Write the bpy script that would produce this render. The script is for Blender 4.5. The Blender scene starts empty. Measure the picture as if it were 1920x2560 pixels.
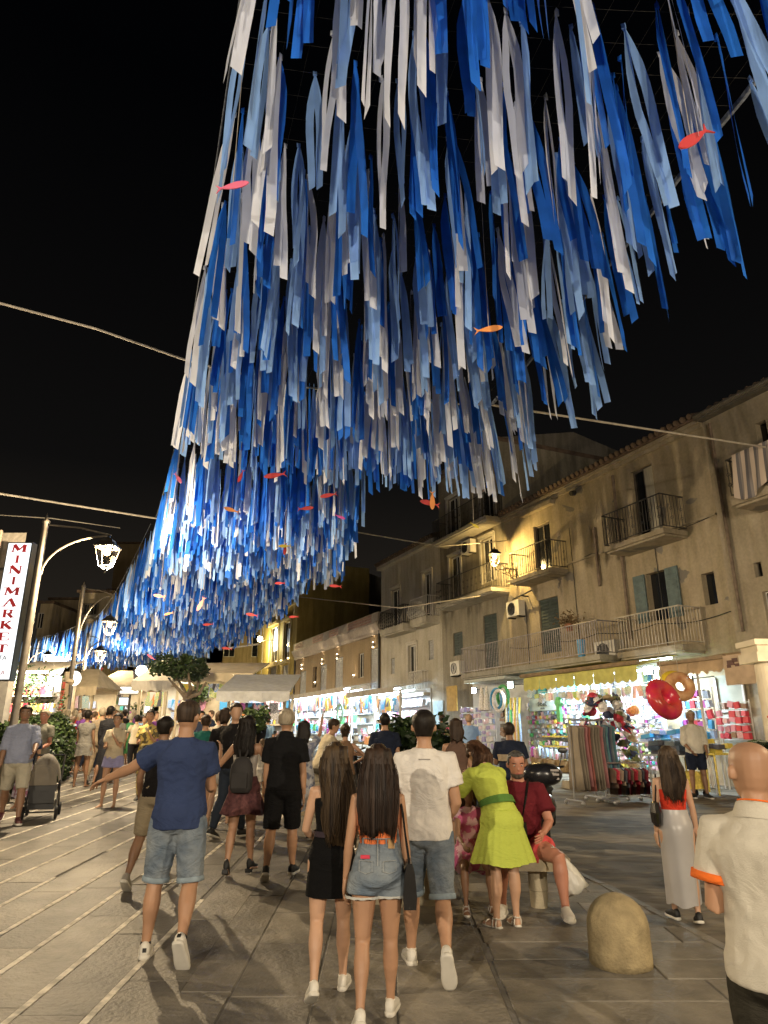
import bpy, bmesh, math, random
from math import sin, cos, pi, radians as R, sqrt, atan2
from mathutils import Vector as V, Matrix, noise as mnoise

SC = bpy.context.scene
COL = SC.collection
rnd = random.Random(7)

# ------------------------------------------------------------------ camera
CAMZ = 1.8; SLOPE = 0.0307; FPX = 1700.0; PITCH = R(18)
cam_d = bpy.data.cameras.new('camera'); cam = bpy.data.objects.new('camera', cam_d); COL.objects.link(cam)
cam_d.sensor_fit = 'VERTICAL'; cam_d.sensor_height = 36.0; cam_d.lens = 36.0*FPX/2560.0
cam_d.clip_start = 0.05; cam_d.clip_end = 600
cam.location = (0, 0, CAMZ); cam.rotation_euler = (R(90)+PITCH, 0, 0)
SC.camera = cam
# ------------------------------------------------------------------ world: night sky with a little town glow near the roofs
wd = bpy.data.worlds.new('World'); SC.world = wd; wd.use_nodes = True
nt = wd.node_tree; nt.nodes.clear()
wo = nt.nodes.new('ShaderNodeOutputWorld'); bg = nt.nodes.new('ShaderNodeBackground'); nt.links.new(bg.outputs[0], wo.inputs[0])
tc = nt.nodes.new('ShaderNodeTexCoord'); sx = nt.nodes.new('ShaderNodeSeparateXYZ'); cr = nt.nodes.new('ShaderNodeValToRGB')
nt.links.new(tc.outputs['Generated'], sx.inputs[0]); nt.links.new(sx.outputs['Z'], cr.inputs[0]); nt.links.new(cr.outputs[0], bg.inputs[0])
e = cr.color_ramp.elements
e[0].position = 0.0; e[0].color = (0.026, 0.021, 0.0155, 1)
e[1].position = 0.75; e[1].color = (0.0006, 0.0007, 0.001, 1)
m_ = e.new(0.35); m_.color = (0.0045, 0.0042, 0.004, 1)
bg.inputs[1].default_value = 1.0
SC.view_settings.view_transform = 'Standard'
try: SC.view_settings.look = 'None'
except Exception: pass
SC.view_settings.exposure = 0.0; SC.view_settings.gamma = 1.0
SC.view_settings.use_curve_mapping = False
SC.cycles.use_light_tree = True
SC.cycles.max_bounces = 6; SC.cycles.transparent_max_bounces = 16
SC.cycles.sample_clamp_indirect = 3.0; SC.cycles.caustics_reflective = False; SC.cycles.caustics_refractive = False

# ------------------------------------------------------------------ measuring helpers
def ray(px, py):
    v = (1280-py)/FPX; c, s = cos(PITCH), sin(PITCH)
    return V(((px-960)/FPX, c-v*s, s+v*c))
def gz(y): return SLOPE*y
def G(px, py):
    d = ray(px, py); t = CAMZ/(SLOPE*d.y-d.z); return V((d.x*t, d.y*t, CAMZ+d.z*t))
def AT(px, py, Y):
    d = ray(px, py)*(Y/ray(px, py).y); return V((d.x, d.y, CAMZ+d.z))
WP = V((7.0, 21.5, 0)); WD = V((-0.404, 0.915, 0)).normalized(); WN = V((-0.915, -0.404, 0)).normalized()   # street front on the right: along, out to the street
def W(u, w, z): return WP+WD*u+WN*w+V((0, 0, z))
def FW(px, py, w=0.0):
    d = ray(px, py); P = WP+WN*w; n = WN
    t = (P.x*n.x+P.y*n.y)/(d.x*n.x+d.y*n.y)
    q = V((d.x*t, d.y*t, CAMZ+d.z*t)); return ((q-P).x*WD.x+(q-P).y*WD.y, q.z)

# ------------------------------------------------------------------ object helpers
def tag(o, label=None, cat=None, group=None, kind=None):
    if label: o['label'] = label
    if cat: o['category'] = cat
    if group: o['group'] = group
    if kind: o['kind'] = kind
    return o
def empty(name, loc, rz=0.0, label=None, cat=None, group=None, kind=None):
    o = bpy.data.objects.new(name, None); COL.objects.link(o); o.location = loc; o.rotation_euler = (0, 0, rz)
    o.empty_display_size = 0.1
    return tag(o, label, cat, group, kind)
def kids(o): return [c for c in COL.objects if c.parent == o]
class MB:
    def __init__(s): s.v = []; s.f = []; s.m = []; s.mi = 0
    def add(s, vs, fs):
        b = len(s.v); s.v.extend([tuple(x) for x in vs]); s.f.extend([tuple(b+i for i in f) for f in fs]); s.m.extend([s.mi]*len(fs)); return s
    def quad(s, a, b, c, d): return s.add([a, b, c, d], [(0, 1, 2, 3)])
    def hexa(s, p): return s.add(p, [(0, 3, 2, 1), (4, 5, 6, 7), (0, 1, 5, 4), (1, 2, 6, 5), (2, 3, 7, 6), (3, 0, 4, 7)])
    def box(s, c, h, X=V((1, 0, 0)), Y=V((0, 1, 0)), Z=V((0, 0, 1)), taper=1.0):
        c = V(c); p = []
        for z, k in ((-1, 1), (1, taper)):
            for x, y in ((-1, -1), (1, -1), (1, 1), (-1, 1)): p.append(c+X*(x*h[0]*k)+Y*(y*h[1]*k)+Z*(z*h[2]))
        return s.hexa(p)
    def wbox(s, u0, u1, w0, w1, z0, z1):
        c = W((u0+u1)/2, (w0+w1)/2, (z0+z1)/2)
        return s.box(c, (abs(u1-u0)/2, abs(w1-w0)/2, abs(z1-z0)/2), WD, WN)
    def loft(s, rings, cap=True, closed=True):
        n = len(rings[0]); b = len(s.v)
        for r in rings: s.v.extend([tuple(x) for x in r])
        for i in range(len(rings)-1):
            for j in range(n if closed else n-1):
                k = (j+1) % n; s.f.append((b+i*n+j, b+i*n+k, b+(i+1)*n+k, b+(i+1)*n+j)); s.m.append(s.mi)
        if cap and closed:
            s.f.append(tuple(b+j for j in range(n))[::-1]); s.m.append(s.mi)
            s.f.append(tuple(b+(len(rings)-1)*n+j for j in range(n))); s.m.append(s.mi)
        return s
    def tube(s, pts, r, n=8, hint=V((0, 0, 1)), cap=True, ry=None):
        pts = [V(p) for p in pts]; rings = []
        for i, p in enumerate(pts):
            t = (pts[min(i+1, len(pts)-1)]-pts[max(i-1, 0)]).normalized()
            h = hint if abs(t.dot(hint)) < 0.95 else V((1, 0, 0)) if abs(t.x) < .9 else V((0, 1, 0))
            ax = t.cross(h).normalized(); ay = ax.cross(t).normalized()
            rr = r[i] if isinstance(r, (list, tuple)) else r
            if isinstance(rr, tuple): r1, r2 = rr
            else: r1 = rr; r2 = rr if ry is None else ry
            rings.append([p+ax*(cos(2*pi*k/n)*r1)+ay*(sin(2*pi*k/n)*r2) for k in range(n)])
        return s.loft(rings, cap)
    def lathe(s, c, prof, n=16, sx=1, sy=1):
        c = V(c); return s.loft([[c+V((cos(2*pi*k/n)*r*sx, sin(2*pi*k/n)*r*sy, z)) for k in range(n)] for r, z in prof])
    def ball(s, c, r, n=10, m=7):
        c = V(c); r = V((r, r, r)) if not hasattr(r, '__len__') else V(r)
        rings = []
        for i in range(1, m):
            a = pi*i/m-pi/2
            rings.append([c+V((cos(a)*cos(2*pi*k/n)*r.x, cos(a)*sin(2*pi*k/n)*r.y, sin(a)*r.z)) for k in range(n)])
        return s.loft(rings)
    def torus(s, c, A, B, R1, r1, n=28, m=12):
        c = V(c); A = V(A); B = V(B); C_ = A.cross(B); rings = []
        for i in range(n+1):
            a = 2*pi*i/n; d = A*cos(a)+B*sin(a)
            rings.append([c+d*(R1+r1*cos(2*pi*k/m))+C_*(r1*sin(2*pi*k/m)) for k in range(m)])
        return s.loft(rings, cap=False)
    def mesh(s, name, mats, off=V((0, 0, 0)), smooth=False):
        me = bpy.data.meshes.new(name)
        me.from_pydata([(x-off[0], y-off[1], z-off[2]) for x, y, z in s.v], [], s.f)
        if not isinstance(mats, (list, tuple)): mats = [mats]
        for m in mats: me.materials.append(m)
        if len(mats) > 1: me.polygons.foreach_set('material_index', s.m)
        if smooth: me.polygons.foreach_set('use_smooth', [True]*len(s.f))
        me.validate(); me.update(); return me
    def build(s, name, mats, parent=None, smooth=False, label=None, cat=None, group=None, kind=None, loc=None):
        if not s.v: return None
        if parent is not None: off = ORG.get(parent.name, V((0, 0, 0)))
        else:
            if loc is None: loc = V((sum(p[0] for p in s.v)/len(s.v), sum(p[1] for p in s.v)/len(s.v), min(p[2] for p in s.v)))
            off = V(loc)
        o = bpy.data.objects.new(name, s.mesh(name, mats, off, smooth)); COL.objects.link(o)
        if parent is not None: o.parent = parent
        else: o.location = off
        ORG[o.name] = V(off)
        return tag(o, label, cat, group, kind)
ORG = {}
def thing(name, loc, label, cat, group=None, rz=0.0):
    o = empty(name, loc, rz, label, cat, group); ORG[o.name] = V(loc); return o
def localthing(name, loc, label, cat, group=None, rz=0.0):      # parts given in the thing's own frame
    o = empty(name, loc, rz, label, cat, group); ORG[o.name] = V((0, 0, 0)); return o
def copy_tree(o, parent=None):
    c = o.copy(); COL.objects.link(c)
    if parent is not None: c.parent = parent
    for ch in o.children: copy_tree(ch, c)
    return c

# ------------------------------------------------------------------ materials
MATS = {}
def M(name, col, rough=0.7, var=0.15, scale=6.0, bump=0.0, bscale=40.0, metal=0.0, emit=None, estr=0.0, spec=0.5, stretch=None, col2=None, detail=5, sheen=0.0, trans=0.0, lo=0.35, hi=0.65, fold=0.0):
    if name in MATS: return MATS[name]
    m = bpy.data.materials.new(name); m.use_nodes = True; n = m.node_tree; b = n.nodes['Principled BSDF']; L = n.links
    b.inputs['Roughness'].default_value = rough; b.inputs['Metallic'].default_value = metal
    b.inputs['Specular IOR Level'].default_value = spec
    tc = n.nodes.new('ShaderNodeTexCoord'); mp = n.nodes.new('ShaderNodeMapping'); L.new(tc.outputs['Object'], mp.inputs[0])
    if stretch: mp.inputs['Scale'].default_value = stretch
    nz = n.nodes.new('ShaderNodeTexNoise'); nz.inputs['Scale'].default_value = scale; nz.inputs['Detail'].default_value = detail
    L.new(mp.outputs[0], nz.inputs[0])
    rp = n.nodes.new('ShaderNodeValToRGB'); L.new(nz.outputs['Fac'], rp.inputs[0])
    rp.color_ramp.elements[0].position = lo; rp.color_ramp.elements[1].position = hi
    c1 = col; c2 = col2 if col2 else tuple(min(1, c*(1+var)) for c in col)
    if not col2: c1 = tuple(c*(1-var) for c in col)
    rp.color_ramp.elements[0].color = (*c1, 1); rp.color_ramp.elements[1].color = (*c2, 1)
    L.new(rp.outputs[0], b.inputs['Base Color'])
    if bump:
        n2 = n.nodes.new('ShaderNodeTexNoise'); n2.inputs['Scale'].default_value = bscale; n2.inputs['Detail'].default_value = 4
        L.new(mp.outputs[0], n2.inputs[0])
        bp = n.nodes.new('ShaderNodeBump'); bp.inputs['Strength'].default_value = bump; bp.inputs['Distance'].default_value = 0.02
        L.new(n2.outputs['Fac'], bp.inputs['Height']); L.new(bp.outputs[0], b.inputs['Normal'])
    if fold:      # drapery wrinkles as relief
        mf = n.nodes.new('ShaderNodeMapping'); mf.inputs['Scale'].default_value = (1, 1, 1.9); mf.inputs['Rotation'].default_value = (0, .35, 0); L.new(tc.outputs['Object'], mf.inputs[0])
        n3 = n.nodes.new('ShaderNodeTexNoise'); n3.inputs['Scale'].default_value = 4.6; n3.inputs['Detail'].default_value = 3; n3.inputs['Distortion'].default_value = 1.4; L.new(mf.outputs[0], n3.inputs[0])
        b3 = n.nodes.new('ShaderNodeBump'); b3.inputs['Strength'].default_value = fold; b3.inputs['Distance'].default_value = .09; L.new(n3.outputs['Fac'], b3.inputs['Height'])
        if bump: L.new(b3.outputs[0], bp.inputs['Normal'])
        else: L.new(b3.outputs[0], b.inputs['Normal'])
    if emit: b.inputs['Emission Color'].default_value = (*emit, 1); b.inputs['Emission Strength'].default_value = estr
    if sheen: b.inputs['Sheen Weight'].default_value = sheen
    if trans:
        t = n.nodes.new('ShaderNodeBsdfTranslucent'); L.new(rp.outputs[0], t.inputs[0]); mx = n.nodes.new('ShaderNodeMixShader')
        mx.inputs[0].default_value = trans; out = n.nodes['Material Output']; L.new(b.outputs[0], mx.inputs[1]); L.new(t.outputs[0], mx.inputs[2]); L.new(mx.outputs[0], out.inputs[0])
    MATS[name] = m; return m
def glassy(name, col=(1, 1, 1), fac=0.15):
    if name in MATS: return MATS[name]
    m = bpy.data.materials.new(name); m.use_nodes = True; n = m.node_tree; n.nodes.clear()
    o = n.nodes.new('ShaderNodeOutputMaterial'); t = n.nodes.new('ShaderNodeBsdfTransparent'); g = n.nodes.new('ShaderNodeBsdfGlossy'); x = n.nodes.new('ShaderNodeMixShader')
    t.inputs[0].default_value = (*col, 1); g.inputs['Roughness'].default_value = 0.05; x.inputs[0].default_value = fac
    n.links.new(t.outputs[0], x.inputs[1]); n.links.new(g.outputs[0], x.inputs[2]); n.links.new(x.outputs[0], o.inputs[0])
    MATS[name] = m; return m
def emitter(name, col, st): return M(name, (0.8, 0.8, 0.8), emit=col, estr=st, var=0.0)

def light(kind, loc, energy, col, size=0.1, rot=None, sizey=None, name='lamp_light', spot=None, parent=None, blend=.5, spread=None):
    d = bpy.data.lights.new(name, kind); d.energy = energy; d.color = col
    if kind == 'AREA':
        d.size = size
        if sizey: d.shape = 'RECTANGLE'; d.size_y = sizey
        if spread: d.spread = R(spread)
    elif kind == 'SPOT': d.spot_size = R(spot); d.spot_blend = blend; d.shadow_soft_size = size
    else: d.shadow_soft_size = size
    o = bpy.data.objects.new(name, d); COL.objects.link(o); o.location = loc
    if rot is not None:
        o.rotation_mode = 'QUATERNION'; o.rotation_quaternion = V(rot).normalized().to_track_quat('-Z', 'Y')
    if parent is not None:
        o.parent = parent; o.location = V(loc)-ORG[parent.name]
    return o
WARM = (1.0, 0.80, 0.53); REAR = (1.0, 0.88, 0.72); COOL = (0.74, 0.90, 1.0); NEUT = (1.0, 0.86, 0.66)

# shared materials
plaster_old = None
def plaster(name, base, dark, patch=None, amt=0.55, scale=0.55):
    m = bpy.data.materials.new(name); m.use_nodes = True; n = m.node_tree; b = n.nodes['Principled BSDF']; L = n.links; b.inputs['Roughness'].default_value = .92
    tc = n.nodes.new('ShaderNodeTexCoord')
    def nz(sc, st=(1, 1, 1), det=8, dist=0.0):
        mp = n.nodes.new('ShaderNodeMapping'); mp.inputs['Scale'].default_value = st; L.new(tc.outputs['Object'], mp.inputs[0])
        q = n.nodes.new('ShaderNodeTexNoise'); q.inputs['Scale'].default_value = sc; q.inputs['Detail'].default_value = det; q.inputs['Distortion'].default_value = dist; L.new(mp.outputs[0], q.inputs[0]); return q
    def ramp(src, a, b_, c0=(0, 0, 0, 1), c1=(1, 1, 1, 1)):
        r = n.nodes.new('ShaderNodeValToRGB'); r.color_ramp.elements[0].position = a; r.color_ramp.elements[1].position = b_; r.color_ramp.elements[0].color = c0; r.color_ramp.elements[1].color = c1; L.new(src, r.inputs[0]); return r
    a = ramp(nz(scale*2.2).outputs[0], .3, .7, (*dark, 1), (*base, 1))
    st = ramp(nz(1.6, (2.2, 2.2, .28), 9, .4).outputs[0], .38, .62, (amt, amt, amt*.93, 1), (1, 1, 1, 1))
    mx = n.nodes.new('ShaderNodeMix'); mx.data_type = 'RGBA'; mx.blend_type = 'MULTIPLY'; mx.inputs['Factor'].default_value = 1
    L.new(a.outputs[0], mx.inputs['A']); L.new(st.outputs[0], mx.inputs['B'])
    fine = ramp(nz(14, det=6).outputs[0], .3, .7, (.86, .86, .86, 1), (1.06, 1.06, 1.06, 1))
    m2 = n.nodes.new('ShaderNodeMix'); m2.data_type = 'RGBA'; m2.blend_type = 'MULTIPLY'; m2.inputs['Factor'].default_value = 1
    L.new(mx.outputs['Result'], m2.inputs['A']); L.new(fine.outputs[0], m2.inputs['B']); out = m2.outputs['Result']
    if patch:
        pm = ramp(nz(.75, det=7, dist=.6).outputs[0], .64, .655)
        m3 = n.nodes.new('ShaderNodeMix'); m3.data_type = 'RGBA'; L.new(pm.outputs[0], m3.inputs['Factor']); L.new(out, m3.inputs['A']); m3.inputs['B'].default_value = (*patch, 1); out = m3.outputs['Result']
    L.new(out, b.inputs['Base Color'])
    bp = n.nodes.new('ShaderNodeBump'); bp.inputs['Strength'].default_value = .5; bp.inputs['Distance'].default_value = .03; L.new(nz(7, det=9).outputs[0], bp.inputs['Height']); L.new(bp.outputs[0], b.inputs['Normal'])
    MATS[name] = m; return m
iron = M('wrought_iron', (0.03, 0.028, 0.026), .5, .3)
dark_glass = M('window_glass', (0.012, 0.013, 0.015), .12, .2, spec=.5)
white_paint = M('white_paint', (0.62, 0.60, 0.56), .6, .12)
stone_grey = M('stone_trim', (0.36, 0.34, 0.31), .85, .15, bump=.3)
chrome = M('steel_tube', (0.5, 0.5, 0.5), .35, .1, metal=.8)
black_plastic = M('black_plastic', (0.012, 0.012, 0.013), .35, .3)
rubber = M('rubber', (0.01, 0.01, 0.01), .8, .3)
cream_metal = M('cream_metal', (0.42, 0.40, 0.35), .5, .1)
# ================================================================== GROUND
def road_line(y):          # x of the joint between pavement and road at depth y
    pts = [(-6, 3.6), (2, 3.05), (5.7, 2.75), (8.4, 2.3), (12, 1.3), (18, -.8), (26, -3.0), (40, -8.5), (70, -22)]
    for (a, xa), (b, xb) in zip(pts, pts[1:]):
        if y <= b: return xa+(xb-xa)*(y-a)/(b-a)
    return -22
ground_m = M('mortar_ground', (0.15, 0.14, 0.125), .9, .25, 3, bump=.4, bscale=60)
mb = MB(); ys = [-30, -6]+[i*2.0 for i in range(-2, 45)]+[120, 400]
for a, b in zip(ys, ys[1:]): mb.quad((-200, a, gz(a)-.009), (250, a, gz(a)-.009), (250, b, gz(b)-.009), (-200, b, gz(b)-.009))
mb.build('ground', ground_m, kind='structure', loc=(0, 0, 0))
# the road: worn patched asphalt with real unevenness
def road_mat():
    m = bpy.data.materials.new('worn_road'); m.use_nodes = True; n = m.node_tree; b = n.nodes['Principled BSDF']; L = n.links; b.inputs['Roughness'].default_value = .85
    tc = n.nodes.new('ShaderNodeTexCoord'); mp = n.nodes.new('ShaderNodeMapping'); mp.inputs['Scale'].default_value = (.6, 1.25, 1); L.new(tc.outputs['Object'], mp.inputs[0])
    a = n.nodes.new('ShaderNodeTexNoise'); a.inputs['Scale'].default_value = 2.6; a.inputs['Detail'].default_value = 9; a.inputs['Distortion'].default_value = .7; L.new(mp.outputs[0], a.inputs[0])
    r = n.nodes.new('ShaderNodeValToRGB'); L.new(a.outputs[0], r.inputs[0]); r.color_ramp.elements[0].position = .35; r.color_ramp.elements[0].color = (.10, .083, .062, 1); r.color_ramp.elements[1].position = .66; r.color_ramp.elements[1].color = (.25, .215, .165, 1)
    L.new(r.outputs[0], b.inputs['Base Color'])
    c = n.nodes.new('ShaderNodeTexNoise'); c.inputs['Scale'].default_value = 5; c.inputs['Detail'].default_value = 10; L.new(mp.outputs[0], c.inputs[0])
    bp = n.nodes.new('ShaderNodeBump'); bp.inputs['Strength'].default_value = .9; bp.inputs['Distance'].default_value = .05; L.new(c.outputs[0], bp.inputs['Height']); L.new(bp.outputs[0], b.inputs['Normal']); return m
mb = MB(); rows = []; yy = -4.0
while yy < 70:
    x0 = road_line(yy); row = []
    for k in range(36):
        x = x0+(k/35.0)**1.2*22
        h = .012*mnoise.noise(V((x*.9, yy*1.2, 0)))+.008*mnoise.noise(V((x*2.4, yy*2.6, 3))) if k else 0
        row.append((x, yy, gz(yy)+.004+h-.005*min(k, 2)))
    rows.append(row); yy += .14 if yy < 16 else .8
mb.loft(rows, cap=False, closed=False)
mb.build('road', road_mat(), kind='structure', smooth=True, loc=(0, 0, 0))

# paving: long slabs; the 300 largest in view are single stones, the rest one joined part
stone_ms = [M('slab_%s' % n, c, .64, .38, 2.6, bump=.6, bscale=26, spec=.35, detail=10, lo=.3, hi=.7) for n, c in (('a', (.19, .172, .142)), ('b', (.162, .147, .122)), ('c', (.215, .194, .160)), ('d', (.142, .130, .110)))]
pale_joint = M('pale_joint', (.60, .55, .46), .8, .3, 9, lo=.4, hi=.6, bump=.3)
pave = thing('pavement', (0, 0, 0), None, None); pave['kind'] = 'structure'
rest = MB(); slabs = []
rr = random.Random(3)
def slab(x0, x1, y0, y1, mb=None):
    xc = (x0+x1)/2
    if x1 > road_line((y0+y1)/2)-.02:
        x1 = road_line((y0+y1)/2)-.02
        if x1-x0 < .12: return
    slabs.append((x0, x1, y0, y1))
# left: courses running away with wide pale joints
x = -22.0; k = 0
while x < -1.62:
    y = -3.0-rr.random()*1.2
    while y < 46:
        l = 1.1+rr.random()*.9
        if y > 30: l *= 3
        slab(x+.018, x+.438, y, y+l-.008); y += l
    x += .47; k += 1
# middle: courses running away with tight dark joints
x = -1.58
while x < .70:
    w = .50+rr.random()*.1
    if x+w > .62: w = .785-x
    y = -3-rr.random()
    while y < 40:
        l = .85+rr.random()*.7
        slab(x, x+w-.012, y, y+l-.012); y += l
    x += w
# right: courses running across
y = -3.0
while y < 24:
    h = .36+rr.random()*.06; x = .80+rr.random()*.05
    while x < 4:
        l = .9+rr.random()*.8
        slab(x, min(x+l, 4)-.012, y, y+h-.012); x += l
    y += h
xl = -1.58
def seen(s):
    x0, x1, y0, y1 = s
    if y1 < 3.0: return 0
    yc = max((y0+y1)/2, 2.5); return (x1-x0)*(y1-y0)/yc**3 if abs((x0+x1)/2) < yc*.62+.3 else 0
slabs.sort(key=lambda s: -seen(s))
def slab_geo(mb, s, top):
    x0, x1, y0, y1 = s; b = .006
    tz = lambda y, d: gz(y)+top-d
    p = [(x0, y0, gz(y0)-.03), (x1, y0, gz(y0)-.03), (x1, y1, gz(y1)-.03), (x0, y1, gz(y1)-.03),
         (x0, y0, tz(y0, b)), (x1, y0, tz(y0, b)), (x1, y1, tz(y1, b)), (x0, y1, tz(y1, b)),
         (x0+b, y0+b, tz(y0, 0)), (x1-b, y0+b, tz(y0, 0)), (x1-b, y1-b, tz(y1, 0)), (x0+b, y1-b, tz(y1, 0))]
    mb.add(p, [(0, 1, 5, 4), (1, 2, 6, 5), (2, 3, 7, 6), (3, 0, 4, 7), (4, 5, 9, 8), (5, 6, 10, 9), (6, 7, 11, 10), (7, 4, 8, 11), (8, 9, 10, 11)])
for i, s in enumerate(slabs):
    top = rr.uniform(-.0025, .0025)
    if i < 300:
        q = MB(); slab_geo(q, s, top); o = q.build('paving_stone', stone_ms[rr.randrange(4)], pave)
    else:
        rest.mi = rr.randrange(4); slab_geo(rest, s, top)
rest.build('paving_stones', stone_ms, pave, kind='stuff')
mb = MB()
x = -22.0
while x < -1.62:
    y = -3.0
    while y < 46:          # joint filling, broken here and there
        l = .5+rr.random()*2.2
        zt = .0045-.002*rr.random()
        if rr.random() > .13: mb.hexa([(x-.032, y, gz(y)-.02), (x+.018, y, gz(y)-.02), (x+.018, y+l, gz(y+l)-.02), (x-.032, y+l, gz(y+l)-.02), (x-.031, y, gz(y)+zt), (x+.017, y, gz(y)+zt), (x+.017, y+l, gz(y+l)+zt), (x-.031, y+l, gz(y+l)+zt)])
        y += l
    x += .47
mb.build('joint_filling', pale_joint, pave, kind='stuff')
# edging strip of narrow pale stones between pavement and road
mb = MB(); y = 1.0
while y < 24:
    l = .9; x0, x1 = road_line(y)-.02, road_line(y+l)-.02
    q = MB(); q.hexa([(x0, y, gz(y)-.02), (x0+.09, y, gz(y)-.02), (x1+.09, y+l-.01, gz(y+l)-.02), (x1, y+l-.01, gz(y+l)-.02), (x0, y, gz(y)+.012), (x0+.09, y, gz(y)+.004), (x1+.09, y+l-.01, gz(y+l)+.004), (x1, y+l-.01, gz(y+l)+.004)])
    q.build('edging_stone', stone_ms[0], pave); y += l

# ================================================================== BUILDINGS ON THE RIGHT
old_pl = plaster('old_plaster', (.40, .335, .235), (.32, .265, .185), (.165, .15, .13), .80)
old_pl2 = plaster('old_plaster_pale', (.39, .335, .25), (.30, .255, .19), (.18, .165, .14), .80)
grey_pl = plaster('grey_plaster', (.40, .375, .32), (.33, .31, .265), None, .82)
grey_pl2 = plaster('light_grey_plaster', (.52, .48, .41), (.44, .405, .34), None, .84)
brown_pl = plaster('brown_plaster', (.36, .27, .17), (.31, .235, .15), None, .88)
yel_pl = plaster('yellow_plaster', (.52, .40, .13), (.42, .32, .10), None, .8)
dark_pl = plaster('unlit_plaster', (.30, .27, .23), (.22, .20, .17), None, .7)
tile_m = M('roof_tile', (.13, .09, .065), .85, .35, 3, bump=.4)
shut_green = M('green_shutter', (.035, .052, .048), .6, .2)
shut_blue = M('blue_shutter', (.085, .125, .13), .6, .2)
shut_grey = M('grey_shutter', (.34, .34, .34), .6, .12)
curtain = M('curtain_cloth', (.45, .42, .34), .8, .15, stretch=(9, 9, .5))
ac_m = M('ac_casing', (.60, .58, .52), .5, .08)

def wall_holes(mb, u0, u1, z0, z1, holes, depth=.2, w=0.0, Wf=W):
    us = sorted(set([u0, u1]+[h[i] for h in holes for i in (0, 1)])); zs = sorted(set([z0, z1]+[h[i] for h in holes for i in (2, 3)]))
    us = [a for a in us if u0 <= a <= u1]; zs = [a for a in zs if z0 <= a <= z1]
    for a, b in zip(us, us[1:]):
        for c, d in zip(zs, zs[1:]):
            uc, zc = (a+b)/2, (c+d)/2
            if any(h[0] < uc < h[1] and h[2] < zc < h[3] for h in holes): continue
            mb.quad(Wf(a, w, c), Wf(a, w, d), Wf(b, w, d), Wf(b, w, c))
    for h in holes:
        a, b, c, d = h; q = w-depth
        mb.quad(Wf(a, w, c), Wf(b, w, c), Wf(b, q, c), Wf(a, q, c)); mb.quad(Wf(a, w, d), Wf(a, q, d), Wf(b, q, d), Wf(b, w, d))
        mb.quad(Wf(a, w, c), Wf(a, q, c), Wf(a, q, d), Wf(a, w, d)); mb.quad(Wf(b, w, c), Wf(b, w, d), Wf(b, q, d), Wf(b, q, c))
def wb(mb, Wf, u0, u1, w0, w1, z0, z1):
    p = [Wf(u, w, z) for z in (z0, z1) for u, w in ((u0, w0), (u1, w0), (u1, w1), (u0, w1))]
    mb.hexa(p)
def opening(root, h, style, Wf=W, w=0.0, frame_m=None):
    a, b, c, d = h; wd = b-a; frame_m = frame_m or white_paint
    f = MB(); q = w-.13; t = min(.06, wd*.12)
    g = MB()
    if style in ('window', 'door', 'framed', 'curtain'):
        wb(f, Wf, a+.003, a+t, q-.03, q+.03, c+.003, d-.003); wb(f, Wf, b-t, b-.003, q-.03, q+.03, c+.003, d-.003); wb(f, Wf, a+t, b-t, q-.03, q+.03, d-t, d-.003); wb(f, Wf, a+t, b-t, q-.03, q+.03, c+.003, c+t)
        wb(f, Wf, (a+b)/2-t/2, (a+b)/2+t/2, q-.028, q+.032, c+t, d-t)
        fr = f.build('window' if style != 'door' else 'balcony_door', frame_m, root)
        for e0, e1 in ((a+t, (a+b)/2-t/2), ((a+b)/2+t/2, b-t)):
            g = MB(); wb(g, Wf, e0, e1, q-.012, q+.002, c+t, d-t); g.build('pane', dark_glass, fr)
        if style == 'framed':
            s = MB(); e = .15
            wb(s, Wf, a-e, a-.002, w+.003, w+.05, c, d+e); wb(s, Wf, b+.002, b+e, w+.003, w+.05, c, d+e); wb(s, Wf, a-.002, b+.002, w+.003, w+.05, d+.002, d+e)
            wb(s, Wf, a-e, b+e, w+.051, w+.10, d+e-.05, d+e+.02)
            s.build('surround', M('white_surround', (.50, .47, .41), .8, .1), root)
        if style == 'curtain':
            s = MB(); wb(s, Wf, a+t, a+wd*.45, q+.04, q+.07, c+.05, d-.05); s.build('curtain', curtain, fr)
    elif style in ('shut', 'shutblue', 'shutgrey'):
        m = {'shut': shut_green, 'shutblue': shut_blue, 'shutgrey': shut_grey}[style]
        for e0, e1 in ((a+.01, (a+b)/2-.006), ((a+b)/2+.006, b-.01)):
            s = MB(); wb(s, Wf, e0, e1, w-.10, w-.06, c+.01, d-.01); n = int((d-c)/.12)
            for i in range(n):
                z = c+.06+i*(d-c-.1)/n; p = [Wf(e0+.05, w-.058, z), Wf(e1-.05, w-.058, z), Wf(e1-.05, w-.035, z+.015), Wf(e0+.05, w-.035, z+.015), Wf(e0+.05, w-.058, z+.07), Wf(e1-.05, w-.058, z+.07), Wf(e1-.05, w-.05, z+.07), Wf(e0+.05, w-.05, z+.07)]; s.hexa(p)
            s.build('shutter', m, root)
    elif style == 'openshut':
        wb(g, Wf, a, b, w-.2, w-.19, c, d); g.build('pane', dark_glass, root)
        for e0, e1 in ((a-wd*.62, a-.02), (b+.02, b+wd*.62)):
            s = MB(); wb(s, Wf, e0, e1, w+.03, w+.07, c, d)
            for i in range(int((d-c)/.14)): wb(s, Wf, e0+.05, e1-.05, w+.071, w+.082, c+.06+i*.14, c+.13+i*.14)
            s.build('shutter', shut_blue, root)
    elif style == 'void':
        wb(g, Wf, a, b, w-.2, w-.19, c, d); g.build('pane', dark_glass, root)
def sill(root, h, Wf=W, m=None):
    s = MB(); wb(s, Wf, h[0]-.06, h[1]+.06, .003, .12, h[2]-.09, h[2]-.003); s.build('sill', m or stone_grey, root)
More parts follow.
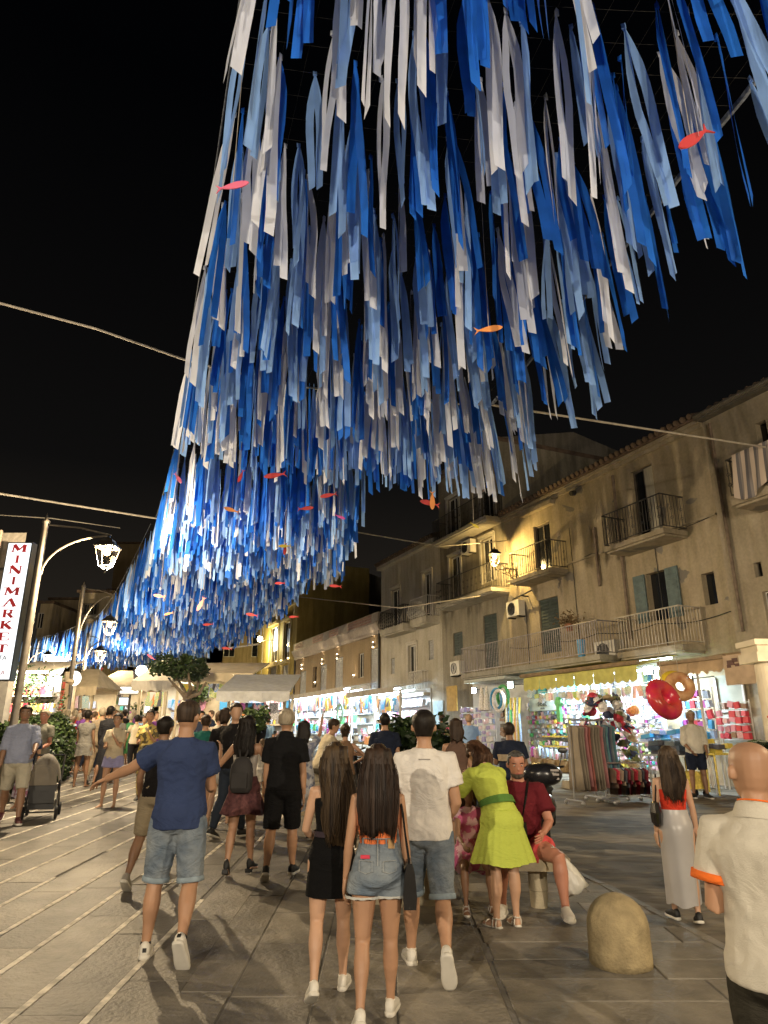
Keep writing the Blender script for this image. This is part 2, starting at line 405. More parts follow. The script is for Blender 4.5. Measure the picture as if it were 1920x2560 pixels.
def bar_rail(root, u0, u1, z, depth, h=1.0, style='plain', m=None, Wf=W, step=.11, wo=0.0):
    m = m or iron; r = MB(); d0 = wo+depth-.03
    pts = [((u0+.02, wo), (u0+.02, d0)), ((u0+.02, d0), (u1-.02, d0)), ((u1-.02, d0), (u1-.02, wo))]
    for (a, b) in pts:
        L_ = sqrt((a[0]-b[0])**2+(a[1]-b[1])**2)
        r.tube([Wf(*a, z+h), Wf(*b, z+h)], .02, 6); r.tube([Wf(*a, z+.08), Wf(*b, z+.08)], .014, 5)
        n = max(2, int(L_/step))
        for i in range(n+1):
            t = i/n; u = a[0]+(b[0]-a[0])*t; w = a[1]+(b[1]-a[1])*t
            if style == 'belly':
                k = .16 if (a[1] > wo+.01 and b[1] > wo+.01) else 0
                r.tube([Wf(u, w, z+h), Wf(u, w+k*.3, z+h*.75), Wf(u, w+k, z+h*.35), Wf(u, w+k*.6, z+.12), Wf(u, w, z+.06)], .013, 4)
            else: r.tube([Wf(u, w, z+h), Wf(u, w, z+.06)], .011, 4, cap=False)
            if style == 'ornate' and i % 3 == 1:
                for zz in (.35, .62): r.torus(Wf(u, w, z+h*zz), WD, V((0, 0, 1)), .045, .008, 8, 4)
    return r.build('railing', m, root)
def balcony(root, pl, pr, depth=.85, thick=.14, h=1.0, style='plain', m=None, slab_m=None):
    u0, z0 = FW(*pl, depth); u1, z1 = FW(*pr, depth); a, b = min(u0, u1), max(u0, u1); z = (z0+z1)/2
    s = MB(); s.wbox(a, b, .003, depth, z, z+thick); s.wbox(a+.05, b-.05, .003, depth-.08, z-.06, z-.002)
    bl = s.build('balcony', slab_m or stone_grey, root)
    bar_rail(bl, a, b, z+thick, depth, h, style, m)
    return a, b, z+thick, bl
def hole(tl, br):
    u1, zt = FW(*tl); u0, zb = FW(*br); a, b = min(u0, u1), max(u0, u1); return (a, b, min(zb, zt), max(zb, zt))
def ac_unit(label, u, w, z, scale=1.0, group='air conditioners on the street front'):
    r = thing('air_conditioner', W(u, w, z), label, 'air conditioner', group)
    s = MB(); s.wbox(u-.4*scale, u+.4*scale, w, w+.28*scale, z, z+.58*scale); s.build('casing', ac_m, r)
    f = MB(); c = W(u+.08*scale, w+.285*scale, z+.29*scale)
    f.torus(c, WD, V((0, 0, 1)), .22*scale, .02, 20, 6)
    for k in range(6): a = k*pi/6; dd = WD*cos(a)+V((0, 0, 1))*sin(a); f.tube([c-dd*.21*scale, c+dd*.21*scale], .005, 4)
    f.build('fan_grille', black_plastic, r); k_ = MB(); k_.wbox(u-.12*scale, u+.28*scale, w+.281*scale, w+.284*scale, z+.1*scale, z+.48*scale); k_.build('fan', black_plastic, r)
    b = MB()
    for s_ in (-.3, .3): b.wbox(u+s_*scale-.02, u+s_*scale+.02, 0.004, w+.3*scale, z-.05, z-.003)
    b.build('bracket', iron, r)
    return r
def tiles(root, u0, u1, z, w=.35, step=.24, back=2.2, rise=.32):
    for_ = MB(); n = int((u1-u0)/step)
    base = MB(); base.hexa([W(u0, w-.1, z-.08), W(u1, w-.1, z-.08), W(u1, -back, z+rise*back-.08), W(u0, -back, z+rise*back-.08), W(u0, w-.1, z-.01), W(u1, w-.1, z-.01), W(u1, -back, z+rise*back-.01), W(u0, -back, z+rise*back-.01)])
    rf = base.build('roof', tile_m, root)
    ps = None
    for i in range(n):
        u = u0+(i+.5)*step
        if ps is None:
            q = MB(); q.tube([W(u, w, z+.02), W(u, w-.5, z+.02+.5*rise), W(u, -back, z+.02+back*rise)], [.085, .08, .07], 8, hint=V((0, 0, 1)))
            ps = q.build('roof_tile', tile_m, rf); u_first = u
        else:
            c = ps.copy(); COL.objects.link(c); c.location = WD*(u-u_first)+V((0, 0, .012*mnoise.noise(V((u, 0, 0))))); c.parent = rf
def uz(px, py): return FW(px, py)

uA = FW(1762, 1100)[0]; uEnd = FW(2500, 1300)[0] if False else -16.0
uBC = FW(1258, 1290)[0]; uCD = FW(1103, 1500)[0]; uDE = FW(953, 1640)[0]; uEF = FW(737, 1700)[0]; uFG = FW(640, 1700)[0]
zB = (FW(1240, 1294)[1]+FW(1560, 1152)[1])/2; zA = FW(1850, 1006)[1]; zD = FW(949, 1422)[1]; zE = FW(751, 1646)[1]
gW = lambda u: gz(W(u, 0, 0).y)
def block(root, u0, u1, z1, m, holes, back=8.0, z0=None):
    mb = MB(); z0 = gW(u0)-.6 if z0 is None else z0
    wall_holes(mb, u0, u1, z0, z1, holes)
    mb.quad(W(u0, 0, z0), W(u0, -back, z0), W(u0, -back, z1), W(u0, 0, z1)); mb.quad(W(u1, 0, z0), W(u1, 0, z1), W(u1, -back, z1), W(u1, -back, z0))
    mb.quad(W(u0, -back, z0), W(u1, -back, z0), W(u1, -back, z1), W(u0, -back, z1)); mb.quad(W(u0, 0, z1), W(u0, -back, z1), W(u1, -back, z1), W(u1, 0, z1))
    return mb.build('wall', m, root)

# ---- B: the long old house
bB = thing('old_house', W(uA, 0, gW(uA)), 'long three storey house with stained ochre plaster and iron balconies above the beach shop', 'building')
H_B = [(hole((1576, 1182), (1650, 1325)), 'curtain'), (hole((1333, 1318), (1382, 1420)), 'door'), (hole((1614, 1436), (1679, 1545)), 'openshut'),
       (hole((1752, 1436), (1796, 1508)), 'void'), (hole((1346, 1502), (1405, 1628)), 'shut'), (hole((1207, 1541), (1248, 1668)), 'shut'), (hole((1132, 1584), (1158, 1636)), 'shut')]
def shiftz(h, dz0): return (h[0], h[1], h[2]+dz0, h[3])
block(bB, uA, uBC+2.0*0, zB, old_pl, [h for h, s in H_B if h[1] < uBC])
for h, s in H_B:
    if h[1] < uBC: opening(bB, h, s, frame_m=M('brown_frame', (.10, .085, .07), .6, .2) if s != 'shut' else None)
tiles(bB, uA, uBC, zB+.02)
mb = MB(); mb.wbox(uA, uBC, .003, .10, zB-.28, zB-.16); mb.wbox(uA, uBC, .003, .17, zB-.155, zB-.05)
zc = FW(1600, 1352)[1]
mb.wbox(uA, uBC, .003, .05, zc, zc+.06); mb.build('cornice', old_pl2, bB)
mb = MB(); mb.wbox(FW(1390, 1300)[0], FW(1312, 1300)[0], .003, .22, FW(1322, 1290)[1]+.0, FW(1322, 1290)[1]+.15); mb.build('window_cornice', old_pl2, bB)
for (p0, p1) in (((1537, 1190), (1573, 1549)), ((1490, 1320), (1500, 1420))):
    u = FW(*p0)[0]; mb = MB(); mb.tube([W(u, .09, FW(*p0)[1]), W(u, .09, FW(*p1)[1]-.6)], .05, 8); mb.build('drainpipe', M('rusty_pipe', (.16, .12, .09), .8, .3), bB)
mb = MB(); mb.tube([W(uA-.3, .09, zB-.3), W(uA-.3, .09, 4.2)], .045, 8); mb.build('drainpipe', MATS['rusty_pipe'], bB)
balcony(bB, (1511, 1384), (1659, 1327), .9, style='ornate', slab_m=old_pl2)
a1, b1, z1, _ = balcony(bB, (1275, 1459), (1371, 1428), .85, style='ornate', slab_m=old_pl2)
silver = M('galvanised_rail', (.32, .30, .31), .5, .15, metal=.4)
a2, b2, z2, _ = balcony(bB, (1153, 1697), (1500, 1648), 1.1, .16, style='plain', m=silver, slab_m=grey_pl)
a3, b3, z3, _ = balcony(bB, (1545, 1652), (1708, 1618), .8, .16, style='plain', m=M('pale_rail', (.42, .38, .32), .6, .2), slab_m=old_pl2)
cab = MB()
for (za, zb_, sg_) in ((4.75, 4.9, .12), (7.35, 7.5, .10), (3.55, 3.6, .05)):
    for k in range(4):
        ua_, ub_ = uA+(uBC-uA)*k/4, uA+(uBC-uA)*(k+1)/4
        cab.tube([W(ua_+(ub_-ua_)*i/6, .035, za+(zb_-za)*(k+i/6)/4-sg_*sin(pi*i/6)) for i in range(7)], .011, 4)
for (u_, z0_, z1_) in ((uA+2.2, 3.5, 7.4), (uBC-1.2, 3.6, 6.2), (uA+5.9, 4.7, 8.6)): cab.tube([W(u_, .03, z0_), W(u_+.03, .03, z1_)], .012, 4)
cab.build('cable', M('black_cable', (.02, .02, .02), .7, .1), bB)
# ---- A: paler house at the right edge
bA = thing('pale_house', W(uA-4, 0, gW(uA-4)), 'taller pale plastered house at the right edge with a striped cloth on its balcony', 'building')
H_A = [(hole((1887, 1060), (1940, 1190)), 'void'), (hole((1883, 1408), (1908, 1440)), 'void'), (hole((1905, 1480), (1950, 1600)), 'window')]
block(bA, uEnd, uA-.003, zA+.1, old_pl2, [h for h, s in H_A])
for h, s in H_A: opening(bA, h, s)
mb = MB(); mb.wbox(uEnd, uA, .003, .25, zA-.05, zA+.1); mb.tube([W(uEnd, .3, zA+.05), W(uA, .3, zA+.05)], .07, 8); mb.build('gutter', M('dark_gutter', (.10, .09, .075), .7, .2), bA)
tiles(bA, uEnd, uA-.1, zA+.12, w=.2)
a7, b7, z7, balA = balcony(bA, (1832, 1281), (2010, 1185), .95, .2, style='ornate', slab_m=old_pl2)
# striped cloth draped over the rail
def stripe_mat():
    m = bpy.data.materials.new('striped_cloth'); m.use_nodes = True; n = m.node_tree; b = n.nodes['Principled BSDF']; b.inputs['Roughness'].default_value = .9
    tc = n.nodes.new('ShaderNodeUVMap'); sp = n.nodes.new('ShaderNodeSeparateXYZ'); n.links.new(tc.outputs[0], sp.inputs[0])
    mt = n.nodes.new('ShaderNodeMath'); mt.operation = 'MULTIPLY'; mt.inputs[1].default_value = 9; n.links.new(sp.outputs[0], mt.inputs[0])
    fr = n.nodes.new('ShaderNodeMath'); fr.operation = 'FRACT'; n.links.new(mt.outputs[0], fr.inputs[0])
    r = n.nodes.new('ShaderNodeValToRGB'); r.color_ramp.interpolation = 'CONSTANT'; n.links.new(fr.outputs[0], r.inputs[0])
    r.color_ramp.elements[0].color = (.5, .42, .36, 1); r.color_ramp.elements[1].position = .45; r.color_ramp.elements[1].color = (.12, .115, .13, 1)
    x = r.color_ramp.elements.new(.75); x.color = (.22, .20, .2, 1)
    n.links.new(r.outputs[0], b.inputs['Base Color']); return m
mb = MB(); rows = []; N = 34
for j in range(12):
    row = []
    for i in range(N):
        s = i/(N-1); t = j/11; u = b7-.25-s*2.2; w = .95+.03+.05*sin(s*40+t*2)*t+.05*t; z = z7+1.04-t*(1.1-.25*s+.18*sin(s*9))+.0
        row.append(W(u+.05*t, w, z))
    rows.append(row)
mb.loft(rows, cap=False, closed=False); cl = mb.build('cloth', stripe_mat(), None, smooth=True, label='striped grey and cream cloth hung over the balcony railing at the right edge', cat='cloth')
uv = cl.data.uv_layers.new(name='UVMap')
for p in cl.data.polygons:
    for li in p.loop_indices:
        vi = cl.data.loops[li].vertex_index; uv.data[li].uv = ((vi % N)/(N-1), (vi//N)/11)
# ---- C: tall narrow grey house
bC = thing('tall_grey_house', W(uBC, 0, gW(uBC)), 'tall narrow grey house with white window surrounds behind the lit wall lantern', 'building')
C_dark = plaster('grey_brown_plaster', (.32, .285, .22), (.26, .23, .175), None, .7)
HC = [(hole((1119, 1252), (1149, 1345)), 'framed'), (hole((1201, 1215), (1238, 1310)), 'framed'), (hole((1125, 1396), (1154, 1490)), 'framed'), (hole((1203, 1352), (1238, 1450)), 'framed')]
zCt = FW(1250, 1100)[1]
HCl = [h for h, s in H_B if h[0] > uBC]
block(bC, uBC+.003, uCD, zCt, C_dark, [h for h, s in HC]+HCl)
for h, s in HC: opening(bC, h, s)
for h in HCl: opening(bC, h, 'shut')
balcony(bC, (1081, 1365), (1215, 1296), .8, style='ornate', slab_m=grey_pl2)
balcony(bC, (1091, 1524), (1228, 1474), .85, style='ornate', slab_m=grey_pl2)
mb = MB(); mb.wbox(uBC, uCD, -8, .3, zCt+.003, zCt+.2); mb.build('roof', tile_m, bC)
# ---- D: light grey house with bellied rails
bD = thing('light_grey_house', W(uCD, 0, gW(uCD)), 'light grey two storey house with small white bellied railings and a tiled eave', 'building')
HD = [(hole((979, 1478), (1001, 1573)), 'framed'), (hole((1059, 1436), (1081, 1540)), 'framed'), (hole((1021, 1615), (1042, 1725)), 'framed'), (hole((1071, 1602), (1085, 1648)), 'shutgrey'), (hole((977, 1647), (987, 1684)), 'shutgrey')]
block(bD, uCD+.003, uDE, zD, grey_pl2, [h for h, s in HD])
for h, s in HD: opening(bD, h, s)
tiles(bD, uCD, uDE, zD+.05, w=.45)
mb = MB(); mb.wbox(uCD, uDE, .003, .3, zD-.2, zD-.003); mb.build('cornice', grey_pl2, bD)
balcony(bD, (950, 1590), (1008, 1574), .7, .3, .95, 'belly', slab_m=grey_pl2)
balcony(bD, (1024, 1568), (1066, 1553), .7, .3, .95, 'belly', m=white_paint, slab_m=grey_pl2)
uu, zz = FW(1024, 1729, .3); uv_, _ = FW(1056, 1725, .3)
mb = MB(); mb.wbox(min(uu, uv_)-.3, max(uu, uv_)+2.2, .003, .4, zz-.25, zz-.1); lb = mb.build('ledge', grey_pl2, bD)
bar_rail(lb, min(uu, uv_), max(uu, uv_), zz-.1, .35, 1.0, 'belly', white_paint)
# ---- E: low brown house with wall lights
bE = thing('brown_house', W(uDE, 0, gW(uDE)), 'low warm brown house with a lit cornice, grey shutters and small wall lights', 'building')
c2 = lambda x, y: (640+x*.217, 1450+y*.217)
HE = [(hole(c2(508, 1060), c2(568, 1400)), 'shutgrey'), (hole(c2(742, 985), c2(806, 1345)), 'shutgrey'), (hole(c2(912, 905), c2(995, 1320)), 'shutgrey'), (hole(c2(1320, 800), c2(1415, 1290)), 'shutgrey'),
      (hole(c2(655, 1005), c2(695, 1235)), 'void'), (hole(c2(1182, 850), c2(1240, 1120)), 'window')]
block(bE, uDE+.003, uEF, zE+.9, brown_pl, [h for h, s in HE], back=5)
for h, s in HE: opening(bE, h, s)
cor = M('lit_cornice', (.55, .48, .42), .7, .1)
mb = MB(); mb.wbox(uDE, uEF, .003, .12, zE-.05, zE+.12); mb.wbox(uDE, uEF, .003, .34, zE+.5, zE+.62); mb.hexa([W(uDE, .003, zE+.12), W(uEF, .003, zE+.12), W(uEF, .12, zE+.12), W(uDE, .12, zE+.12), W(uDE, .003, zE+.499), W(uEF, .003, zE+.499), W(uEF, .32, zE+.499), W(uDE, .32, zE+.499)])
mb.build('cornice', cor, bE)
lat = M('red_lit_lattice', (.62, .40, .34), .6, .1); ul = uEF-.3  # pink carries the red light on the lattice in its colour
mb = MB(); mb.wbox(uDE, uEF, .003, .2, zE+.621, zE+1.15); mb.build('parapet', cor, bE)
# pierced brick band of the parapet
for (s0, s1) in (((1365, 500), (1090, 590)), ((980, 660), (880, 690)), ((800, 720), (690, 760)), ((565, 810), (480, 850))):
    ua, ub = FW(*c2(*s0))[0], FW(*c2(*s1))[0]; u = ua
    mb = MB()
    while u < ub:
        for k in range(3): mb.wbox(u, u+.13, .203, .235, zE+.66+k*.16, zE+.77+k*.16)
        u += .2
    mb.build('lattice_block', lat, bE, kind='stuff')
for px_, py_ in ((540, 1000), (775, 940), (950, 880), (1365, 745)):
    u, z = FW(*c2(px_, py_)); q = MB(); q.tube([W(u, .10, z-.12), W(u, .10, z+.12)], .05, 10)
    o = thing('wall_light', W(u, 0, z), 'small up and down wall light %s on the brown house' % {540: 'over the leftmost shutter', 775: 'over the second shutter', 950: 'over the third shutter', 1365: 'nearest the grey house'}[px_], 'wall light', 'wall lights of the brown house')
    q.build('body', chrome, o); g = MB(); g.ball(W(u, .10, z+.125), .04, 8, 5); g.ball(W(u, .10, z-.125), .04, 8, 5); g.build('bulb', emitter('warm_bulb', (1, .8, .5), 25), o)
    light('SPOT', W(u, .12, z+.2), 14, (1, .75, .45), .03, rot=(0, 0, 1), spot=70, parent=o); light('SPOT', W(u, .14, z-.2), 14, (1, .85, .65), .03, rot=(0, 0, -1), spot=60, parent=o)
for px_, py_, nm in ((1080, 1385, 'above the brown house awning'), (670, 1440, 'at the left end of the awning'), (1145, 1110, 'beside the window box'), (697, 1190, 'beside the narrow niche')):
    u, z = FW(*c2(px_, py_)); q = MB(); q.tube([W(u, .12, z-.1), W(u, .12, z+.04)], [.04, .06], 10)
    o = thing('wall_uplight', W(u, 0, z), 'small warm uplight %s' % nm, 'wall light', 'uplights of the brown house'); q.build('body', chrome, o)
    g = MB(); g.ball(W(u, .12, z+.06), .045, 8, 5); g.build('bulb', MATS['warm_bulb'], o)
    light('SPOT', W(u, .14, z+.13), 16, (1, .7, .4), .03, rot=(-.0, .0, 1), spot=60, parent=o)
mb = MB(); mb.tube([W(uEF-.1, .08, zE), W(uEF-.1, .08, 1)], .06, 8); mb.build('drainpipe', M('black_pipe', (.03, .03, .03), .5, .1), bE)
mb = MB(); mb.tube([W(uDE+.12, .08, zE+.2), W(uDE+.12, .08, gW(uDE)+2.9)], .06, 8); mb.build('drainpipe', MATS['black_pipe'], bE)
# ---- gabled dark wall behind E
pk = AT(892, 1421, 62); l_ = AT(730, 1505, 62); r_ = AT(985, 1462, 62); zb = 2
mb = MB(); P = [V((l_.x-2.5, 62, zb)), V((r_.x+3, 62, zb)), V((r_.x+3, 62, r_.z-1)), V((pk.x, 62, pk.z)), V((l_.x-2.5, 62, l_.z))]
mb.add(P+[p+V((2, 9, 0)) for p in P], [(0, 1, 2, 3, 4), (9, 8, 7, 6, 5), (0, 5, 6, 1), (1, 6, 7, 2), (2, 7, 8, 3), (3, 8, 9, 4), (4, 9, 5, 0)])
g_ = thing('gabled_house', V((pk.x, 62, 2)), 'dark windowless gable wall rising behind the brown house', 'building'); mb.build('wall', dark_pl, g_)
pk = AT(1405, 1080, 34); mb = MB(); P = [V((pk.x-3.4, 34, 8)), V((pk.x+6, 34, 8)), V((pk.x+6, 34, pk.z-2.6)), V((pk.x+.6, 34, pk.z)), V((pk.x-3.4, 34, pk.z-.3))]
mb.add(P+[p+V((3, 7, 0)) for p in P], [(0, 1, 2, 3, 4), (9, 8, 7, 6, 5), (0, 5, 6, 1), (1, 6, 7, 2), (2, 7, 8, 3), (3, 8, 9, 4), (4, 9, 5, 0)])
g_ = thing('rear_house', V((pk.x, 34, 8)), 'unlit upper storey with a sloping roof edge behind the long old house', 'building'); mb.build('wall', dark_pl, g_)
# ---- F: yellow house
bF = thing('yellow_house', W(uEF, 0, gW(uEF)), 'yellow three storey house with lit window surrounds beyond the brown house', 'building')
HF = [(hole(c2(175, 560), c2(245, 940)), 'door'), (hole(c2(330, 500), c2(385, 900)), 'door'), (hole(c2(165, 1010), c2(225, 1310)), 'shutgrey'), (hole(c2(310, 990), c2(365, 1270)), 'shutgrey'), (hole(c2(165, 400), c2(215, 520)), 'shutblue'), (hole(c2(290, 340), c2(330, 470)), 'void')]
zF = FW(*c2(330, 330))[1]; zF2 = FW(700, 1440)[1]
block(bF, uEF+.003, uFG, zF2, yel_pl, [h for h, s in HF if True], back=6)
for i, (h, s) in enumerate(HF):
    opening(bF, h, s)
    if i < 4:
        mb = MB(); mb.wbox(h[0]-.25, h[1]+.25, .003, .3, h[3]+.1, h[3]+.3); mb.wbox(h[0]-.2, h[1]+.2, .003, .35, h[2]-.35, h[2]-.12); mb.wbox(h[0]-.2, h[0]-.003, .003, .06, h[2]-.12, h[3]+.1); mb.wbox(h[1]+.003, h[1]+.2, .003, .06, h[2]-.12, h[3]+.1)
        mb.build('surround', M('cream_surround', (.55, .45, .25), .8, .1), bF)
        for uu_ in (h[0]-.1, h[1]+.1):
            g = MB(); g.ball(W(uu_, .14, h[2]-.02), .06, 8, 5); g.build('sill_light', emitter('sill_bulb', (1, .82, .4), 14), bF); light('SPOT', W(uu_, .2, h[2]+.06), 26, (1, .78, .35), .04, rot=(0, 0, 1), spot=55, name='sill_lamp')
u, z = FW(*c2(290, 690)); mb = MB(); pr = [(-.42, -.9), (.42, -.9), (.42, .3), (.25, .75), (0, 1.0), (-.25, .75), (-.42, .3)]
mb.add([W(u+a, .5, z+b) for a, b in pr]+[W(u+a, .42, z+b) for a, b in pr], [tuple(range(7))]+[tuple(range(13, 6, -1))]+[(i, i+7, (i+1) % 7+7, (i+1) % 7) for i in range(7)])
sg = thing('hanging_sign', W(u, .45, z), 'white and blue lit pointed sign on the yellow house', 'sign'); mb.build('panel', emitter('sign_white_blue', (.65, .82, 1), 3.2), sg)
mb = MB()
for zz in (.45, .15, -.1, -.35, -.6): mb.wbox(u-.25, u+.25, .503, .51, z+zz, z+zz+.07)
mb.build('lettering', M('sign_blue', (.02, .06, .25), .5, .1), sg)
mb = MB(); mb.wbox(uEF, uFG, .003, .2, zF-.15, zF); mb.build('cornice', MATS['cream_surround'], bF)
# roof terrace house with lit downlight behind the yellow one
tp = AT(740, 1540, 60); bT = thing('terrace_house', V((tp.x, 60, 2)), 'dark set back house with a roof terrace railing and a lit wall strip', 'building')
mb = MB(); a_, b_ = AT(690, 1520, 60), AT(822, 1520, 60); mb.box(((a_.x+b_.x)/2, 60.5, 8), ((b_.x-a_.x)/2, .5, AT(700, 1440, 60).z-8)); mb.build('wall', plaster('terrace_plaster', (.34, .28, .17), (.28, .23, .14), None, .8), bT)
mb = MB(); q0, q1 = AT(738, 1545, 57.5), AT(822, 1545, 57.5); zt = AT(780, 1508, 57.5).z; zb_ = AT(780, 1536, 57.5).z
mb.tube([(q0.x, 57.5, zt), (q1.x, 57.5, zt)], .05, 6); mb.tube([(q0.x, 57.5, zb_), (q1.x, 57.5, zb_)], .05, 6)
for i in range(24): x = q0.x+(q1.x-q0.x)*i/23; mb.tube([(x, 57.5, zt), (x, 57.5, zb_)], .025, 4)
mb.build('railing', iron, bT)
lp = AT(803, 1468, 59.6); g = MB(); g.ball((lp.x, 59.8, lp.z), .16, 8, 5); g.build('wall_light', MATS['sill_bulb'], bT); light('SPOT', (lp.x, 59.6, lp.z-.2), 160, (1, .8, .35), .1, rot=(0, 0.05, -1), spot=50, name='terrace_lamp')
# ---- G: brownish house past the yellow one (behind the tree)
bG = thing('ochre_house', V((-14, 66, 2)), 'ochre house with lit windows partly hidden by the tree crown', 'building')
mb = MB(); gl, gr = AT(560, 1600, 66), AT(655, 1600, 66); zt = AT(600, 1530, 66).z
P0 = V((gl.x-9, 66, 0)); 
WfG = lambda u, w, z: V((gl.x-12+u, 66-w, z))
hs = []
for i in range(6):
    for j in range(3): hs.append((1.2+i*2.7, 2.3+i*2.7, 5.6+j*3.1, 7.8+j*3.1))
wall_holes(mb, 0, gr.x-gl.x+12, 0, zt+1.5, hs, Wf=WfG); mb.build('wall', plaster('ochre_plaster', (.40, .31, .17), (.33, .25, .14), None, .7), bG)
for h in hs: opening(bG, h, 'shut' if rnd.random() < .5 else 'window', Wf=WfG)

# ================================================================== FAR BUILDINGS ON THE LEFT
def far_block(name, label, x0, x1, ytop, Y, m, wins, roof=True, back=8, zbase=0, frame=None):
    a, b = AT(x0, 1600, Y), AT(x1, 1600, Y); zt = AT((x0+x1)/2, ytop, Y).z
    r = thing(name, V(((a.x+b.x)/2, Y, gz(Y))), label, 'building'); ax = a.x
    Wf = lambda u, w, z: V((ax+u, Y-w, z))
    hs = []
    for (wx0, wy0, wx1, wy1) in wins:
        p, q = AT(wx0, wy0, Y), AT(wx1, wy1, Y); hs.append((p.x-ax, q.x-ax, q.z, p.z))
    mb = MB(); L_ = b.x-a.x; wall_holes(mb, 0, L_, zbase, zt, hs, Wf=Wf)
    mb.quad(Wf(0, 0, zbase), Wf(0, -back, zbase), Wf(0, -back, zt), Wf(0, 0, zt)); mb.quad(Wf(L_, 0, zbase), Wf(L_, 0, zt), Wf(L_, -back, zt), Wf(L_, -back, zbase)); mb.quad(Wf(0, 0, zt), Wf(0, -back, zt), Wf(L_, -back, zt), Wf(L_, 0, zt))
    mb.build('wall', m, r)
    for h in hs: opening(r, h, 'window', Wf=Wf)
    if roof:
        mb = MB(); wb(mb, Wf, -.2, L_+.2, -back, .3, zt+.003, zt+.22); mb.build('roof', tile_m, r)
    return r, Wf, L_
far_pl = plaster('far_plaster', (.46, .38, .27), (.38, .31, .22), None, .8); far_pl2 = plaster('far_plaster_pale', (.5, .42, .3), (.42, .35, .25), None, .8)
c1 = lambda x, y: (60+x*.217, 1380+y*.217)
def r1(a, b, c, d): return (*c1(a, b), *c1(c, d))
rb1, Wf1, L1 = far_block('town_house', 'small cream town house at far left with one tall arched window', 88, 119, 1509, 64, far_pl2, [r1(165, 700, 205, 880)])
rb2, Wf2, L2 = far_block('town_house', 'wide dim town house between the two cream ones at far left', 112, 188, 1500, 70, far_pl, [r1(300, 930, 350, 1090), r1(370, 930, 420, 1090), r1(480, 930, 520, 1050)])
rb3, Wf3, L3 = far_block('town_house', 'cream town house with two iron balconies behind the second street lamp', 184, 262, 1482, 62, far_pl2, [r1(690, 600, 740, 720), r1(765, 600, 830, 720), r1(670, 890, 750, 1020)])
for (x0, x1, yb) in ((630, 850, 740), (620, 830, 1060)):
    p, q = AT(*c1(x0, yb), 61), AT(*c1(x1, yb), 61); mb = MB(); mb.box(((p.x+q.x)/2, 61.4, p.z), ((q.x-p.x)/2, .55, .1)); bl = mb.build('balcony', stone_grey, rb3)
    mb = MB(); n = 16
    for i in range(n+1): x = p.x+(q.x-p.x)*i/n; mb.tube([(x, 60.9, p.z+.1), (x, 60.9, p.z+1.1)], .03, 4)
    mb.tube([(p.x, 60.9, p.z+1.1), (q.x, 60.9, p.z+1.1)], .04, 5); mb.build('railing', iron, bl)
far_block('town_house', 'dark gabled town house rising right of the balconies at far left', 258, 372, 1478, 72, dark_pl, [r1(1210, 480, 1250, 540)])
far_block('tall_block', 'tall plain block of flats looming behind the first street lamp', 262, 420, 1360, 84, plaster('tall_plaster', (.40, .31, .19), (.34, .26, .16), None, .85), [r1(1180, 170, 1205, 240), r1(1350, 130, 1380, 200), r1(1310, 380, 1350, 470)])
rb6, Wf6, L6 = far_block('town_house', 'low town house behind the tree and stalls in the middle distance', 250, 560, 1620, 66, far_pl, [(300+i*36, 1660, 316+i*36, 1700) for i in range(7)])
# near building at the left edge: only its corner pilaster and dark wall are seen
cz = AT(60, 1332, 16).z; r = thing('corner_house', V((-10, 16, .4)), 'unlit house corner with a pale stone pilaster behind the minimarket sign', 'building')
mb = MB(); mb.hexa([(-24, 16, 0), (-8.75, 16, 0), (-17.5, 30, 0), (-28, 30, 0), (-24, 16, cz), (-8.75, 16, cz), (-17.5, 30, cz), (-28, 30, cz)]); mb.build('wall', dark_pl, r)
mb = MB(); mb.box((-8.62, 15.86, (cz-.4)/2), (.17, .13, (cz-.4)/2)); mb.build('pilaster', stone_grey, r)
mb = MB(); mb.tube([(-9.3, 15.8, 0), (-9.3, 15.8, cz)], .07, 8); mb.build('drainpipe', MATS['rusty_pipe'], r)
# ================================================================== STREET LAMPS
lamp_iron = M('lamp_iron', (.02, .017, .013), .5, .2)
pole_m = M('lamp_pole_paint', (.11, .095, .075), .5, .2)
pane_m = glassy('lantern_glass', (1, .96, .88), .06)
bulb_m = emitter('sodium_bulb', (1, .72, .34), 60)
def lantern(parent, c, s=1.0, upright=False):
    """four sided lantern, c = centre of its lower finial"""
    f = MB(); top = [c+V((x*.21*s, y*.21*s, .52*s)) for x, y in ((-1, -1), (1, -1), (1, 1), (-1, 1))]; bot = [c+V((x*.115*s, y*.115*s, .08*s)) for x, y in ((-1, -1), (1, -1), (1, 1), (-1, 1))]
    for i in range(4):
        f.tube([bot[i], top[i]], .013*s, 5); f.tube([bot[i], bot[(i+1) % 4]], .013*s, 5); f.tube([top[i], top[(i+1) % 4]], .016*s, 5)
        f.tube([bot[i], c+V((0, 0, -.02*s))], .012*s, 5)
    f.lathe(c, [(.001, -.09*s), (.03*s, -.06*s), (.015*s, -.02*s), (.04*s, .02*s), (.001, .05*s)], 8)
    fr = f.build('lantern_frame', lamp_iron, parent)
    h = MB(); h.loft([[c+V((x*k*s, y*k*s, z*s)) for x, y in ((-1, -1), (1, -1), (1, 1), (-1, 1))] for k, z in ((.235, .52), (.235, .545), (.13, .66), (.12, .70), (.03, .76), (.015, .84))]); h.build('lantern_roof', lamp_iron, fr)
    for i in range(4): g = MB(); g.quad(bot[i], bot[(i+1) % 4], top[(i+1) % 4], top[i]); g.build('pane', pane_m, fr)
    b = MB(); b.ball(c+V((0, 0, .42*s)), (.075*s, .075*s, .085*s), 12, 8); b.build('bulb', bulb_m, fr)
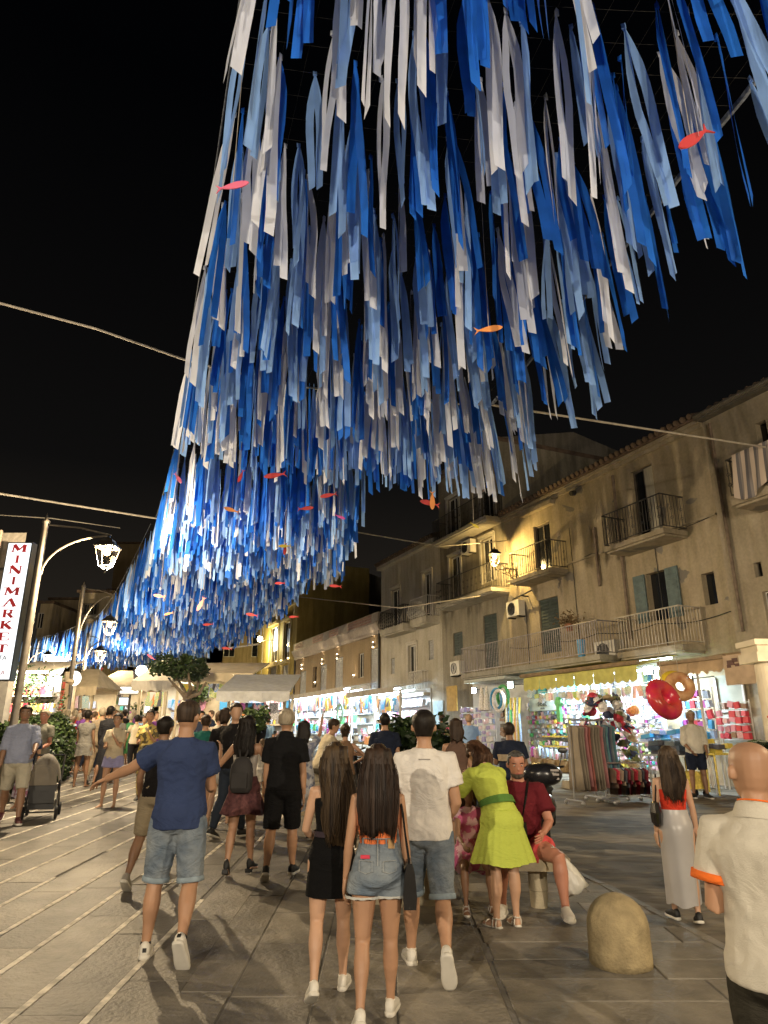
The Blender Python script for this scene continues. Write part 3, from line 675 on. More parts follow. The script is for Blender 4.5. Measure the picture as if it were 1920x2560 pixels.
def street_lamp(x, y, hgt, reach, label, energy, s=1.15, lz=None):
    z0 = gz(y); r = thing('street_lamp', V((x, y, z0)), label, 'street lamp', 'street lamps along the left of the square')
    p = MB(); p.lathe((x, y, z0), [(.16, 0), (.16, .12), (.11, .2), (.11, .7), (.085, .8), (.08, 2.6), (.065, hgt-.3), (.065, hgt-.12), (.085, hgt-.1), (.085, hgt-.05), (.04, hgt), (.001, hgt+.14)], 12); p.build('pole', pole_m, r, smooth=True)
    lz = lz or hgt-1.25
    a = MB(); n = 14; pts = []
    top = z0+hgt-.42; st = z0+lz-.1+.0
    for i in range(n+1): t = i/n*pi/2; pts.append((x+.07+reach*.93*(1-cos(t)), y, st+(top-st)*sin(t)))
    a.tube(pts, .026, 8, hint=V((0, 1, 0))); a.tube([(x, y, top+.28), (x+reach*.55, y, top+.20), (x+reach+.05, y, top+.02)], .02, 6, hint=V((0, 1, 0)))
    c = V((x+reach, y, z0+lz)); a.tube([c+V((0, 0, .8*s)), (x+reach, y, top+.02)], .018, 6, hint=V((0, 1, 0))); a.build('arm', pole_m, r)
    lantern(r, c, s); light('POINT', c+V((0, 0, .24*s)), energy, WARM if y > 0 else REAR, .05, parent=r)
    return r
q = AT(265, 1400, 15)
street_lamp(-7.8, 15, 6.05, q.x+7.8, 'lit lantern street lamp on a curved arm next to the minimarket sign', 3300, 1.0, lz=AT(265, 1425, 15).z-gz(15))
x2 = AT(166, 1779, 25).x
street_lamp(x2, 25, 6.3, AT(273, 1570, 25).x-x2, 'lit street lamp whose thin pole stands behind the hedge', 1000, 1.0, lz=AT(273, 1590, 25).z-gz(25))
x3 = AT(205, 1700, 36).x
street_lamp(x3, 36, 5.7, AT(250, 1640, 36).x-x3, 'small distant lit street lamp under the far end of the ribbons', 1700, 1.1, lz=AT(250, 1655, 36).z-gz(36))
street_lamp(-6.6, -7.5, 6.05, 1.5, 'unseen street lamp added behind the photographer on the left', 4000, 1.15)  # unseen lamp, added to light the walkers' backs and the ribbons
street_lamp(5.6, -8.0, 6.05, -1.5, 'unseen street lamp added behind the photographer on the right', 4200, 1.15)  # second unseen rear lamp, added to even out the foreground light
street_lamp(-7.6, 4.6, 6.05, 1.5, 'added fill lamp out of view left of the man in blue', 450, 1.15)  # added as fill from the left, lower than the ribbons
street_lamp(9.3, 3.6, 6.05, -1.5, 'added fill lamp out of view right of the bald man', 1300, 1.15)  # added as fill for the ribbons from the right
street_lamp(AT(62, 1700, 50).x, 50, 6.3, 1.4, 'added far street lamp behind the long cream stall', 5000, 1.15)  # lamp added behind the stalls to brighten the far houses
# bracket lantern on the tall grey house
u, z = FW(1292, 1430); wr = thing('wall_lantern', W(u, 0, z), 'lit lantern on a scrolled iron wall bracket between two balconies', 'wall lamp')
uL, zL = FW(1238, 1418, 1.0); wd_ = 1.0; a = MB(); c = W(uL, wd_, zL)
wl = W(u, .02, z+.1); d_ = (c-wl); d_.z = 0
a.tube([wl, wl+d_*.5+V((0, 0, c.z-wl.z-.02))*.6, c+V((0, 0, -.1))], .022, 6); a.tube([wl+V((0, 0, -.5)), wl+V((0, 0, .12))], .022, 6)
for (t0, rr_, zz_) in ((.2, .16, -.12), (.42, .11, -.07), (.6, .08, -.03)): a.torus(wl+d_*t0+V((0, 0, zz_+(c.z-wl.z)*t0*.5)), d_.normalized(), V((0, 0, 1)), rr_, .013, 16, 5)
a.tube([wl+V((0, 0, -.5)), wl+d_*.3+V((0, 0, -.30)), wl+d_*.7+V((0, 0, c.z-wl.z-.18))], .016, 6); a.build('bracket', lamp_iron, wr)
lantern(wr, c+V((0, 0, 0)), .95); light('POINT', c+V((0, 0, .24*.95)), 650, (1, .70, .26), .05, parent=wr)
# globe wall lamp on the yellow house
u, z = FW(650, 1597, 1.0); c = W(u, 1.0, z); g = thing('wall_lamp', W(u, 0, z), 'round lit globe lamp on a bracket at the yellow house corner', 'wall lamp')
a = MB(); a.tube([W(u-1.6, .02, z-.25), c+V((0, 0, -.15))], .03, 6); a.torus(W(u-1.0, .3, z-.45), WD, V((0, 0, 1)), .25, .02, 14, 5); a.build('bracket', lamp_iron, g)
b = MB(); b.ball(c, .24, 14, 9); b.build('globe', emitter('globe_glow', (1, .86, .5), 14), g, smooth=True); light('POINT', c+V((0, 0, -.35)), 1200, (1, .8, .36), .2, parent=g)

# ================================================================== MINIMARKET SIGN
YS = 11.0
tl = AT(22, 1358, YS); tr = AT(78, 1360, YS); br = AT(30, 1698, YS); sgz = br.z; sgt = tl.z
sx0 = (tl.x); sx1 = tr.x; wS = sx1-sx0
xc = (sx0+sx1)/2
sg = thing('minimarket_sign', V((xc, YS, gz(YS))), 'tall narrow lit white sign with red letters MINIMARKET at the left edge', 'sign')
xb = xc; sbody = MB(); sbody.box((xb, YS+.09, (sgt+sgz)/2), (wS/2+.02, .08, (sgt-sgz)/2+.02)); sbody.build('casing', black_plastic, sg)
fc = MB(); fc.box((xb, YS+.005, (sgt+sgz)/2), (wS/2, .004, (sgt-sgz)/2))
sm = M('sign_face', (.7, .75, .8), .4, 0, emit=(.84, .92, 1.0), estr=1.25)
fo = fc.build('face', sm, sg)
red = M('sign_red', (.45, .01, .02), .5, .25, 2)
GL = {  # heavy serif capitals as strokes in a unit square: (x0,y0,x1,y1,thickness)
 'M': [(.14, 0, .2, 1, .09), (.2, 1, .5, .25, .2), (.5, .25, .82, 1, .09), (.82, 0, .84, 1, .2)],
 'I': [(.5, 0, .5, 1, .24)], 'N': [(.18, 0, .18, 1, .09), (.18, 1, .82, 0, .22), (.82, 0, .82, 1, .09)],
 'A': [(.12, 0, .5, 1, .09), (.5, 1, .84, 0, .22), (.28, .32, .68, .32, .07)],
 'R': [(.25, 0, .25, 1, .22), (.25, .95, .68, .95, .1), (.68, .95, .76, .73, .2), (.76, .73, .66, .5, .2), (.25, .5, .66, .5, .1), (.5, .5, .84, 0, .2)],
 'K': [(.25, 0, .25, 1, .22), (.3, .42, .78, 1, .09), (.42, .55, .84, 0, .22)],
 'E': [(.25, 0, .25, 1, .22), (.25, .95, .82, .95, .09), (.25, .5, .62, .5, .09), (.25, .05, .85, .05, .09), (.82, .95, .82, .75, .07), (.85, .05, .85, .28, .07)],
 'T': [(.5, 0, .5, 1, .24), (.12, .95, .88, .95, .1), (.12, .95, .12, .7, .07), (.88, .95, .88, .7, .07)]}
SER = {'M': [(.14, 0), (.84, 0), (.14, 1), (.86, 1)], 'I': [(.5, 0), (.5, 1)], 'N': [(.18, 0), (.18, 1), (.82, 1)], 'A': [(.12, 0), (.84, 0)], 'R': [(.25, 0), (.25, 1), (.84, 0)], 'K': [(.25, 0), (.25, 1), (.78, 1), (.84, 0)], 'E': [(.25, 0), (.25, 1)], 'T': [(.5, 0)]}
ys_px = [1358+i*.1899*1 for i in (0,)]
rows = [(163, 1), (305, 1), (443, 1), (588, 1), (728, 1), (876, 1), (1020, 1), (1168, 1), (1322, 1), (1478, 1)]
wids = [190, 90, 170, 60, 185, 170, 150, 160, 150, 140]
for (yy_, _), ch, wpx in zip(rows, 'MINIMARKET', wids):
    cpx = 1340+yy_*.19; cz_ = AT(50, cpx, YS).z; hh = .128; ww = max(wpx, 120)*.19/FPX*11.6*1.12
    L_ = MB()
    def stroke(x0, y0, x1, y1, t, k=[0]):
        k[0] += 1
        a_ = V((xb+(x0-.5)*ww, YS-.003-.0004*(k[0] % 7), cz_+(y0-.5)*hh)); b_ = V((xb+(x1-.5)*ww, a_.y, cz_+(y1-.5)*hh)); d = (b_-a_); n_ = V((-d.z, 0, d.x)).normalized()*(t*ww/2 if abs(d.z) > abs(d.x)*.3 else t*hh/2)
        L_.hexa([a_-n_, b_-n_, b_+n_, a_+n_, a_-n_+V((0, .004, 0)), b_-n_+V((0, .004, 0)), b_+n_+V((0, .004, 0)), a_+n_+V((0, .004, 0))])
    for s_ in GL[ch]: stroke(*s_)
    for (a_, b_) in SER[ch]: stroke(a_-.17, b_+(.03 if b_ == 0 else -.03), a_+.17, b_+(.03 if b_ == 0 else -.03), .08)
    L_.build('letter', red, sg)
def text(parent, s, loc, size, mat, X=V((1, 0, 0)), Z=V((0, 0, 1)), name='lettering', depth=.003, align='CENTER'):
    cu = bpy.data.curves.new('t', 'FONT'); cu.body = s; cu.size = size; cu.extrude = depth; cu.align_x = align; cu.align_y = 'CENTER'; cu.resolution_u = 3
    o = bpy.data.objects.new('t', cu); COL.objects.link(o); dg = bpy.context.evaluated_depsgraph_get(); me = bpy.data.meshes.new_from_object(o.evaluated_get(dg)); bpy.data.objects.remove(o)
    X = X.normalized(); Z = Z.normalized(); N_ = X.cross(Z)
    mt = Matrix(((X.x, Z.x, N_.x, 0), (X.y, Z.y, N_.y, 0), (X.z, Z.z, N_.z, 0), (0, 0, 0, 1))); me.transform(mt)
    me.materials.clear(); me.materials.append(mat); me.name = name
    r = bpy.data.objects.new(name, me); COL.objects.link(r); r.parent = parent; r.location = V(loc)-ORG[parent.name]; return r
gtxt = M('sign_grey_text', (.12, .12, .13), .6, .1); rtxt = M('sign_brown_red_text', (.35, .08, .08), .6, .1)
for s_, py_, mt_ in (('FRUTTA', 1646, gtxt), ('E FIORI S', 1662, gtxt), ('VERDURA', 1682, rtxt)):
    pass
text(sg, 'FRUTTA', V((xb-.09, YS-.004, AT(50, 1645, YS).z)), .105, gtxt); text(sg, '&    S', V((xb-.10, YS-.004, AT(50, 1662, YS).z)), .10, gtxt); text(sg, 'VERDURA', V((xb-.11, YS-.004, AT(50, 1682, YS).z)), .10, rtxt)
mb = MB()
for zz in (sgz+.4, sgt-.4): mb.tube([(xb, YS+.15, zz), (xb-1.6, YS+.3, zz)], .025, 6)
mb.tube([(xb-1.6, YS+.3, gz(YS)), (xb-1.6, YS+.3, sgt+.1)], .06, 8)
mb.build('bracket', iron, sg)

# ================================================================== CANOPY OF RIBBONS
rib_w = M('white_ribbon', (.66, .71, .84), .45, .06, 3, trans=.45); rib_l = M('light_blue_ribbon', (.24, .43, .84), .4, .1, 3, trans=.42); rib_d = M('deep_blue_ribbon', (.02, .15, .66), .35, .15, 3, trans=.38)
RM = [rib_w, rib_l, rib_d]; RN = ['white', 'light blue', 'deep blue']
rb = random.Random(11)
def ribbon_rings(rg, length, seg=7, simple=False):
    """a strip knotted at its middle, two tails hanging; returns verts and faces in own frame"""
    vs, fs = [], []
    for s in (-1, 1):
        wdt = rg.uniform(.062, .094); ln = length*rg.uniform(.8, 1.0); sp = s*rg.uniform(.0, .06); tw = rg.uniform(-.7, .7); a0 = rg.uniform(-.5, .5); cur = rg.uniform(-.028, .028); b = len(vs)
        n = 3 if simple else seg; cut = rg.uniform(-.05, .05)
        for i in range(n+1):
            t = i/n; z = -ln*t+(cut if i == n else 0); w = wdt*(.16+.84*min(1, t*5))*(1 if t < .97 else .96); a = a0+tw*t*rg.uniform(.8, 1.1)
            cx = sp*min(1, t*2.2)+cur*sin(t*5)+.003*rg.uniform(-1, 1); cy = cur*.8*sin(t*4+s)
            vs.append((cx-cos(a)*w/2, cy-sin(a)*w/2, z-(cut if i == n else 0)*1.6)); vs.append((cx+cos(a)*w/2, cy+sin(a)*w/2, z))
        for i in range(n): fs.append((b+2*i, b+2*i+1, b+2*i+3, b+2*i+2))
    return vs, fs
NB = 12; RMESH = []
for c_ in range(3):
    row = []
    for k in range(NB):
        vs, fs = ribbon_rings(rb, 1.85, 8); vs += [(.022*cos(a), .022*sin(a), -.03+z) for z in (-.02, .04) for a in (0, 2.1, 4.2)]; b = len(vs)-6
        fs += [(b, b+1, b+4, b+3), (b+1, b+2, b+5, b+4), (b+2, b, b+3, b+5), (b+3, b+4, b+5)]
        me = bpy.data.meshes.new('ribbon'); me.from_pydata(vs, [], fs); me.materials.append(RM[c_]); me.polygons.foreach_set('use_smooth', [True]*len(fs)); me.update(); row.append(me)
    RMESH.append(row)
def quadpt(q, s, t, sag=.0):
    (a, b, c, d) = q; p = (V(a)*(1-s)+V(b)*s)*(1-t)+(V(d)*(1-s)+V(c)*s)*t; p.z -= sag*4*t*(1-t)*.5+sag*.6*4*s*(1-s)*.5; return p
# quads: near-left, near-right, far-right, far-left
SECT = [((( -0.5, 2.1, 8.0), (4.25, 2.0, 8.0), (2.15, 12.2, 8.0), (-3.45, 10.5, 8.0)), .35, 10.5, 1.0),
        (((-4.7, 14.2, 8.35), (-0.45, 15.0, 8.35), (-1.6, 22.5, 8.5), (-7.5, 21.3, 8.5)), .5, 15.0, 1.0),
        (((-8.0, 22.3, 8.6), (-2.6, 24.2, 8.6), (-9.6, 41.5, 8.9), (-19.0, 44.5, 8.9)), 1.2, 13.0, 1.0),
        (((-19.5, 45.5, 9.0), (-10.0, 42.5, 9.0), (-16, 58, 9.4), (-33, 60, 9.4)), .8, 9.0, 1.0)]
allr = []
for si, (q, sag, dens, _) in enumerate(SECT):
    A_ = abs(((V(q[1])-V(q[0])).cross(V(q[3])-V(q[0]))).length/2)+abs(((V(q[1])-V(q[2])).cross(V(q[3])-V(q[2]))).length/2)
    n = int(A_*dens); cols = max(6, int(sqrt(n*(V(q[1])-V(q[0])).length/(V(q[3])-V(q[0])).length))); rws = n//cols
    for i in range(cols):
        for j in range(rws):
            if si == 0 and rb.random() < .05+.45*max(0, .62-(j/rws))+(.30 if i > cols*.72 else 0): continue
            s = min(1, max(0, (i+.5+rb.uniform(-.5, .5))/cols)); t = min(1, max(0, (j+.5+rb.uniform(-1.1, 1.1))/rws))
            p = quadpt(q, s, t, sag); allr.append((si, p, rb.choice((0, 1, 1, 2, 2, 2) if si > 1 else (0, 0, 1, 1, 1, 2, 2, 2) if si else (0, 0, 1, 1, 2, 2, 2)), s, t))
for q_i, (sp_, si_) in enumerate(((.088, 0), (.10, 1))):      # the dense row tied along each far rope
    q, sag = SECT[si_][0], SECT[si_][1]; n_ = int((V(q[2])-V(q[3])).length/sp_)
    for k in range(n_): allr.append((si_, quadpt(q, (k+.5)/n_, 1.0, sag), rb.choice((0, 0, 1, 1, 1, 2, 2)), (k+.5)/n_, 1.0))
def vis(a):
    p = a[1]; d = sqrt(p.x**2+p.y**2+(p.z-CAMZ-1)**2)
    c, s = cos(PITCH), sin(PITCH); z = p.z-1-CAMZ; f = p.y*c+z*s
    if f < .5: return 99
    X = p.x/f*FPX; Y_ = (-p.y*s+z*c)/f*FPX
    return d if abs(X) < 1010 and abs(Y_) < 1500 else 50+d
allr.sort(key=vis)
GRP = 'ribbons knotted on the net over the street'
stuff = [MB() for _ in range(4)]
LBL = ['white ribbon hanging from the overhead net among blue ones', 'light blue ribbon hanging from the overhead net among white ones', 'deep blue ribbon hanging from the overhead net above the square']
for k, (si, p, c_, s, t) in enumerate(allr):
    L_ = rb.uniform(.80, 1.14) if t < .999 else rb.uniform(.95, 1.12); rz = rb.gauss(0, .7); tx = rb.gauss(0, .025)+.02; p = p+V((0, 0, rb.uniform(-.28, .12) if t < .999 else 0))
    ty = rb.gauss(0, .03)+(.03 if s < .05 else 0)-(.13*s*s*(1.2-.6*t) if si == 0 else 0)
    if k < 300:
        o = bpy.data.objects.new('ribbon', RMESH[c_][rb.randrange(NB)]); COL.objects.link(o); o.location = p; o.rotation_euler = (tx, ty, rz); o.scale = (1, 1, L_)
        tag(o, LBL[c_], 'ribbon', GRP)
    else:
        mb = stuff[si]; mb.mi = c_; vs, fs = ribbon_rings(rb, 1.85*L_, 5, si > 0); cz_, sz_ = cos(rz), sin(rz)
        mb.add([(p.x+(x*cz_-y*sz_)+z*ty, p.y+(x*sz_+y*cz_)-z*tx, p.z+z) for x, y, z in vs], fs)
for i, mb in enumerate(stuff):
    if mb.v: mb.build('ribbons', RM, None, smooth=True, kind='stuff', loc=quadpt(SECT[i][0], .5, .5), label='mass of blue and white ribbons hanging from net section over the street', cat='ribbons')
# nets and ropes
net_m = M('net_cord', (.012, .012, .013), .8, .2); rope_m = M('pale_rope', (.42, .38, .32), .8, .15)
for si, (q, sag, dens, _) in enumerate(SECT):
    r = thing('net', V(quadpt(q, .5, .5)), ['nearest black net overhead carrying the first ribbons', 'second net carrying ribbons before the yellow house', 'third long net carrying ribbons over the far square', 'farthest net of ribbons bending away to the left'][si], 'net', 'nets stretched over the street')
    mb = MB(); ns, ntt = (22, 34) if si < 2 else (16, 26)
    for i in range(ns+1): mb.tube([quadpt(q, i/ns, j/10, sag)+V((0, 0, .01)) for j in range(11)], .003 if si else .0016, 3, cap=False)
    for j in range(ntt+1): mb.tube([quadpt(q, i/6, j/ntt, sag)+V((0, 0, .015)) for i in range(7)], .003 if si else .0016, 3, cap=False)
    mb.build('cords', net_m, r, kind='stuff')
    e = MB(); e.tube([quadpt(q, 1, j/16, sag)+V((.02*sin(j*9), 0, .02)) for j in range(17)], .035 if si == 0 else .025, 6); e.tube([quadpt(q, 0, j/10, sag)+V((0, 0, .02)) for j in range(11)], .01, 5); e.build('edge_cord', M('edge_cord', (.10, .12, .16), .8, .4, 30), r)
def rope(pts, label, rad=.02, group='ropes stretched across the street', sag=0.0):
    mb = MB(); P_ = []
    for a, b in zip(pts, pts[1:]):
        for i in range(10): t = i/10; p = V(a)*(1-t)+V(b)*t; p.z -= sag*4*t*(1-t); P_.append(p)
    P_.append(V(pts[-1])); mb.tube(P_, rad, 6); mb.build('rope', rope_m, None, label=label, cat='rope', group=group)
fl, fr_ = V(SECT[0][0][3]), V(SECT[0][0][2])
rope([AT(-60, 742, 8.4), AT(240, 822, 9.3), fl], 'pale rope from the upper left to the left end of the nearest ribbons', .018)
rope([fl, fr_], 'rope along the far edge of the nearest net', .018, sag=.2)
q_ = W(FW(1990, 1130)[0], 0.05, FW(1990, 1130)[1])
rope([fr_, q_], 'pale rope from the ribbons to the pale house at the right edge', .022)
f2l, f2r = V(SECT[1][0][3]), V(SECT[1][0][2])
rope([AT(-40, 1228, 17.5), f2l], 'pale rope from left over the first street lamp to the second net', .03); rope([f2l, f2r], 'rope along the far edge of the second net', .025)
uq, zq = FW(1270, 1352); rope([f2r, AT(1100, 1366, 24), W(uq, .05, zq)], 'thin rope crossing the dark sky to the tall grey house', .022)
uq, zq = FW(1268, 1480, .1); rope([AT(640, 1480, 38), AT(1000, 1520, 28), W(uq, .1, zq)], 'slack pale rope running under the balcony to the brown house', .025)
rope([AT(-40, 1285, 20), AT(130, 1296, 20), AT(300, 1320, 24)], 'faint wire passing behind the first street lamp', .014)
rope([AT(560, 1622, 40), AT(648, 1610, 38)], 'short pale rope reaching the globe lamp of the yellow house', .05)

# paper fish on threads
def fish(px, py, Y, L_, col, ang, label, curve=.0):
    k_ = ray(px, py); Y0 = Y; Y = min(Y, 4.0/(k_.z/k_.y)) if k_.z/k_.y > .2 else Y; L_ = L_*Y/Y0; c = AT(px, py, Y); r = thing('hanging_fish', c, label, 'fish', 'paper fish hanging among the ribbons'); n = 12
    X = V((cos(ang), 0.15, sin(ang))).normalized(); Z = V((-sin(ang), 0, cos(ang))); N_ = X.cross(Z).normalized()
    prof = [(0, .0), (.04, .045), (.12, .085), (.25, .115), (.4, .12), (.55, .10), (.7, .06), (.8, .03), (.84, .028), (.9, .07), (1.0, .15)]
    top = [c+X*((t-.5)*L_)+Z*(h*L_)+N_*(.015*L_) for t, h in prof]; bot = [c+X*((t-.5)*L_)-Z*(h*L_)+N_*(.015*L_) for t, h in prof]
    top2 = [p-N_*(.03*L_) for p in top]; bot2 = [p-N_*(.03*L_) for p in bot]
    # forked tail: pull the middle of the end inward
    mb = MB(); n = len(prof); notch = c+X*(.40*L_)
    vs = top+bot+top2+bot2; fs = []
    for i in range(n-2):
        fs += [(i, i+1, n+i+1, n+i), (2*n+i, 3*n+i, 3*n+i+1, 2*n+i+1), (i, 2*n+i, 2*n+i+1, i+1), (n+i, n+i+1, 3*n+i+1, 3*n+i)]
    vs += [notch+N_*(.015*L_), notch-N_*(.015*L_)]; k = len(vs)-2; i = n-2
    fs += [(i, i+1, k), (n+i+1, n+i, k), (i, k, n+i), (2*n+i, k+1, 2*n+i+1), (3*n+i+1, k+1, 3*n+i), (2*n+i, 3*n+i, k+1), (i, 2*n+i, 2*n+i+1, i+1), (n+i, n+i+1, 3*n+i+1, 3*n+i), (i+1, 2*n+i+1, k+1, k), (n+i+1, k, k+1, 3*n+i+1)]
    mb.add(vs, fs); mb.build('body', col, r)
    t = MB(); t.tube([c+Z*.1*L_, c+V((0, 0, 8.1-c.z))], .003, 4); t.build('thread', rope_m, r)
F_pink = M('fish_pink', (.75, .16, .28), .6, .05); F_red = M('fish_red', (.55, .05, .05), .6, .05); F_or = M('fish_orange', (.80, .30, .08), .6, .05); F_ye = M('fish_yellow', (.75, .6, .06), .6, .05); F_co = M('fish_coral', (.8, .2, .14), .6, .05); F_ma = M('fish_magenta', (.7, .10, .42), .6, .05)
for a in ((581, 465, 6.3, .40, F_pink, pi+.12, 'pink fish hanging at the left edge of the ribbons'), (1736, 345, 5.2, .50, F_red, .72, 'large red fish tilted up at the upper right'),
          (1221, 823, 8.3, .40, F_or, pi+.08, 'orange fish hanging right of centre in the ribbons'), (688, 1188, 12.9, .46, F_red, .22, 'red fish under the left part of the first ribbon fringe'),
          (822, 1238, 13.5, .38, F_red, .25, 'dark red fish left of the fringe corner'), (764, 1271, 14, .36, F_red, pi+.05, 'red fish with its tail to the left in the second ribbons'),
          (579, 1275, 14, .36, F_or, -.28, 'orange fish in the second ribbons near their left side'), (850, 1292, 15, .28, F_ma, 2.7, 'magenta fish at the right side of the second ribbons'),
          (1075, 1258, 13, .42, F_red, -.2, 'red fish behind the upright orange fish under the fringe'), (1081, 1250, 12.6, .42, F_or, 1.55, 'upright orange fish just under the fringe by the balcony'),
          (1186, 1313, 15, .26, F_ye, 2.5, 'small yellow fish in front of the upper balcony'), (712, 1365, 16, .32, F_ye, 0.05, 'yellow fish crossing a red one in the second ribbons'),
          (713, 1372, 16.3, .34, F_red, 1.5, 'upright red fish crossing the yellow one'), (399, 1490, 18, .32, F_or, -.15, 'orange fish below the brightly lit ribbon tips'),
          (502, 1510, 18, .42, F_co, 1.2, 'coral fish hanging tail up under the lit ribbon tips'), (422, 1534, 19, .26, F_or, .3, 'small orange fish lowest under the lit ribbon tips'),
          (839, 1465, 19, .36, F_red, -.05, 'red fish beside the lit terrace wall'), (630, 1537, 20, .36, F_red, -.15, 'red fish low in front of the ochre house'),
          (700, 1458, 18, .28, F_red, .05, 'small red fish at the lower right of the second ribbons'), (445, 1195, 12.5, .3, F_pink, 2.2, 'pink fish tilted at the far left ribbon edge'),
          (602, 1190, 12.6, .3, F_red, 1.3, 'upright dark red fish under the first fringe'), (378, 1643, 30, .45, F_pink, -.6, 'pinkish fish above the tree crown on its left'),
          (248, 1680, 32, .5, F_red, .9, 'red fish beneath the farthest ribbons'), (735, 1542, 22, .32, F_red, .05, 'red fish hanging over the yellow house cornice'),
          (568, 1621, 26, .4, F_red, -.1, 'dim red fish right of the tree crown'), (521, 1561, 26, .42, F_red, .1, 'red fish deep within the third ribbons')):
    fish(*a)

# ================================================================== TREES, HEDGE, PLANTS
leafd = M('leaf_dark', (.018, .034, .012), .5, .4, 1.3); leafm = M('leaf_mid', (.04, .07, .02), .5, .4, 1.3); leafl = M('leaf_light', (.075, .12, .03), .5, .3, 1.3); bark = M('bark', (.13, .10, .07), .9, .3, 8, bump=.5)
def leaves(mb, pts_fn, n, size, rg, nm=3):
    for i in range(n):
        p, up = pts_fn(rg); a = V((rg.gauss(0, 1), rg.gauss(0, 1), rg.gauss(0, .6))).normalized(); b = a.cross(V((rg.gauss(0, 1), rg.gauss(0, 1), rg.gauss(0, 1)))).normalized()
        s = size*rg.uniform(.6, 1.3); mb.mi = rg.randrange(nm)
        mb.add([p-a*s, p+b*s*.45, p+a*s, p-b*s*.45], [(0, 1, 2), (0, 2, 3)])
rt = random.Random(5); Yt = 23.5; base = AT(466, 1800, Yt); base.z = gz(Yt); tree = thing('square_tree', base, 'low spreading tree with forked trunk standing among the market stalls', 'tree')
fk = AT(466, 1745, Yt); mb = MB(); mb.tube([base, V((base.x+.05, Yt, (base.z+fk.z)/2)), fk], [.17, .13, .13], 9)
for (px, py, dy) in ((425, 1700, 0), (440, 1690, 1), (515, 1705, -.4), (500, 1690, .8), (470, 1680, -.6)):
    e_ = AT(px, py, Yt+dy); mb.tube([fk, fk.lerp(e_, .5)+V((.12, 0, -.12)), e_], [.09, .06, .03], 7)
mb.build('trunk', bark, tree)
c_t = AT(452, 1666, Yt); mb = MB()
blobs = [(c_t+V((rt.uniform(-.72, .72), rt.uniform(-.7, .7), rt.uniform(-.24, .24))), rt.uniform(.16, .36)) for _ in range(26)]
def pf(rg): c, r_ = blobs[rg.randrange(len(blobs))]; d = V((rg.gauss(0, 1), rg.gauss(0, 1), rg.gauss(0, 1))).normalized()*r_*rg.uniform(.55, 1.05); d.z *= .7; return c+d, None
leaves(mb, pf, 4200, .07, rt); mb.build('crown', [leafd, leafd, leafm], tree, kind='stuff')
hb = G(150, 1900); hd = thing('hedge', V((-9.0, 17.2, gz(17))), 'dense green hedge behind the pushchair at the left', 'hedge'); mb = MB()
hx0, hx1 = AT(88, 1800, 17).x, AT(190, 1800, 17.0).x
def ph(rg):
    x = rg.uniform(hx0, hx1); y = rg.uniform(15.6, 20.5)*1.0; x -= (y-15.6)*.33; z = rg.uniform(0, 1.0)
    k = rg.randrange(3)
    if k == 0: y = 15.6+rg.uniform(-.1, .12); x = rg.uniform(hx0-.2, hx1)
    elif k == 1: x = hx1+rg.uniform(-.12, .12)-(y-15.6)*.33
    else: z = 1+rg.uniform(-.06, .06)
    hh = 1.42+.12*sin(x*3)+.1*sin(y*2.2); bul = .12*sin(z*3)
    return V((x+bul*(k == 1), y-bul*(k == 0), gz(y)+.04+z*hh+.08*mnoise.noise(V((x*3, y*3, z*6))))), None
leaves(mb, ph, 9000, .075, rt); mb.build('leaves', [leafm, leafl, leafd], hd, kind='stuff')
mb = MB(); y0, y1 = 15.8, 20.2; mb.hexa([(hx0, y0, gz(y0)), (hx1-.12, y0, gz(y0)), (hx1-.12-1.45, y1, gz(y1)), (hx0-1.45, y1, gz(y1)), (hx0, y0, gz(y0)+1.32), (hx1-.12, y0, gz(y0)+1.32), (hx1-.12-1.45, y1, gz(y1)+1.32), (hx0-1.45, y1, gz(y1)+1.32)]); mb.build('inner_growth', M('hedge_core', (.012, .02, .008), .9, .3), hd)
def bush(name, label, c, r_, n, size, mats, cat='plant', stem=None, seed=1, squash=.9):
    o = thing(name, V((c.x, c.y, gz(c.y))), label, cat); rg = random.Random(seed); mb = MB(); bl = [(c+V((rg.uniform(-.6, .6)*r_, rg.uniform(-.6, .6)*r_, rg.uniform(-.5, .5)*r_*squash)), r_*rg.uniform(.35, .6)) for _ in range(14)]
    def p(rg): b, q = bl[rg.randrange(14)]; d = V((rg.gauss(0, 1), rg.gauss(0, 1), rg.gauss(0, 1))).normalized()*q*rg.uniform(.5, 1.1); return b+d, None
    leaves(mb, p, n, size, rg); mb.build('foliage', mats, o, kind='stuff')
    s = MB(); s.tube([V((c.x, c.y, gz(c.y)+.02)), c], [.05, .03], 6); s.build('stem', bark, o); return o
def planter(c, r_, h, label, mat=None):
    o = thing('stone_planter', V((c.x, c.y, gz(c.y))), label, 'planter', 'stone planters on the square'); mb = MB(); mb.lathe((c.x, c.y, gz(c.y)), [(r_*.8, 0), (r_*.82, .06), (r_*.9, h*.5), (r_*.98, h*.8), (r_*1.08, h*.82), (r_*1.08, h), (r_*.95, h), (r_*.93, h*.9), (.001, h*.88)], 28); mb.build('bowl', mat or M('planter_stone', (.42, .36, .25), .8, .2, 5, bump=.4), o, smooth=False)
pc = G(800, 2035); planter(pc, .50, .72, 'round stone planter the man in the cream polo leans on'); 
pc2 = V((pc.x+1.7, pc.y-.4, 0)); planter(pc2, .55, .75, 'round stone planter with a dark shrub behind the two long haired girls')
bush('dark_shrub', 'dark spiky shrub growing from the planter behind the two girls', V((pc2.x+.05, pc2.y, 1.45)), .75, 2600, .10, [leafd, leafd, leafm], 'shrub', seed=4)
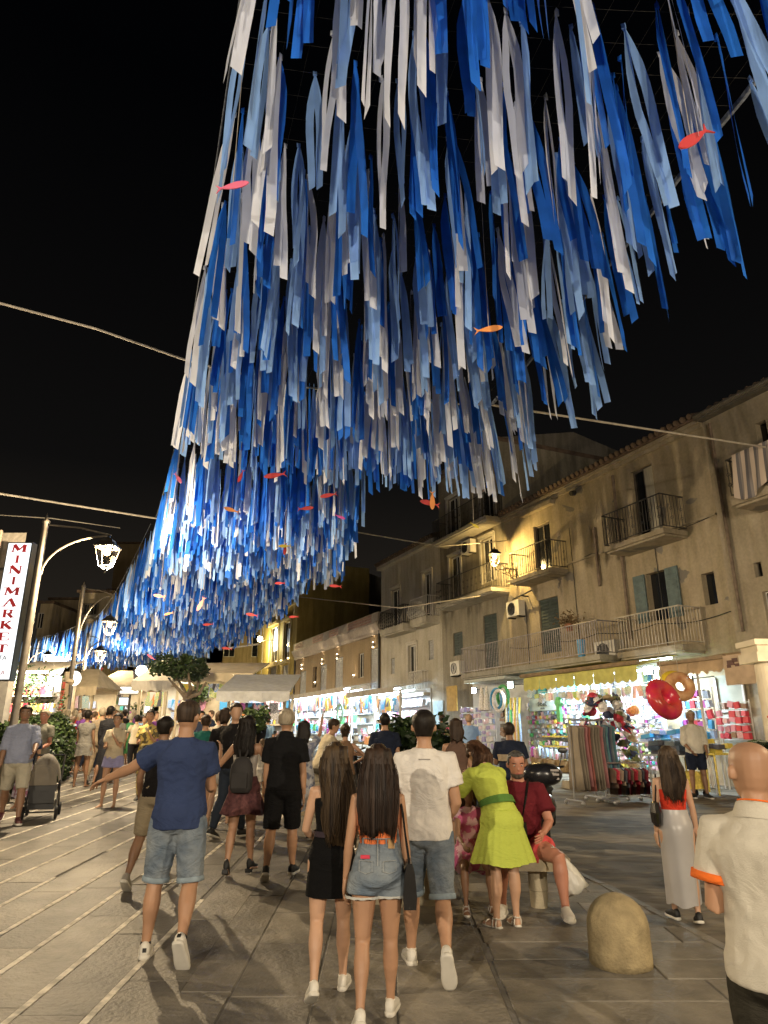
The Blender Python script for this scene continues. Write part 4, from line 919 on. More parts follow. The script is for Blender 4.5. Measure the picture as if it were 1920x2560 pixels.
for i, (px, py, Y, r_, lb) in enumerate(((640, 1800, 17, .34, 'small grey green bush left of the man in the black polo'), (90, 1735, 21, .9, 'dark shrub hanging beside the first lamp pole'), (355, 1790, 30, .7, 'round bush in the middle of the far crowd'), (40, 1720, 22, .8, 'dark foliage under the minimarket sign'), (500, 1735, 28, .5, 'plant among the lit stall goods'))):
    bush('bush', lb, AT(px, py, Y), r_, 900, .07, [leafm, leafl, leafd], 'bush', seed=20+i)
# palm fronds and flowers at the right edge
Yp = 5.4
def fern(label, base, n, ln, seed, mats):
    o = thing('palm_plant', V((base.x, base.y, gz(base.y))), label, 'plant'); rg = random.Random(seed)
    p = MB(); p.lathe((base.x, base.y, gz(base.y)), [(.16, 0), (.24, .38), (.26, .4), (.22, .42), (.001, .36)], 16); p.build('pot', white_paint, o)
    for k in range(n):
        a = rg.uniform(0, 2*pi); el = rg.uniform(.5, 1.15); L_ = ln*rg.uniform(.7, 1.1); pts = []
        for i in range(9): t = i/8; pts.append(base+V((cos(a)*L_*t*cos(el), sin(a)*L_*t*cos(el), L_*t*sin(el)-.75*L_*t*t*.7)))
        mb = MB(); mb.tube(pts, [.008]*5+[.005]*4, 4); sd = V((-sin(a), cos(a), 0))
        for i in range(1, 30):
            t = i/30; j = int(t*8); q_ = pts[j].lerp(pts[min(8, j+1)], t*8-j); d = (pts[min(8, j+1)]-pts[j]).normalized(); lw = .24*sin(pi*min(1, t*.9+.12))*ln
            for s in (-1, 1): mb.add([q_, q_+sd*s*lw*.5+d*lw*.28+V((0, 0, .012)), q_+sd*s*lw+d*lw*.42-V((0, 0, .04)), q_+sd*s*lw*.5+d*lw*.40], [(0, 1, 2), (0, 2, 3)])
        mb.build('frond', mats[k % len(mats)], o)
    return o
fern('palm with thin arching fronds beside the lit pillar behind the bald man', V((4.2, 7.0, 1.35)), 20, 1.1, 3, [leafd, leafm])
fern('second palm with arching fronds lower at the right edge', V((4.5, 7.9, 1.2)), 14, 1.0, 8, [leafd, leafm, leafl])
fo = thing('flower_arrangement', V((4.15, 7.3, .2)), 'tall arrangement of yellow and red flowers at the right edge', 'flowers'); rg = random.Random(2)
mb = MB(); mf = MB(); my = MB()
for k in range(60):
    a = V((4.7+rg.uniform(-.35, .5), 7.9+rg.uniform(-.3, .3), rg.uniform(1.6, 2.1))); mb.tube([V((4.7, 7.9, .9)), a.lerp(V((4.7, 7.9, 1.2)), .4), a], .005, 3)
    (mf if k % 3 == 0 else my).ball(a, (.028, .028, .022), 6, 4)
    for j in range(5): aa = j*1.26; (mf if k % 3 == 0 else my).add([a, a+V((cos(aa)*.045, sin(aa)*.02, sin(aa)*.045)), a+V((cos(aa+.6)*.04, .02, sin(aa+.6)*.04))], [(0, 1, 2)])
mb.build('stems', leafm, fo, kind='stuff'); mf.build('red_flowers', M('red_petal', (.6, .03, .03), .6, .2), fo, kind='stuff'); my.build('yellow_flowers', M('yellow_petal', (.65, .5, .06), .6, .2), fo, kind='stuff')
v_ = MB(); v_.lathe((4.7, 7.9, gz(7.9)), [(.18, 0), (.2, .1), (.14, .4), (.2, .8), (.26, .86), (.001, .8)], 14); v_.build('vase', white_paint, fo)
# lit pillar and white plinth at the right edge
Yq = 9.0; pr_ = thing('classical_pillar', V((AT(1922, 1700, Yq).x, Yq, gz(Yq))), 'brightly lit cream pillar with a moulded capital at the right edge', 'pillar')
px_ = AT(1925, 1700, Yq).x; zt = AT(1920, 1603, Yq).z; cm = M('cream_pillar', (.60, .52, .38), .7, .1, 5)
mb = MB(); mb.box((px_, Yq, zt-.035), (.25, .25, .035)); mb.box((px_, Yq, zt-.115), (.21, .21, .044)); mb.box((px_, Yq, zt-.22), (.24, .24, .06)); mb.build('capital', cm, pr_)
mb = MB(); mb.lathe((px_, Yq, gz(Yq)+.3), [(.19, 0), (.17, .05), (.155, zt-gz(Yq)-.585)], 24); mb.build('shaft', cm, pr_, smooth=False); mb = MB(); mb.box((px_, Yq, gz(Yq)+.15), (.24, .24, .148)); mb.build('base', cm, pr_)
light('SPOT', (px_-.9, Yq-1.1, .35), 420, (1, .82, .5), .06, rot=(.62, .8, 2.4), spot=60, name='pillar_uplight')
mb = MB(); mb.lathe((px_-.9, Yq-1.15, gz(Yq-1.15)), [(.07, 0), (.07, .06), (.055, .16), (.001, .12)], 12); o = mb.build('ground_spotlight', black_plastic, None, label='small black ground spotlight aimed at the cream pillar', cat='spotlight')
mb = MB(); tb = thing('reception_stand', V((5.05, 8.6, gz(8.6))), 'white waist high stand with a lit front beside the palm', 'stand'); mb.box((5.05, 8.6, gz(8.6)+.55), (.42, .3, .55)); mb.build('body', M('lit_white_board', (.7, .62, .5), .6, .1), tb); mb = MB(); mb.box((5.05, 8.6, gz(8.6)+1.12), (.46, .34, .018)); mb.build('top', white_paint, tb)
light('POINT', (4.9, 7.6, 2.5), 60, (1, .82, .55), .15, name='stand_lamp')

# ================================================================== MARKET STALLS (left and middle distance)
canv = M('cream_canvas', (.52, .44, .30), .85, .12, 3); canv2 = M('white_canvas', (.62, .57, .47), .85, .1, 3); wood_b = M('pale_post', (.50, .42, .28), .7, .1)
PAL = [(.6, .05, .08), (.05, .3, .6), (.1, .5, .5), (.7, .55, .1), (.5, .1, .45), (.75, .72, .7), (.08, .08, .1), (.1, .45, .15), (.75, .3, .1), (.35, .5, .75), (.75, .35, .5), (.25, .15, .1)]
GM = [M('goods_%s' % n, c, .5, .25, 25) for n, c in zip(('red', 'blue', 'teal', 'yellow', 'purple', 'white', 'black', 'green', 'orange', 'sky', 'pink', 'brown'), PAL)]
GM2 = [M('pack_%s' % n, c, .3, .2, 18, col2=c2_, detail=2, lo=.49, hi=.51) for n, c, c2_ in (('one', (.7, .7, .72), (.1, .25, .6)), ('two', (.75, .74, .7), (.6, .1, .25)), ('three', (.2, .5, .65), (.75, .75, .7)), ('four', (.7, .6, .15), (.15, .4, .2)), ('five', (.15, .15, .18), (.6, .6, .65)), ('six', (.65, .3, .5), (.75, .75, .78)))]
ALLG = GM+GM2
rs = random.Random(21)
PKM = {}
def pack(parent, c, w, h, d, X, Z=V((0, 0, 1)), rg=rs, name='package', shape=0, mats=None):
    m = rg.choice(mats or ALLG); key = (shape, m.name)
    if key not in PKM:
        b = MB()
        if shape == 0: b.box((0, 0, 0), (.5, .5, .5), taper=.94)
        elif shape == 1: b.lathe((0, 0, 0), [(.05, -.5), (.42, -.42), (.5, 0), (.42, .42), (.05, .5)], 8)
        elif shape == 2: b.box((0, 0, .1), (.5, .5, .4)); b.box((0, 0, .56), (.12, .1, .06))
        elif shape == 3: b.loft([[V((x*k, y*.5, z)) for x, y in ((-.5, -1), (.5, -1), (.5, 1), (-.5, 1))] for k, z in ((.8, -.5), (1, -.1), (.75, .3), (1.1, .42), (.3, .5))])
        PKM[key] = b.mesh(name, m)
    o = bpy.data.objects.new(name, PKM[key]); COL.objects.link(o); o.parent = parent; o.location = V(c)-ORG[parent.name]; o.rotation_euler = (rg.gauss(0, .05), rg.gauss(0, .12), atan2(X.y, X.x)+rg.gauss(0, .1)); o.scale = (w, d, h); return o
def stall(label, x, y, wdt, dep, h, canvas, nlight, goods=18, pitched=True, energy=60, lc=NEUT, group='market stalls on the square', rz=0.0, slope_front=True):
    z0 = gz(y); r = thing('market_stall', V((x, y, z0)), label, 'stall', group); hw, hd_ = wdt/2, dep/2
    for sx_ in (-1, 1):
        for sy_ in (-1, 1): mb = MB(); mb.box((x+sx_*hw, y+sy_*hd_, z0+h/2), (.045, .045, h/2)); mb.build('post', wood_b, r)
    mb = MB(); zt = z0+h; e = .25
    if pitched:
        a, b, c, d = V((x-hw-e, y-hd_-e, zt)), V((x+hw+e, y-hd_-e, zt)), V((x+hw+e, y+hd_+e, zt)), V((x-hw-e, y+hd_+e, zt)); t1, t2 = V((x-hw*.0-hw*.45, y, zt+.85)), V((x+hw*.45, y, zt+.85))
        mb.add([a, b, c, d, t1, t2], [(0, 1, 5, 4), (1, 2, 5), (2, 3, 4, 5), (3, 0, 4), (3, 2, 1, 0)])
    else: mb.hexa([(x-hw-e, y-hd_-e-.5, zt-.1), (x+hw+e, y-hd_-e-.5, zt-.1), (x+hw+e, y+hd_, zt+.6), (x-hw-e, y+hd_, zt+.6), (x-hw-e, y-hd_-e-.5, zt-.05), (x+hw+e, y-hd_-e-.5, zt-.05), (x+hw+e, y+hd_, zt+.65), (x-hw-e, y+hd_, zt+.65)])
    mb.build('roof_canvas', canvas, r)
    v = MB(); n = max(8, int(wdt*5)); rows = [[V((x-hw-e+(wdt+2*e)*i/n, y-hd_-e-(.5 if not pitched else 0)-.01-.03*sin(i*1.7), zt-(.1 if not pitched else 0))) for i in range(n+1)], [V((x-hw-e+(wdt+2*e)*i/n, y-hd_-e-(.5 if not pitched else 0)-.02-.05*sin(i*1.7), zt-.32-(.06 if i % 2 else 0))) for i in range(n+1)]]; v.loft(rows, cap=False, closed=False); v.build('valance', canvas, r)
    ct = MB(); ct.box((x, y-hd_+.25, z0+.85), (hw-.1, .3, .03)); ct.box((x, y+hd_-.1, z0+1.35), (hw-.1, .12, .02)); ct.box((x, y-hd_+.5, z0+.42), (hw-.12, .02, .40)); ct.build('counter', wood_b, r)
    bk = MB(); bk.box((x, y+hd_, z0+h/2), (hw-.06, .02, h/2-.05)); bk.build('back_cloth', canvas, r)
    for i in range(goods):
        xx = x+rs.uniform(-hw+.2, hw-.2); k = i % 3
        if k == 0: pack(r, (xx, y-hd_+.25, z0+.88+.14), .22, .28, .18, V((1, 0, 0)), name='goods', shape=rs.choice((0, 1, 2)))
        elif k == 1: pack(r, (xx, y-hd_-.1, z0+h-.62), .28, .5, .06, V((1, 0, 0)), name='goods', shape=rs.choice((0, 3)))
        else: pack(r, (xx, y+hd_-.12, z0+1.37+.2+rs.choice((0, .45))), .3, .38, .12, V((1, 0, 0)), name='goods', shape=rs.choice((0, 3, 2)))
    for i in range(nlight):
        xx = x-hw+wdt*(i+.5)/nlight; b = MB(); b.ball((xx, y-hd_+.1, zt-.18), .075, 8, 6); b.tube([(xx, y-hd_+.1, zt-.1), (xx, y-hd_+.1, zt)], .01, 4); b.build('bulb', emitter('stall_bulb', (1, .9, .72), 22), r)
    light('AREA', (x, y-.1, zt-.12), energy*wdt, lc, wdt*.9, rot=(0, 0, -1), sizey=dep*.6, parent=r)
    return r
def stpx(px0, px1, Y): return (AT((px0+px1)/2, 1740, Y).x, (AT(px1, 1740, Y).x-AT(px0, 1740, Y).x))
for (lb, p0, p1, Y, dep, h, cv, nl, gd, pit, en) in (
    ('long flat cream stall frame at the far left behind the hedge', 55, 150, 27, 2.5, 3.1, canv2, 3, 26, False, 60),
    ('pitched cream stall left of the round signboard', 186, 262, 31, 2.6, 2.7, canv, 3, 16, True, 60),
    ('wide pitched canvas stall with a white lit board', 265, 348, 36, 2.6, 2.9, canv, 2, 16, True, 60),
    ('small white stall left of the tree trunk', 378, 440, 26, 2.4, 2.75, canv2, 3, 18, True, 55),
    ('long cream stall hung with bulbs right of the tree trunk', 470, 640, 27, 2.8, 3.05, canv, 6, 34, False, 55),
    ('low grey awning stall full of goods beside the yellow house', 590, 722, 23, 1.8, 2.35, M('grey_canvas', (.34, .35, .36), .7, .1), 4, 36, False, 45)):
    x, w = stpx(p0, p1, Y); stall(lb, x, Y, w, dep, h, cv, nl, gd, pit, en*.9)
# lit boards and round sign
def board(label, px0, py0, px1, py1, Y, m, name='lit_board', post=True):
    a, b = AT(px0, py0, Y), AT(px1, py1, Y); r = thing(name, V(((a.x+b.x)/2, Y, gz(Y))), label, 'sign'); mb = MB(); mb.box(((a.x+b.x)/2, Y, (a.z+b.z)/2), ((b.x-a.x)/2, .06, (a.z-b.z)/2)); mb.build('panel', m, r)
    f = MB(); cx = (a.x+b.x)/2; hw = (b.x-a.x)/2+.03
    for s in (-1, 1): f.box((cx+s*hw, Y, (a.z+b.z)/2), (.03, .07, (a.z-b.z)/2+.06))
    f.box((cx, Y, a.z+.03), (hw-.03, .07, .03)); f.box((cx, Y, b.z-.03), (hw-.03, .07, .03)); f.build('frame', cream_metal, r)
    if post: p = MB(); p.tube([((a.x+b.x)/2, Y+.1, gz(Y)), ((a.x+b.x)/2, Y+.1, a.z)], .04, 8); p.build('post', iron, r)
    return r
board('long blank glowing white light box over the far stalls', 303, 1718, 346, 1733, 33, emitter('white_lightbox', (1, .97, .9), 3.2))
board('bluish glowing screen low under the white light box', 300, 1745, 320, 1762, 34, emitter('bluish_screen', (.6, .8, 1), 2.5))
board('bright bluish flat panel leaning behind the crowd', 366, 1750, 374, 1782, 26, emitter('pale_screen', (.8, .93, 1), 2.2))
c = AT(357, 1702, 29); r = thing('round_sign', V((c.x, 29, gz(29))), 'round pale clock like signboard on a thin post left of the tree', 'sign'); mb = MB(); mb.tube([(c.x, 29.05, c.z), (c.x, 28.95, c.z)], .2, 20, hint=V((0, 0, 1))); mb.v = [(c.x+(x-c.x)*1.0, y, c.z+(z-c.z)*1.0) for x, y, z in mb.v]; mb.build('disc', M('round_sign_face', (.55, .5, .4), .5, .1), r)
mb = MB(); mb.torus((c.x, 28.93, c.z), V((1, 0, 0)), V((0, 0, 1)), .21, .025, 24, 6); mb.tube([(c.x-.05, 28.93, c.z+.09), (c.x-.05, 28.93, c.z-.02)], .012, 4); mb.tube([(c.x+.07, 28.93, c.z+.09), (c.x+.07, 28.93, c.z-.02)], .012, 4); mb.build('rim', iron, r); mb = MB(); x_ = AT(371, 1700, 29).x; mb.tube([(x_, 29, gz(29)), (x_, 29, AT(371, 1695, 29).z)], .035, 8); mb.tube([(x_, 29, c.z), (c.x, 29, c.z)], .02, 5); mb.build('post', cream_metal, r)
for (px, py, Y, R_, st, lb) in ((213, 1720, 30, .2, 5, 'flat round glowing lamp in front of the pitched stall'), (354, 1678, 38, .32, 12, 'small glaring bluish white lamp above the round signboard'), (184, 1696, 28, .3, 2.5, 'large round glowing globe beside the second lamp pole'), (135, 1668, 40, .6, 3.5, 'bright glowing globe in front of the far ribbons')):
    c = AT(px, py, Y); b = MB(); b.ball(c, (R_, .1+R_*.4, R_), 14, 9); r = thing('globe_lamp', V((c.x, Y, gz(Y))), lb, 'lamp'); light('POINT', c+V((0, -.75, .3)), 2800, (1, .8, .5), .2, parent=r) if px in (135,) else None; b.build('globe', emitter('globe_white_%d' % px, (1, .97, .9) if px != 354 else (.85, .93, 1), st), r, smooth=True); p = MB(); p.tube([(c.x, Y, gz(Y)), (c.x, Y, c.z-R_)], .035, 6); p.build('post', iron, r)
# white timber pergola frame crossing (left)
r = thing('timber_pergola', V((AT(170, 1700, 24).x, 24, gz(24))), 'cream timber pergola frame behind the second lamp pole', 'pergola'); Yg = 24
for (x0, y0, x1, y1) in ((40, 1682, 184, 1706), (60, 1696, 155, 1712), (154, 1690, 141, 1790), (168, 1680, 160, 1790)):
    a, b = AT(x0, y0, Yg), AT(x1, y1, Yg); mb = MB(); d = (b-a).normalized(); mb.tube([a, b], .09, 4); mb.build('beam', wood_b, r)
a = AT(152, 1705, 23.6); b = AT(141, 1775, 23.6); mb = MB(); mb.box(((a.x+b.x)/2+.02, 23.6, (a.z+b.z)/2), (.14, .03, (a.z-b.z)/2)); mb.build('banner', M('red_banner', (.55, .10, .07), .7, .1), r)
# orange and white lit goods behind the hedge at far left
r = thing('fruit_display', V((AT(60, 1740, 21).x, 21, gz(21))), 'brightly lit shelves of white and orange goods behind the hedge', 'stall'); x0, x1 = AT(2, 1740, 21).x, AT(138, 1740, 21).x; mb = MB()
for zz in (1.2, 1.7, 2.2): mb.box(((x0+x1)/2, 21, gz(21)+zz), ((x1-x0)/2, .2, .02))
mb.box(((x0+x1)/2, 21.3, gz(21)+1.4), ((x1-x0)/2, .03, 1.4)); mb.build('shelf', white_paint, r)
for i in range(90):
    xx = rs.uniform(x0, x1); pack(r, (xx, 20.95, gz(21)+rs.choice((1.2, 1.7, 2.2))+.16), .16, .26, .16, V((1, 0, 0)), name='goods', shape=rs.choice((0, 1, 1)), mats=[GM[8], GM[0], GM[3]] if xx < x0+1.4 else [GM[5], GM[9], GM[5], GM[3], GM2[0], GM[11]])
light('AREA', ((x0+x1)/2, 20.3, gz(21)+2.8), 380, (1, .93, .85), x1-x0, rot=(0, .4, -1), sizey=.4, parent=r)
mb = MB(); mb.box(((x0+x1)/2, 20.3, gz(21)+2.85), ((x1-x0)/2, .06, .03)); mb.build('light_strip', emitter('strip_white', (1, .95, .88), 9), r)
# ================================================================== SHOP FRONTS ON THE RIGHT
shopw = M('shop_white', (.66, .68, .68), .6, .06); strip_m = emitter('cool_strip', (.8, .93, 1), 16); awn_y = M('yellow_awning', (.50, .48, .13), .75, .15, 4); awn_g = M('beige_awning', (.42, .38, .32), .8, .15, 4); awn_t = M('tan_awning', (.46, .33, .20), .8, .2, 3)
def tubes_light(r, ua, ub, w, z, e, col=COOL):
    mb = MB(); mb.wbox(ua, ub, w-.03, w+.03, z, z+.05); mb.build('light_tube', strip_m, r)
    c = W((ua+ub)/2, w, z-.03); o = light('AREA', c, e, col, abs(ub-ua), rot=(0, 0, -1), sizey=.15, parent=r)
    o.rotation_mode = 'XYZ'; o.rotation_euler = (0, 0, atan2(WD.y, WD.x))
# ---- souvenir shops under D and E: white lit recess with awning, posts, goods
def arcade(root_label, ua, ub, awn_label, dz=2.75, e=420, seed=1, ngoods=130, ledge='left'):
    rg = random.Random(seed); zg = gW((ua+ub)/2); r = thing('souvenir_shop', W((ua+ub)/2, 0, zg), root_label, 'shop')
    mb = MB(); mb.wbox(ua, ub, .02, .06, zg, zg+dz); mb.build('back_wall', shopw, r)
    n = int((ub-ua)/2.2)
    for i in range(n+1):
        u = ua+(ub-ua)*i/n; p = MB(); p.wbox(u-.04, u+.04, 1.55, 1.63, zg-.2, zg+dz-.1); p.build('post', white_paint, r)
    for k in range(4): s = MB(); s.wbox(ua+.1, ub-.1, .07, .45, zg+.35+k*.52, zg+.38+k*.52); s.build('shelf', shopw, r)
    for i in range(ngoods):
        u = rg.uniform(ua+.2, ub-.2); k = rg.randrange(7)
        if k < 4: pack(r, W(u, .3, zg+.38+k*.52+.15), .2+rg.random()*.15, .28, .2, WD, rg=rg, name='souvenir', shape=rg.choice((0, 1, 2)), mats=GM2+[GM[5], GM[9], GM[10], GM[5]])
        elif k < 6: pack(r, W(u, 1.45, zg+dz-.45-rg.random()*.35), .3+.2*rg.random(), .5+.2*rg.random(), .06, WD, rg=rg, name='hanging_garment', shape=3, mats=[GM[5], GM[5], GM[9], GM[1], GM[3], GM[10], GM[6], GM2[0], GM[8]])
        else: pack(r, W(u, 1.2, zg+.35+rg.random()*.8), .28, .35, .25, WD, rg=rg, name='souvenir', shape=rg.choice((0, 1)))
    tubes_light(r, ua+.2, ub-.2, .8, zg+dz-.12, e); tubes_light(r, ua+.2, ub-.2, 1.5, zg+dz-.06, e*.6)
    a = thing('awning', W((ua+ub)/2, .1, zg+dz), awn_label, 'awning'); mb = MB()
    mb.hexa([W(ua, .11, zg+dz+.28), W(ub, .11, zg+dz+.28), W(ub, 1.9, zg+dz-.02), W(ua, 1.9, zg+dz-.02), W(ua, .11, zg+dz+.31), W(ub, .11, zg+dz+.31), W(ub, 1.9, zg+dz+.01), W(ua, 1.9, zg+dz+.01)]); mb.build('fabric', awn_g, a)
    mb = MB(); mb.wbox(ua, ub, 1.905, 1.93, zg+dz-.24, zg+dz+.03); mb.build('valance', awn_g, a)
    return r, zg
uS0 = FW(1080, 1800)[0]
rD, zgD = arcade('white lit souvenir shop under the light grey house', uS0, uDE+.2, 'beige awning over the souvenir shop of the light grey house', 2.7, 520, 31, 110)
rE, zgE = arcade('crowded lit souvenir shop under the brown house', uDE+.6, uEF-1.0, 'beige awning running along the brown house', 2.75, 1200, 32, 280)
# ring light circle and fringe lights
c = W(FW(772, 1785, 1.4)[0], 1.5, FW(800, 1790, 1.5)[1]); 
q_ = MB(); uu, zz = FW(852, 1782, 1.9); q_.torus(W(uu, 1.95, zz), WD, V((0, 0, 1)), .42, .07, 26, 8); q_.build('ring', M('green_ring', (.25, .4, .3), .5, .3), None, smooth=True, label='pale green swim ring hanging at the souvenir shop under the brown house', cat='swim ring')
# arched white niche door at D right end
u0, z0 = FW(1098, 1790); mb = MB(); mb.wbox(u0-.45, u0+.45, .004, .05, gW(u0), gW(u0)+2.2); o = thing('arched_door', W(u0, 0, gW(u0)), 'pale blue arched doorway right of the light grey house shop', 'door'); mb.build('leaf', M('pale_blue_door', (.35, .48, .55), .6, .1), o)
u0, z0 = FW(1130, 1790, .8); mb = MB(); mb.wbox(u0-.42, u0+.42, .75, .8, gW(u0)+1.75, gW(u0)+2.75); mb.build('board', M('ochre_board', (.45, .30, .08), .7, .15), None, label='plain ochre board hung left of the floodlight', cat='board')

# ---- the beach shop under the long old house
uR, _ = FW(1655, 1750, .1); uLf, _ = FW(1180, 1750, .1); zg = gW((uR+uLf)/2)
shop = thing('beach_shop', W((uR+uLf)/2, 0, zg), 'bright beach goods shop front under the long iron balcony', 'shop')
mb = MB(); mb.wbox(uR, uLf, .01, .05, zg-.4, zg+2.95); mb.build('back_wall', shopw, shop)
# awning with scalloped valance
zaw = FW(1594, 1655, 1.9)[1]-.0
uA0, uA1 = FW(1597, 1700, 1.9)[0], FW(1310, 1700, 1.9)[0]; zA0 = FW(1594, 1690, 1.9)[1]; zA1 = FW(1320, 1730, 1.9)[1]; zv = (zA0+zA1)/2
aw = thing('scalloped_awning', W((uA0+uA1)/2, 1, zv), 'yellow awning with a scalloped edge over the beach shop', 'awning')
mb = MB(); mb.hexa([W(uA0, .06, zv+.75), W(uA1, .06, zv+.75), W(uA1, 1.9, zv+.32), W(uA0, 1.9, zv+.32), W(uA0, .06, zv+.78), W(uA1, .06, zv+.78), W(uA1, 1.9, zv+.35), W(uA0, 1.9, zv+.35)]); mb.build('fabric', awn_y, aw)
npan = 6
for k in range(npan):
    p0, p1 = uA0+(uA1-uA0)*k/npan, uA0+(uA1-uA0)*(k+1)/npan; n = 24; rows = [[], []]
    for i in range(n+1):
        t = i/n; u = p0+.006+(p1-p0-.012)*t; rows[0].append(W(u, 1.92+.015*sin(t*pi), zv+.34)); rows[1].append(W(u, 1.935+.02*sin(t*pi*3), zv-.06*abs(sin(t*pi*3))))
    m_ = MB(); m_.loft(rows, cap=False, closed=False); m_.build('valance_panel', awn_y, aw)
mb = MB(); mb.tube([W(uA0-.1, 1.95, zv+.42), W(uA1+.1, 1.95, zv+.42)], .06, 8); mb.build('roller_bar', M('brown_bar', (.22, .15, .08), .6, .2), aw)
tubes_light(shop, uA0+.1, uA1-.1, .9, zv+.30, 380); tubes_light(shop, uR+.1, uA0-.2, .9, zg+2.9, 260)
def grid_rack(label, ua, ub, z0, z1, w, nx, nz, shape=(0,), mats=None, name='display_rack', gname='package', cat='rack', group='display racks of the beach shop', fill=.94, sx_=.86, sz_=.82):
    r = thing(name, W((ua+ub)/2, w, gW((ua+ub)/2)), label, cat, group); mb = MB()
    for i in (0, 1): mb.tube([W(ua if i == 0 else ub, w, gW(ua)-.02), W(ua if i == 0 else ub, w, z1+.05)], .018, 5)
    for k in range(nz+1): zz = z0+(z1-z0)*k/nz; mb.tube([W(ua, w, zz), W(ub, w, zz)], .009, 4)
    mb.build('frame', white_paint, r); dx, dz = (ub-ua)/nx, (z1-z0)/nz
    for i in range(nx):
        for k in range(nz):
            if rs.random() > fill: continue
            pack(r, W(ua+dx*(i+.5), w+.06+rs.random()*.06, z0+dz*(k+.5)+rs.gauss(0, .015)), dx*sx_*rs.uniform(.7, 1.1), dz*sz_*rs.uniform(.75, 1.1), .07+.05*rs.random(), WD, name=gname, shape=rs.choice(shape), mats=mats)
    return r
RK = GM2*3+[GM[5], GM[5], GM[5], GM[9], GM[6], GM[10], GM[2], GM[3], GM[0], GM[7], GM[4]]
def up(px, w): return FW(px, 1800, w)[0]
zt = zv+.1
grid_rack('wide wall grid of blister packs and toys left of centre in the beach shop', up(1470, .35), up(1325, .35), zg+.9, zg+2.05, .35, 22, 8, mats=RK)
grid_rack('low wall grid of boxed toys under the yellow shelf', up(1450, .35), up(1325, .35), zg+.1, zg+.82, .35, 20, 4, mats=RK)
grid_rack('wall grid of goggles and masks behind the hat stand', up(1560, .35), up(1475, .35), zg+.1, zg+2.05, .35, 13, 12, shape=(0, 1, 2), mats=RK)
grid_rack('dense grid of small shiny bags right of the hat stand', up(1660, .4), up(1562, .4), zg+.1, zg+2.0, .4, 15, 16, shape=(1, 2, 0), mats=GM2+[GM[5], GM[6], GM[4], GM[5], GM[2]])
grid_rack('upper row of large beach posters and inflatables under the awning', up(1585, .3), up(1330, .3), zg+2.1, zg+2.85, .3, 9, 1, mats=[GM[2], GM[9], GM[5], GM[10], GM[6], GM2[2], GM[9]], gname='boxed_inflatable', fill=1)
grid_rack('wall grid of magazines and towels behind the shopkeeper', up(1790, .5), up(1705, .5), zg+.9, zg+2.1, .5, 7, 5, mats=[GM[9], GM[4], GM2[0], GM[1], GM[0], GM2[4]])
grid_rack('rack of red and pink boxes right of the shopkeeper', up(1880, .6), up(1800, .6), zg+.9, zg+1.75, .6, 5, 5, mats=[GM[0], GM[10], GM2[1], GM[11], GM[0]])
grid_rack('crowded stand of lilac souvenirs behind the man in pink', up(1245, .8), up(1160, .8), zg+.5, zg+2.0, .9, 9, 7, mats=[GM[5], GM2[0], GM2[5], M('lilac_goods', (.4, .35, .62), .5, .2), M('lilac_goods', (.4, .35, .62))], shape=(0, 1))
grid_rack('dark stacked crates of shoes at the left of the beach shop', up(1305, .9), up(1262, .9), zg+.6, zg+1.9, 1.0, 3, 8, mats=[GM[11], GM[6], M('khaki_goods', (.16, .15, .12), .7, .2)])
hr = thing('hanging_goods_row', W((uA0+uA1)/2, 1.7, zv), 'row of small bags toys and garments hung just under the scalloped awning', 'goods row')
mb = MB(); mb.tube([W(uA0, 1.4, zv-.06), W(uA1, 1.4, zv-.06)], .012, 5); mb.build('rail', white_paint, hr)
for i in range(46):
    u = uA0+(uA1-uA0)*(i+rs.random())/46; hh_ = rs.uniform(.12, .36); pack(hr, W(u, 1.4+rs.gauss(0, .05), zv-.12-hh_/2), rs.uniform(.12, .26), hh_, .06, WD, name='hanging_item', shape=rs.choice((0, 1, 2, 3)), mats=RK)
fb = thing('floor_baskets', W((uA0+uA1)/2+.6, 1.3, zg), 'low baskets and leaning boards of beach toys on the ground before the shop', 'baskets')
mb = MB()
for i in range(9):
    u = up(1462-i*16, 1.2); mb.lathe(W(u, 1.2+.1*(i % 2), gW(u)), [(.13, 0), (.19, .3), (.20, .32), (.17, .30), (.001, .26)], 12)
    for k in range(6): pack(fb, W(u+rs.gauss(0, .08), 1.2+rs.gauss(0, .06), gW(u)+.38+rs.random()*.12), .12, rs.uniform(.15, .35), .1, WD, name='toy', shape=rs.choice((0, 1, 2)), mats=RK)
mb.build('basket', M('wicker', (.3, .2, .1), .9, .2, 30), fb)
# yellow shelf bars
for (zz, lb) in ((.92, 'upper'), (.62, 'lower')):
    mb = MB(); mb.wbox(up(1445, .9), up(1355, .9), .75, .95, zg+zz, zg+zz+.05); mb.build('shelf_board', GM[3], None, label='%s yellow shelf board in the beach shop' % lb, cat='shelf')
for k in range(14):
    pass
# shop name board
us0, zs0 = FW(1322, 1757, .7); us1, zs1 = FW(1392, 1775, .7); r = thing('shop_board', W((us0+us1)/2, .7, zs0), 'small pale blue shop board reading seac', 'sign'); mb = MB(); mb.wbox(us1, us0, .65, .69, zs0-.28, zs0+.12); mb.build('panel', M('pale_board', (.55, .66, .66), .5, .1), r)
text(r, 'seac', W((us0+us1)/2, .70, zs0-.04), .30, M('board_text', (.04, .05, .06), .5, .1), X=-WD); text(r, 'sub italia', W((us0+us1)/2, .70, zs0-.20), .07, MATS['board_text'], X=-WD)
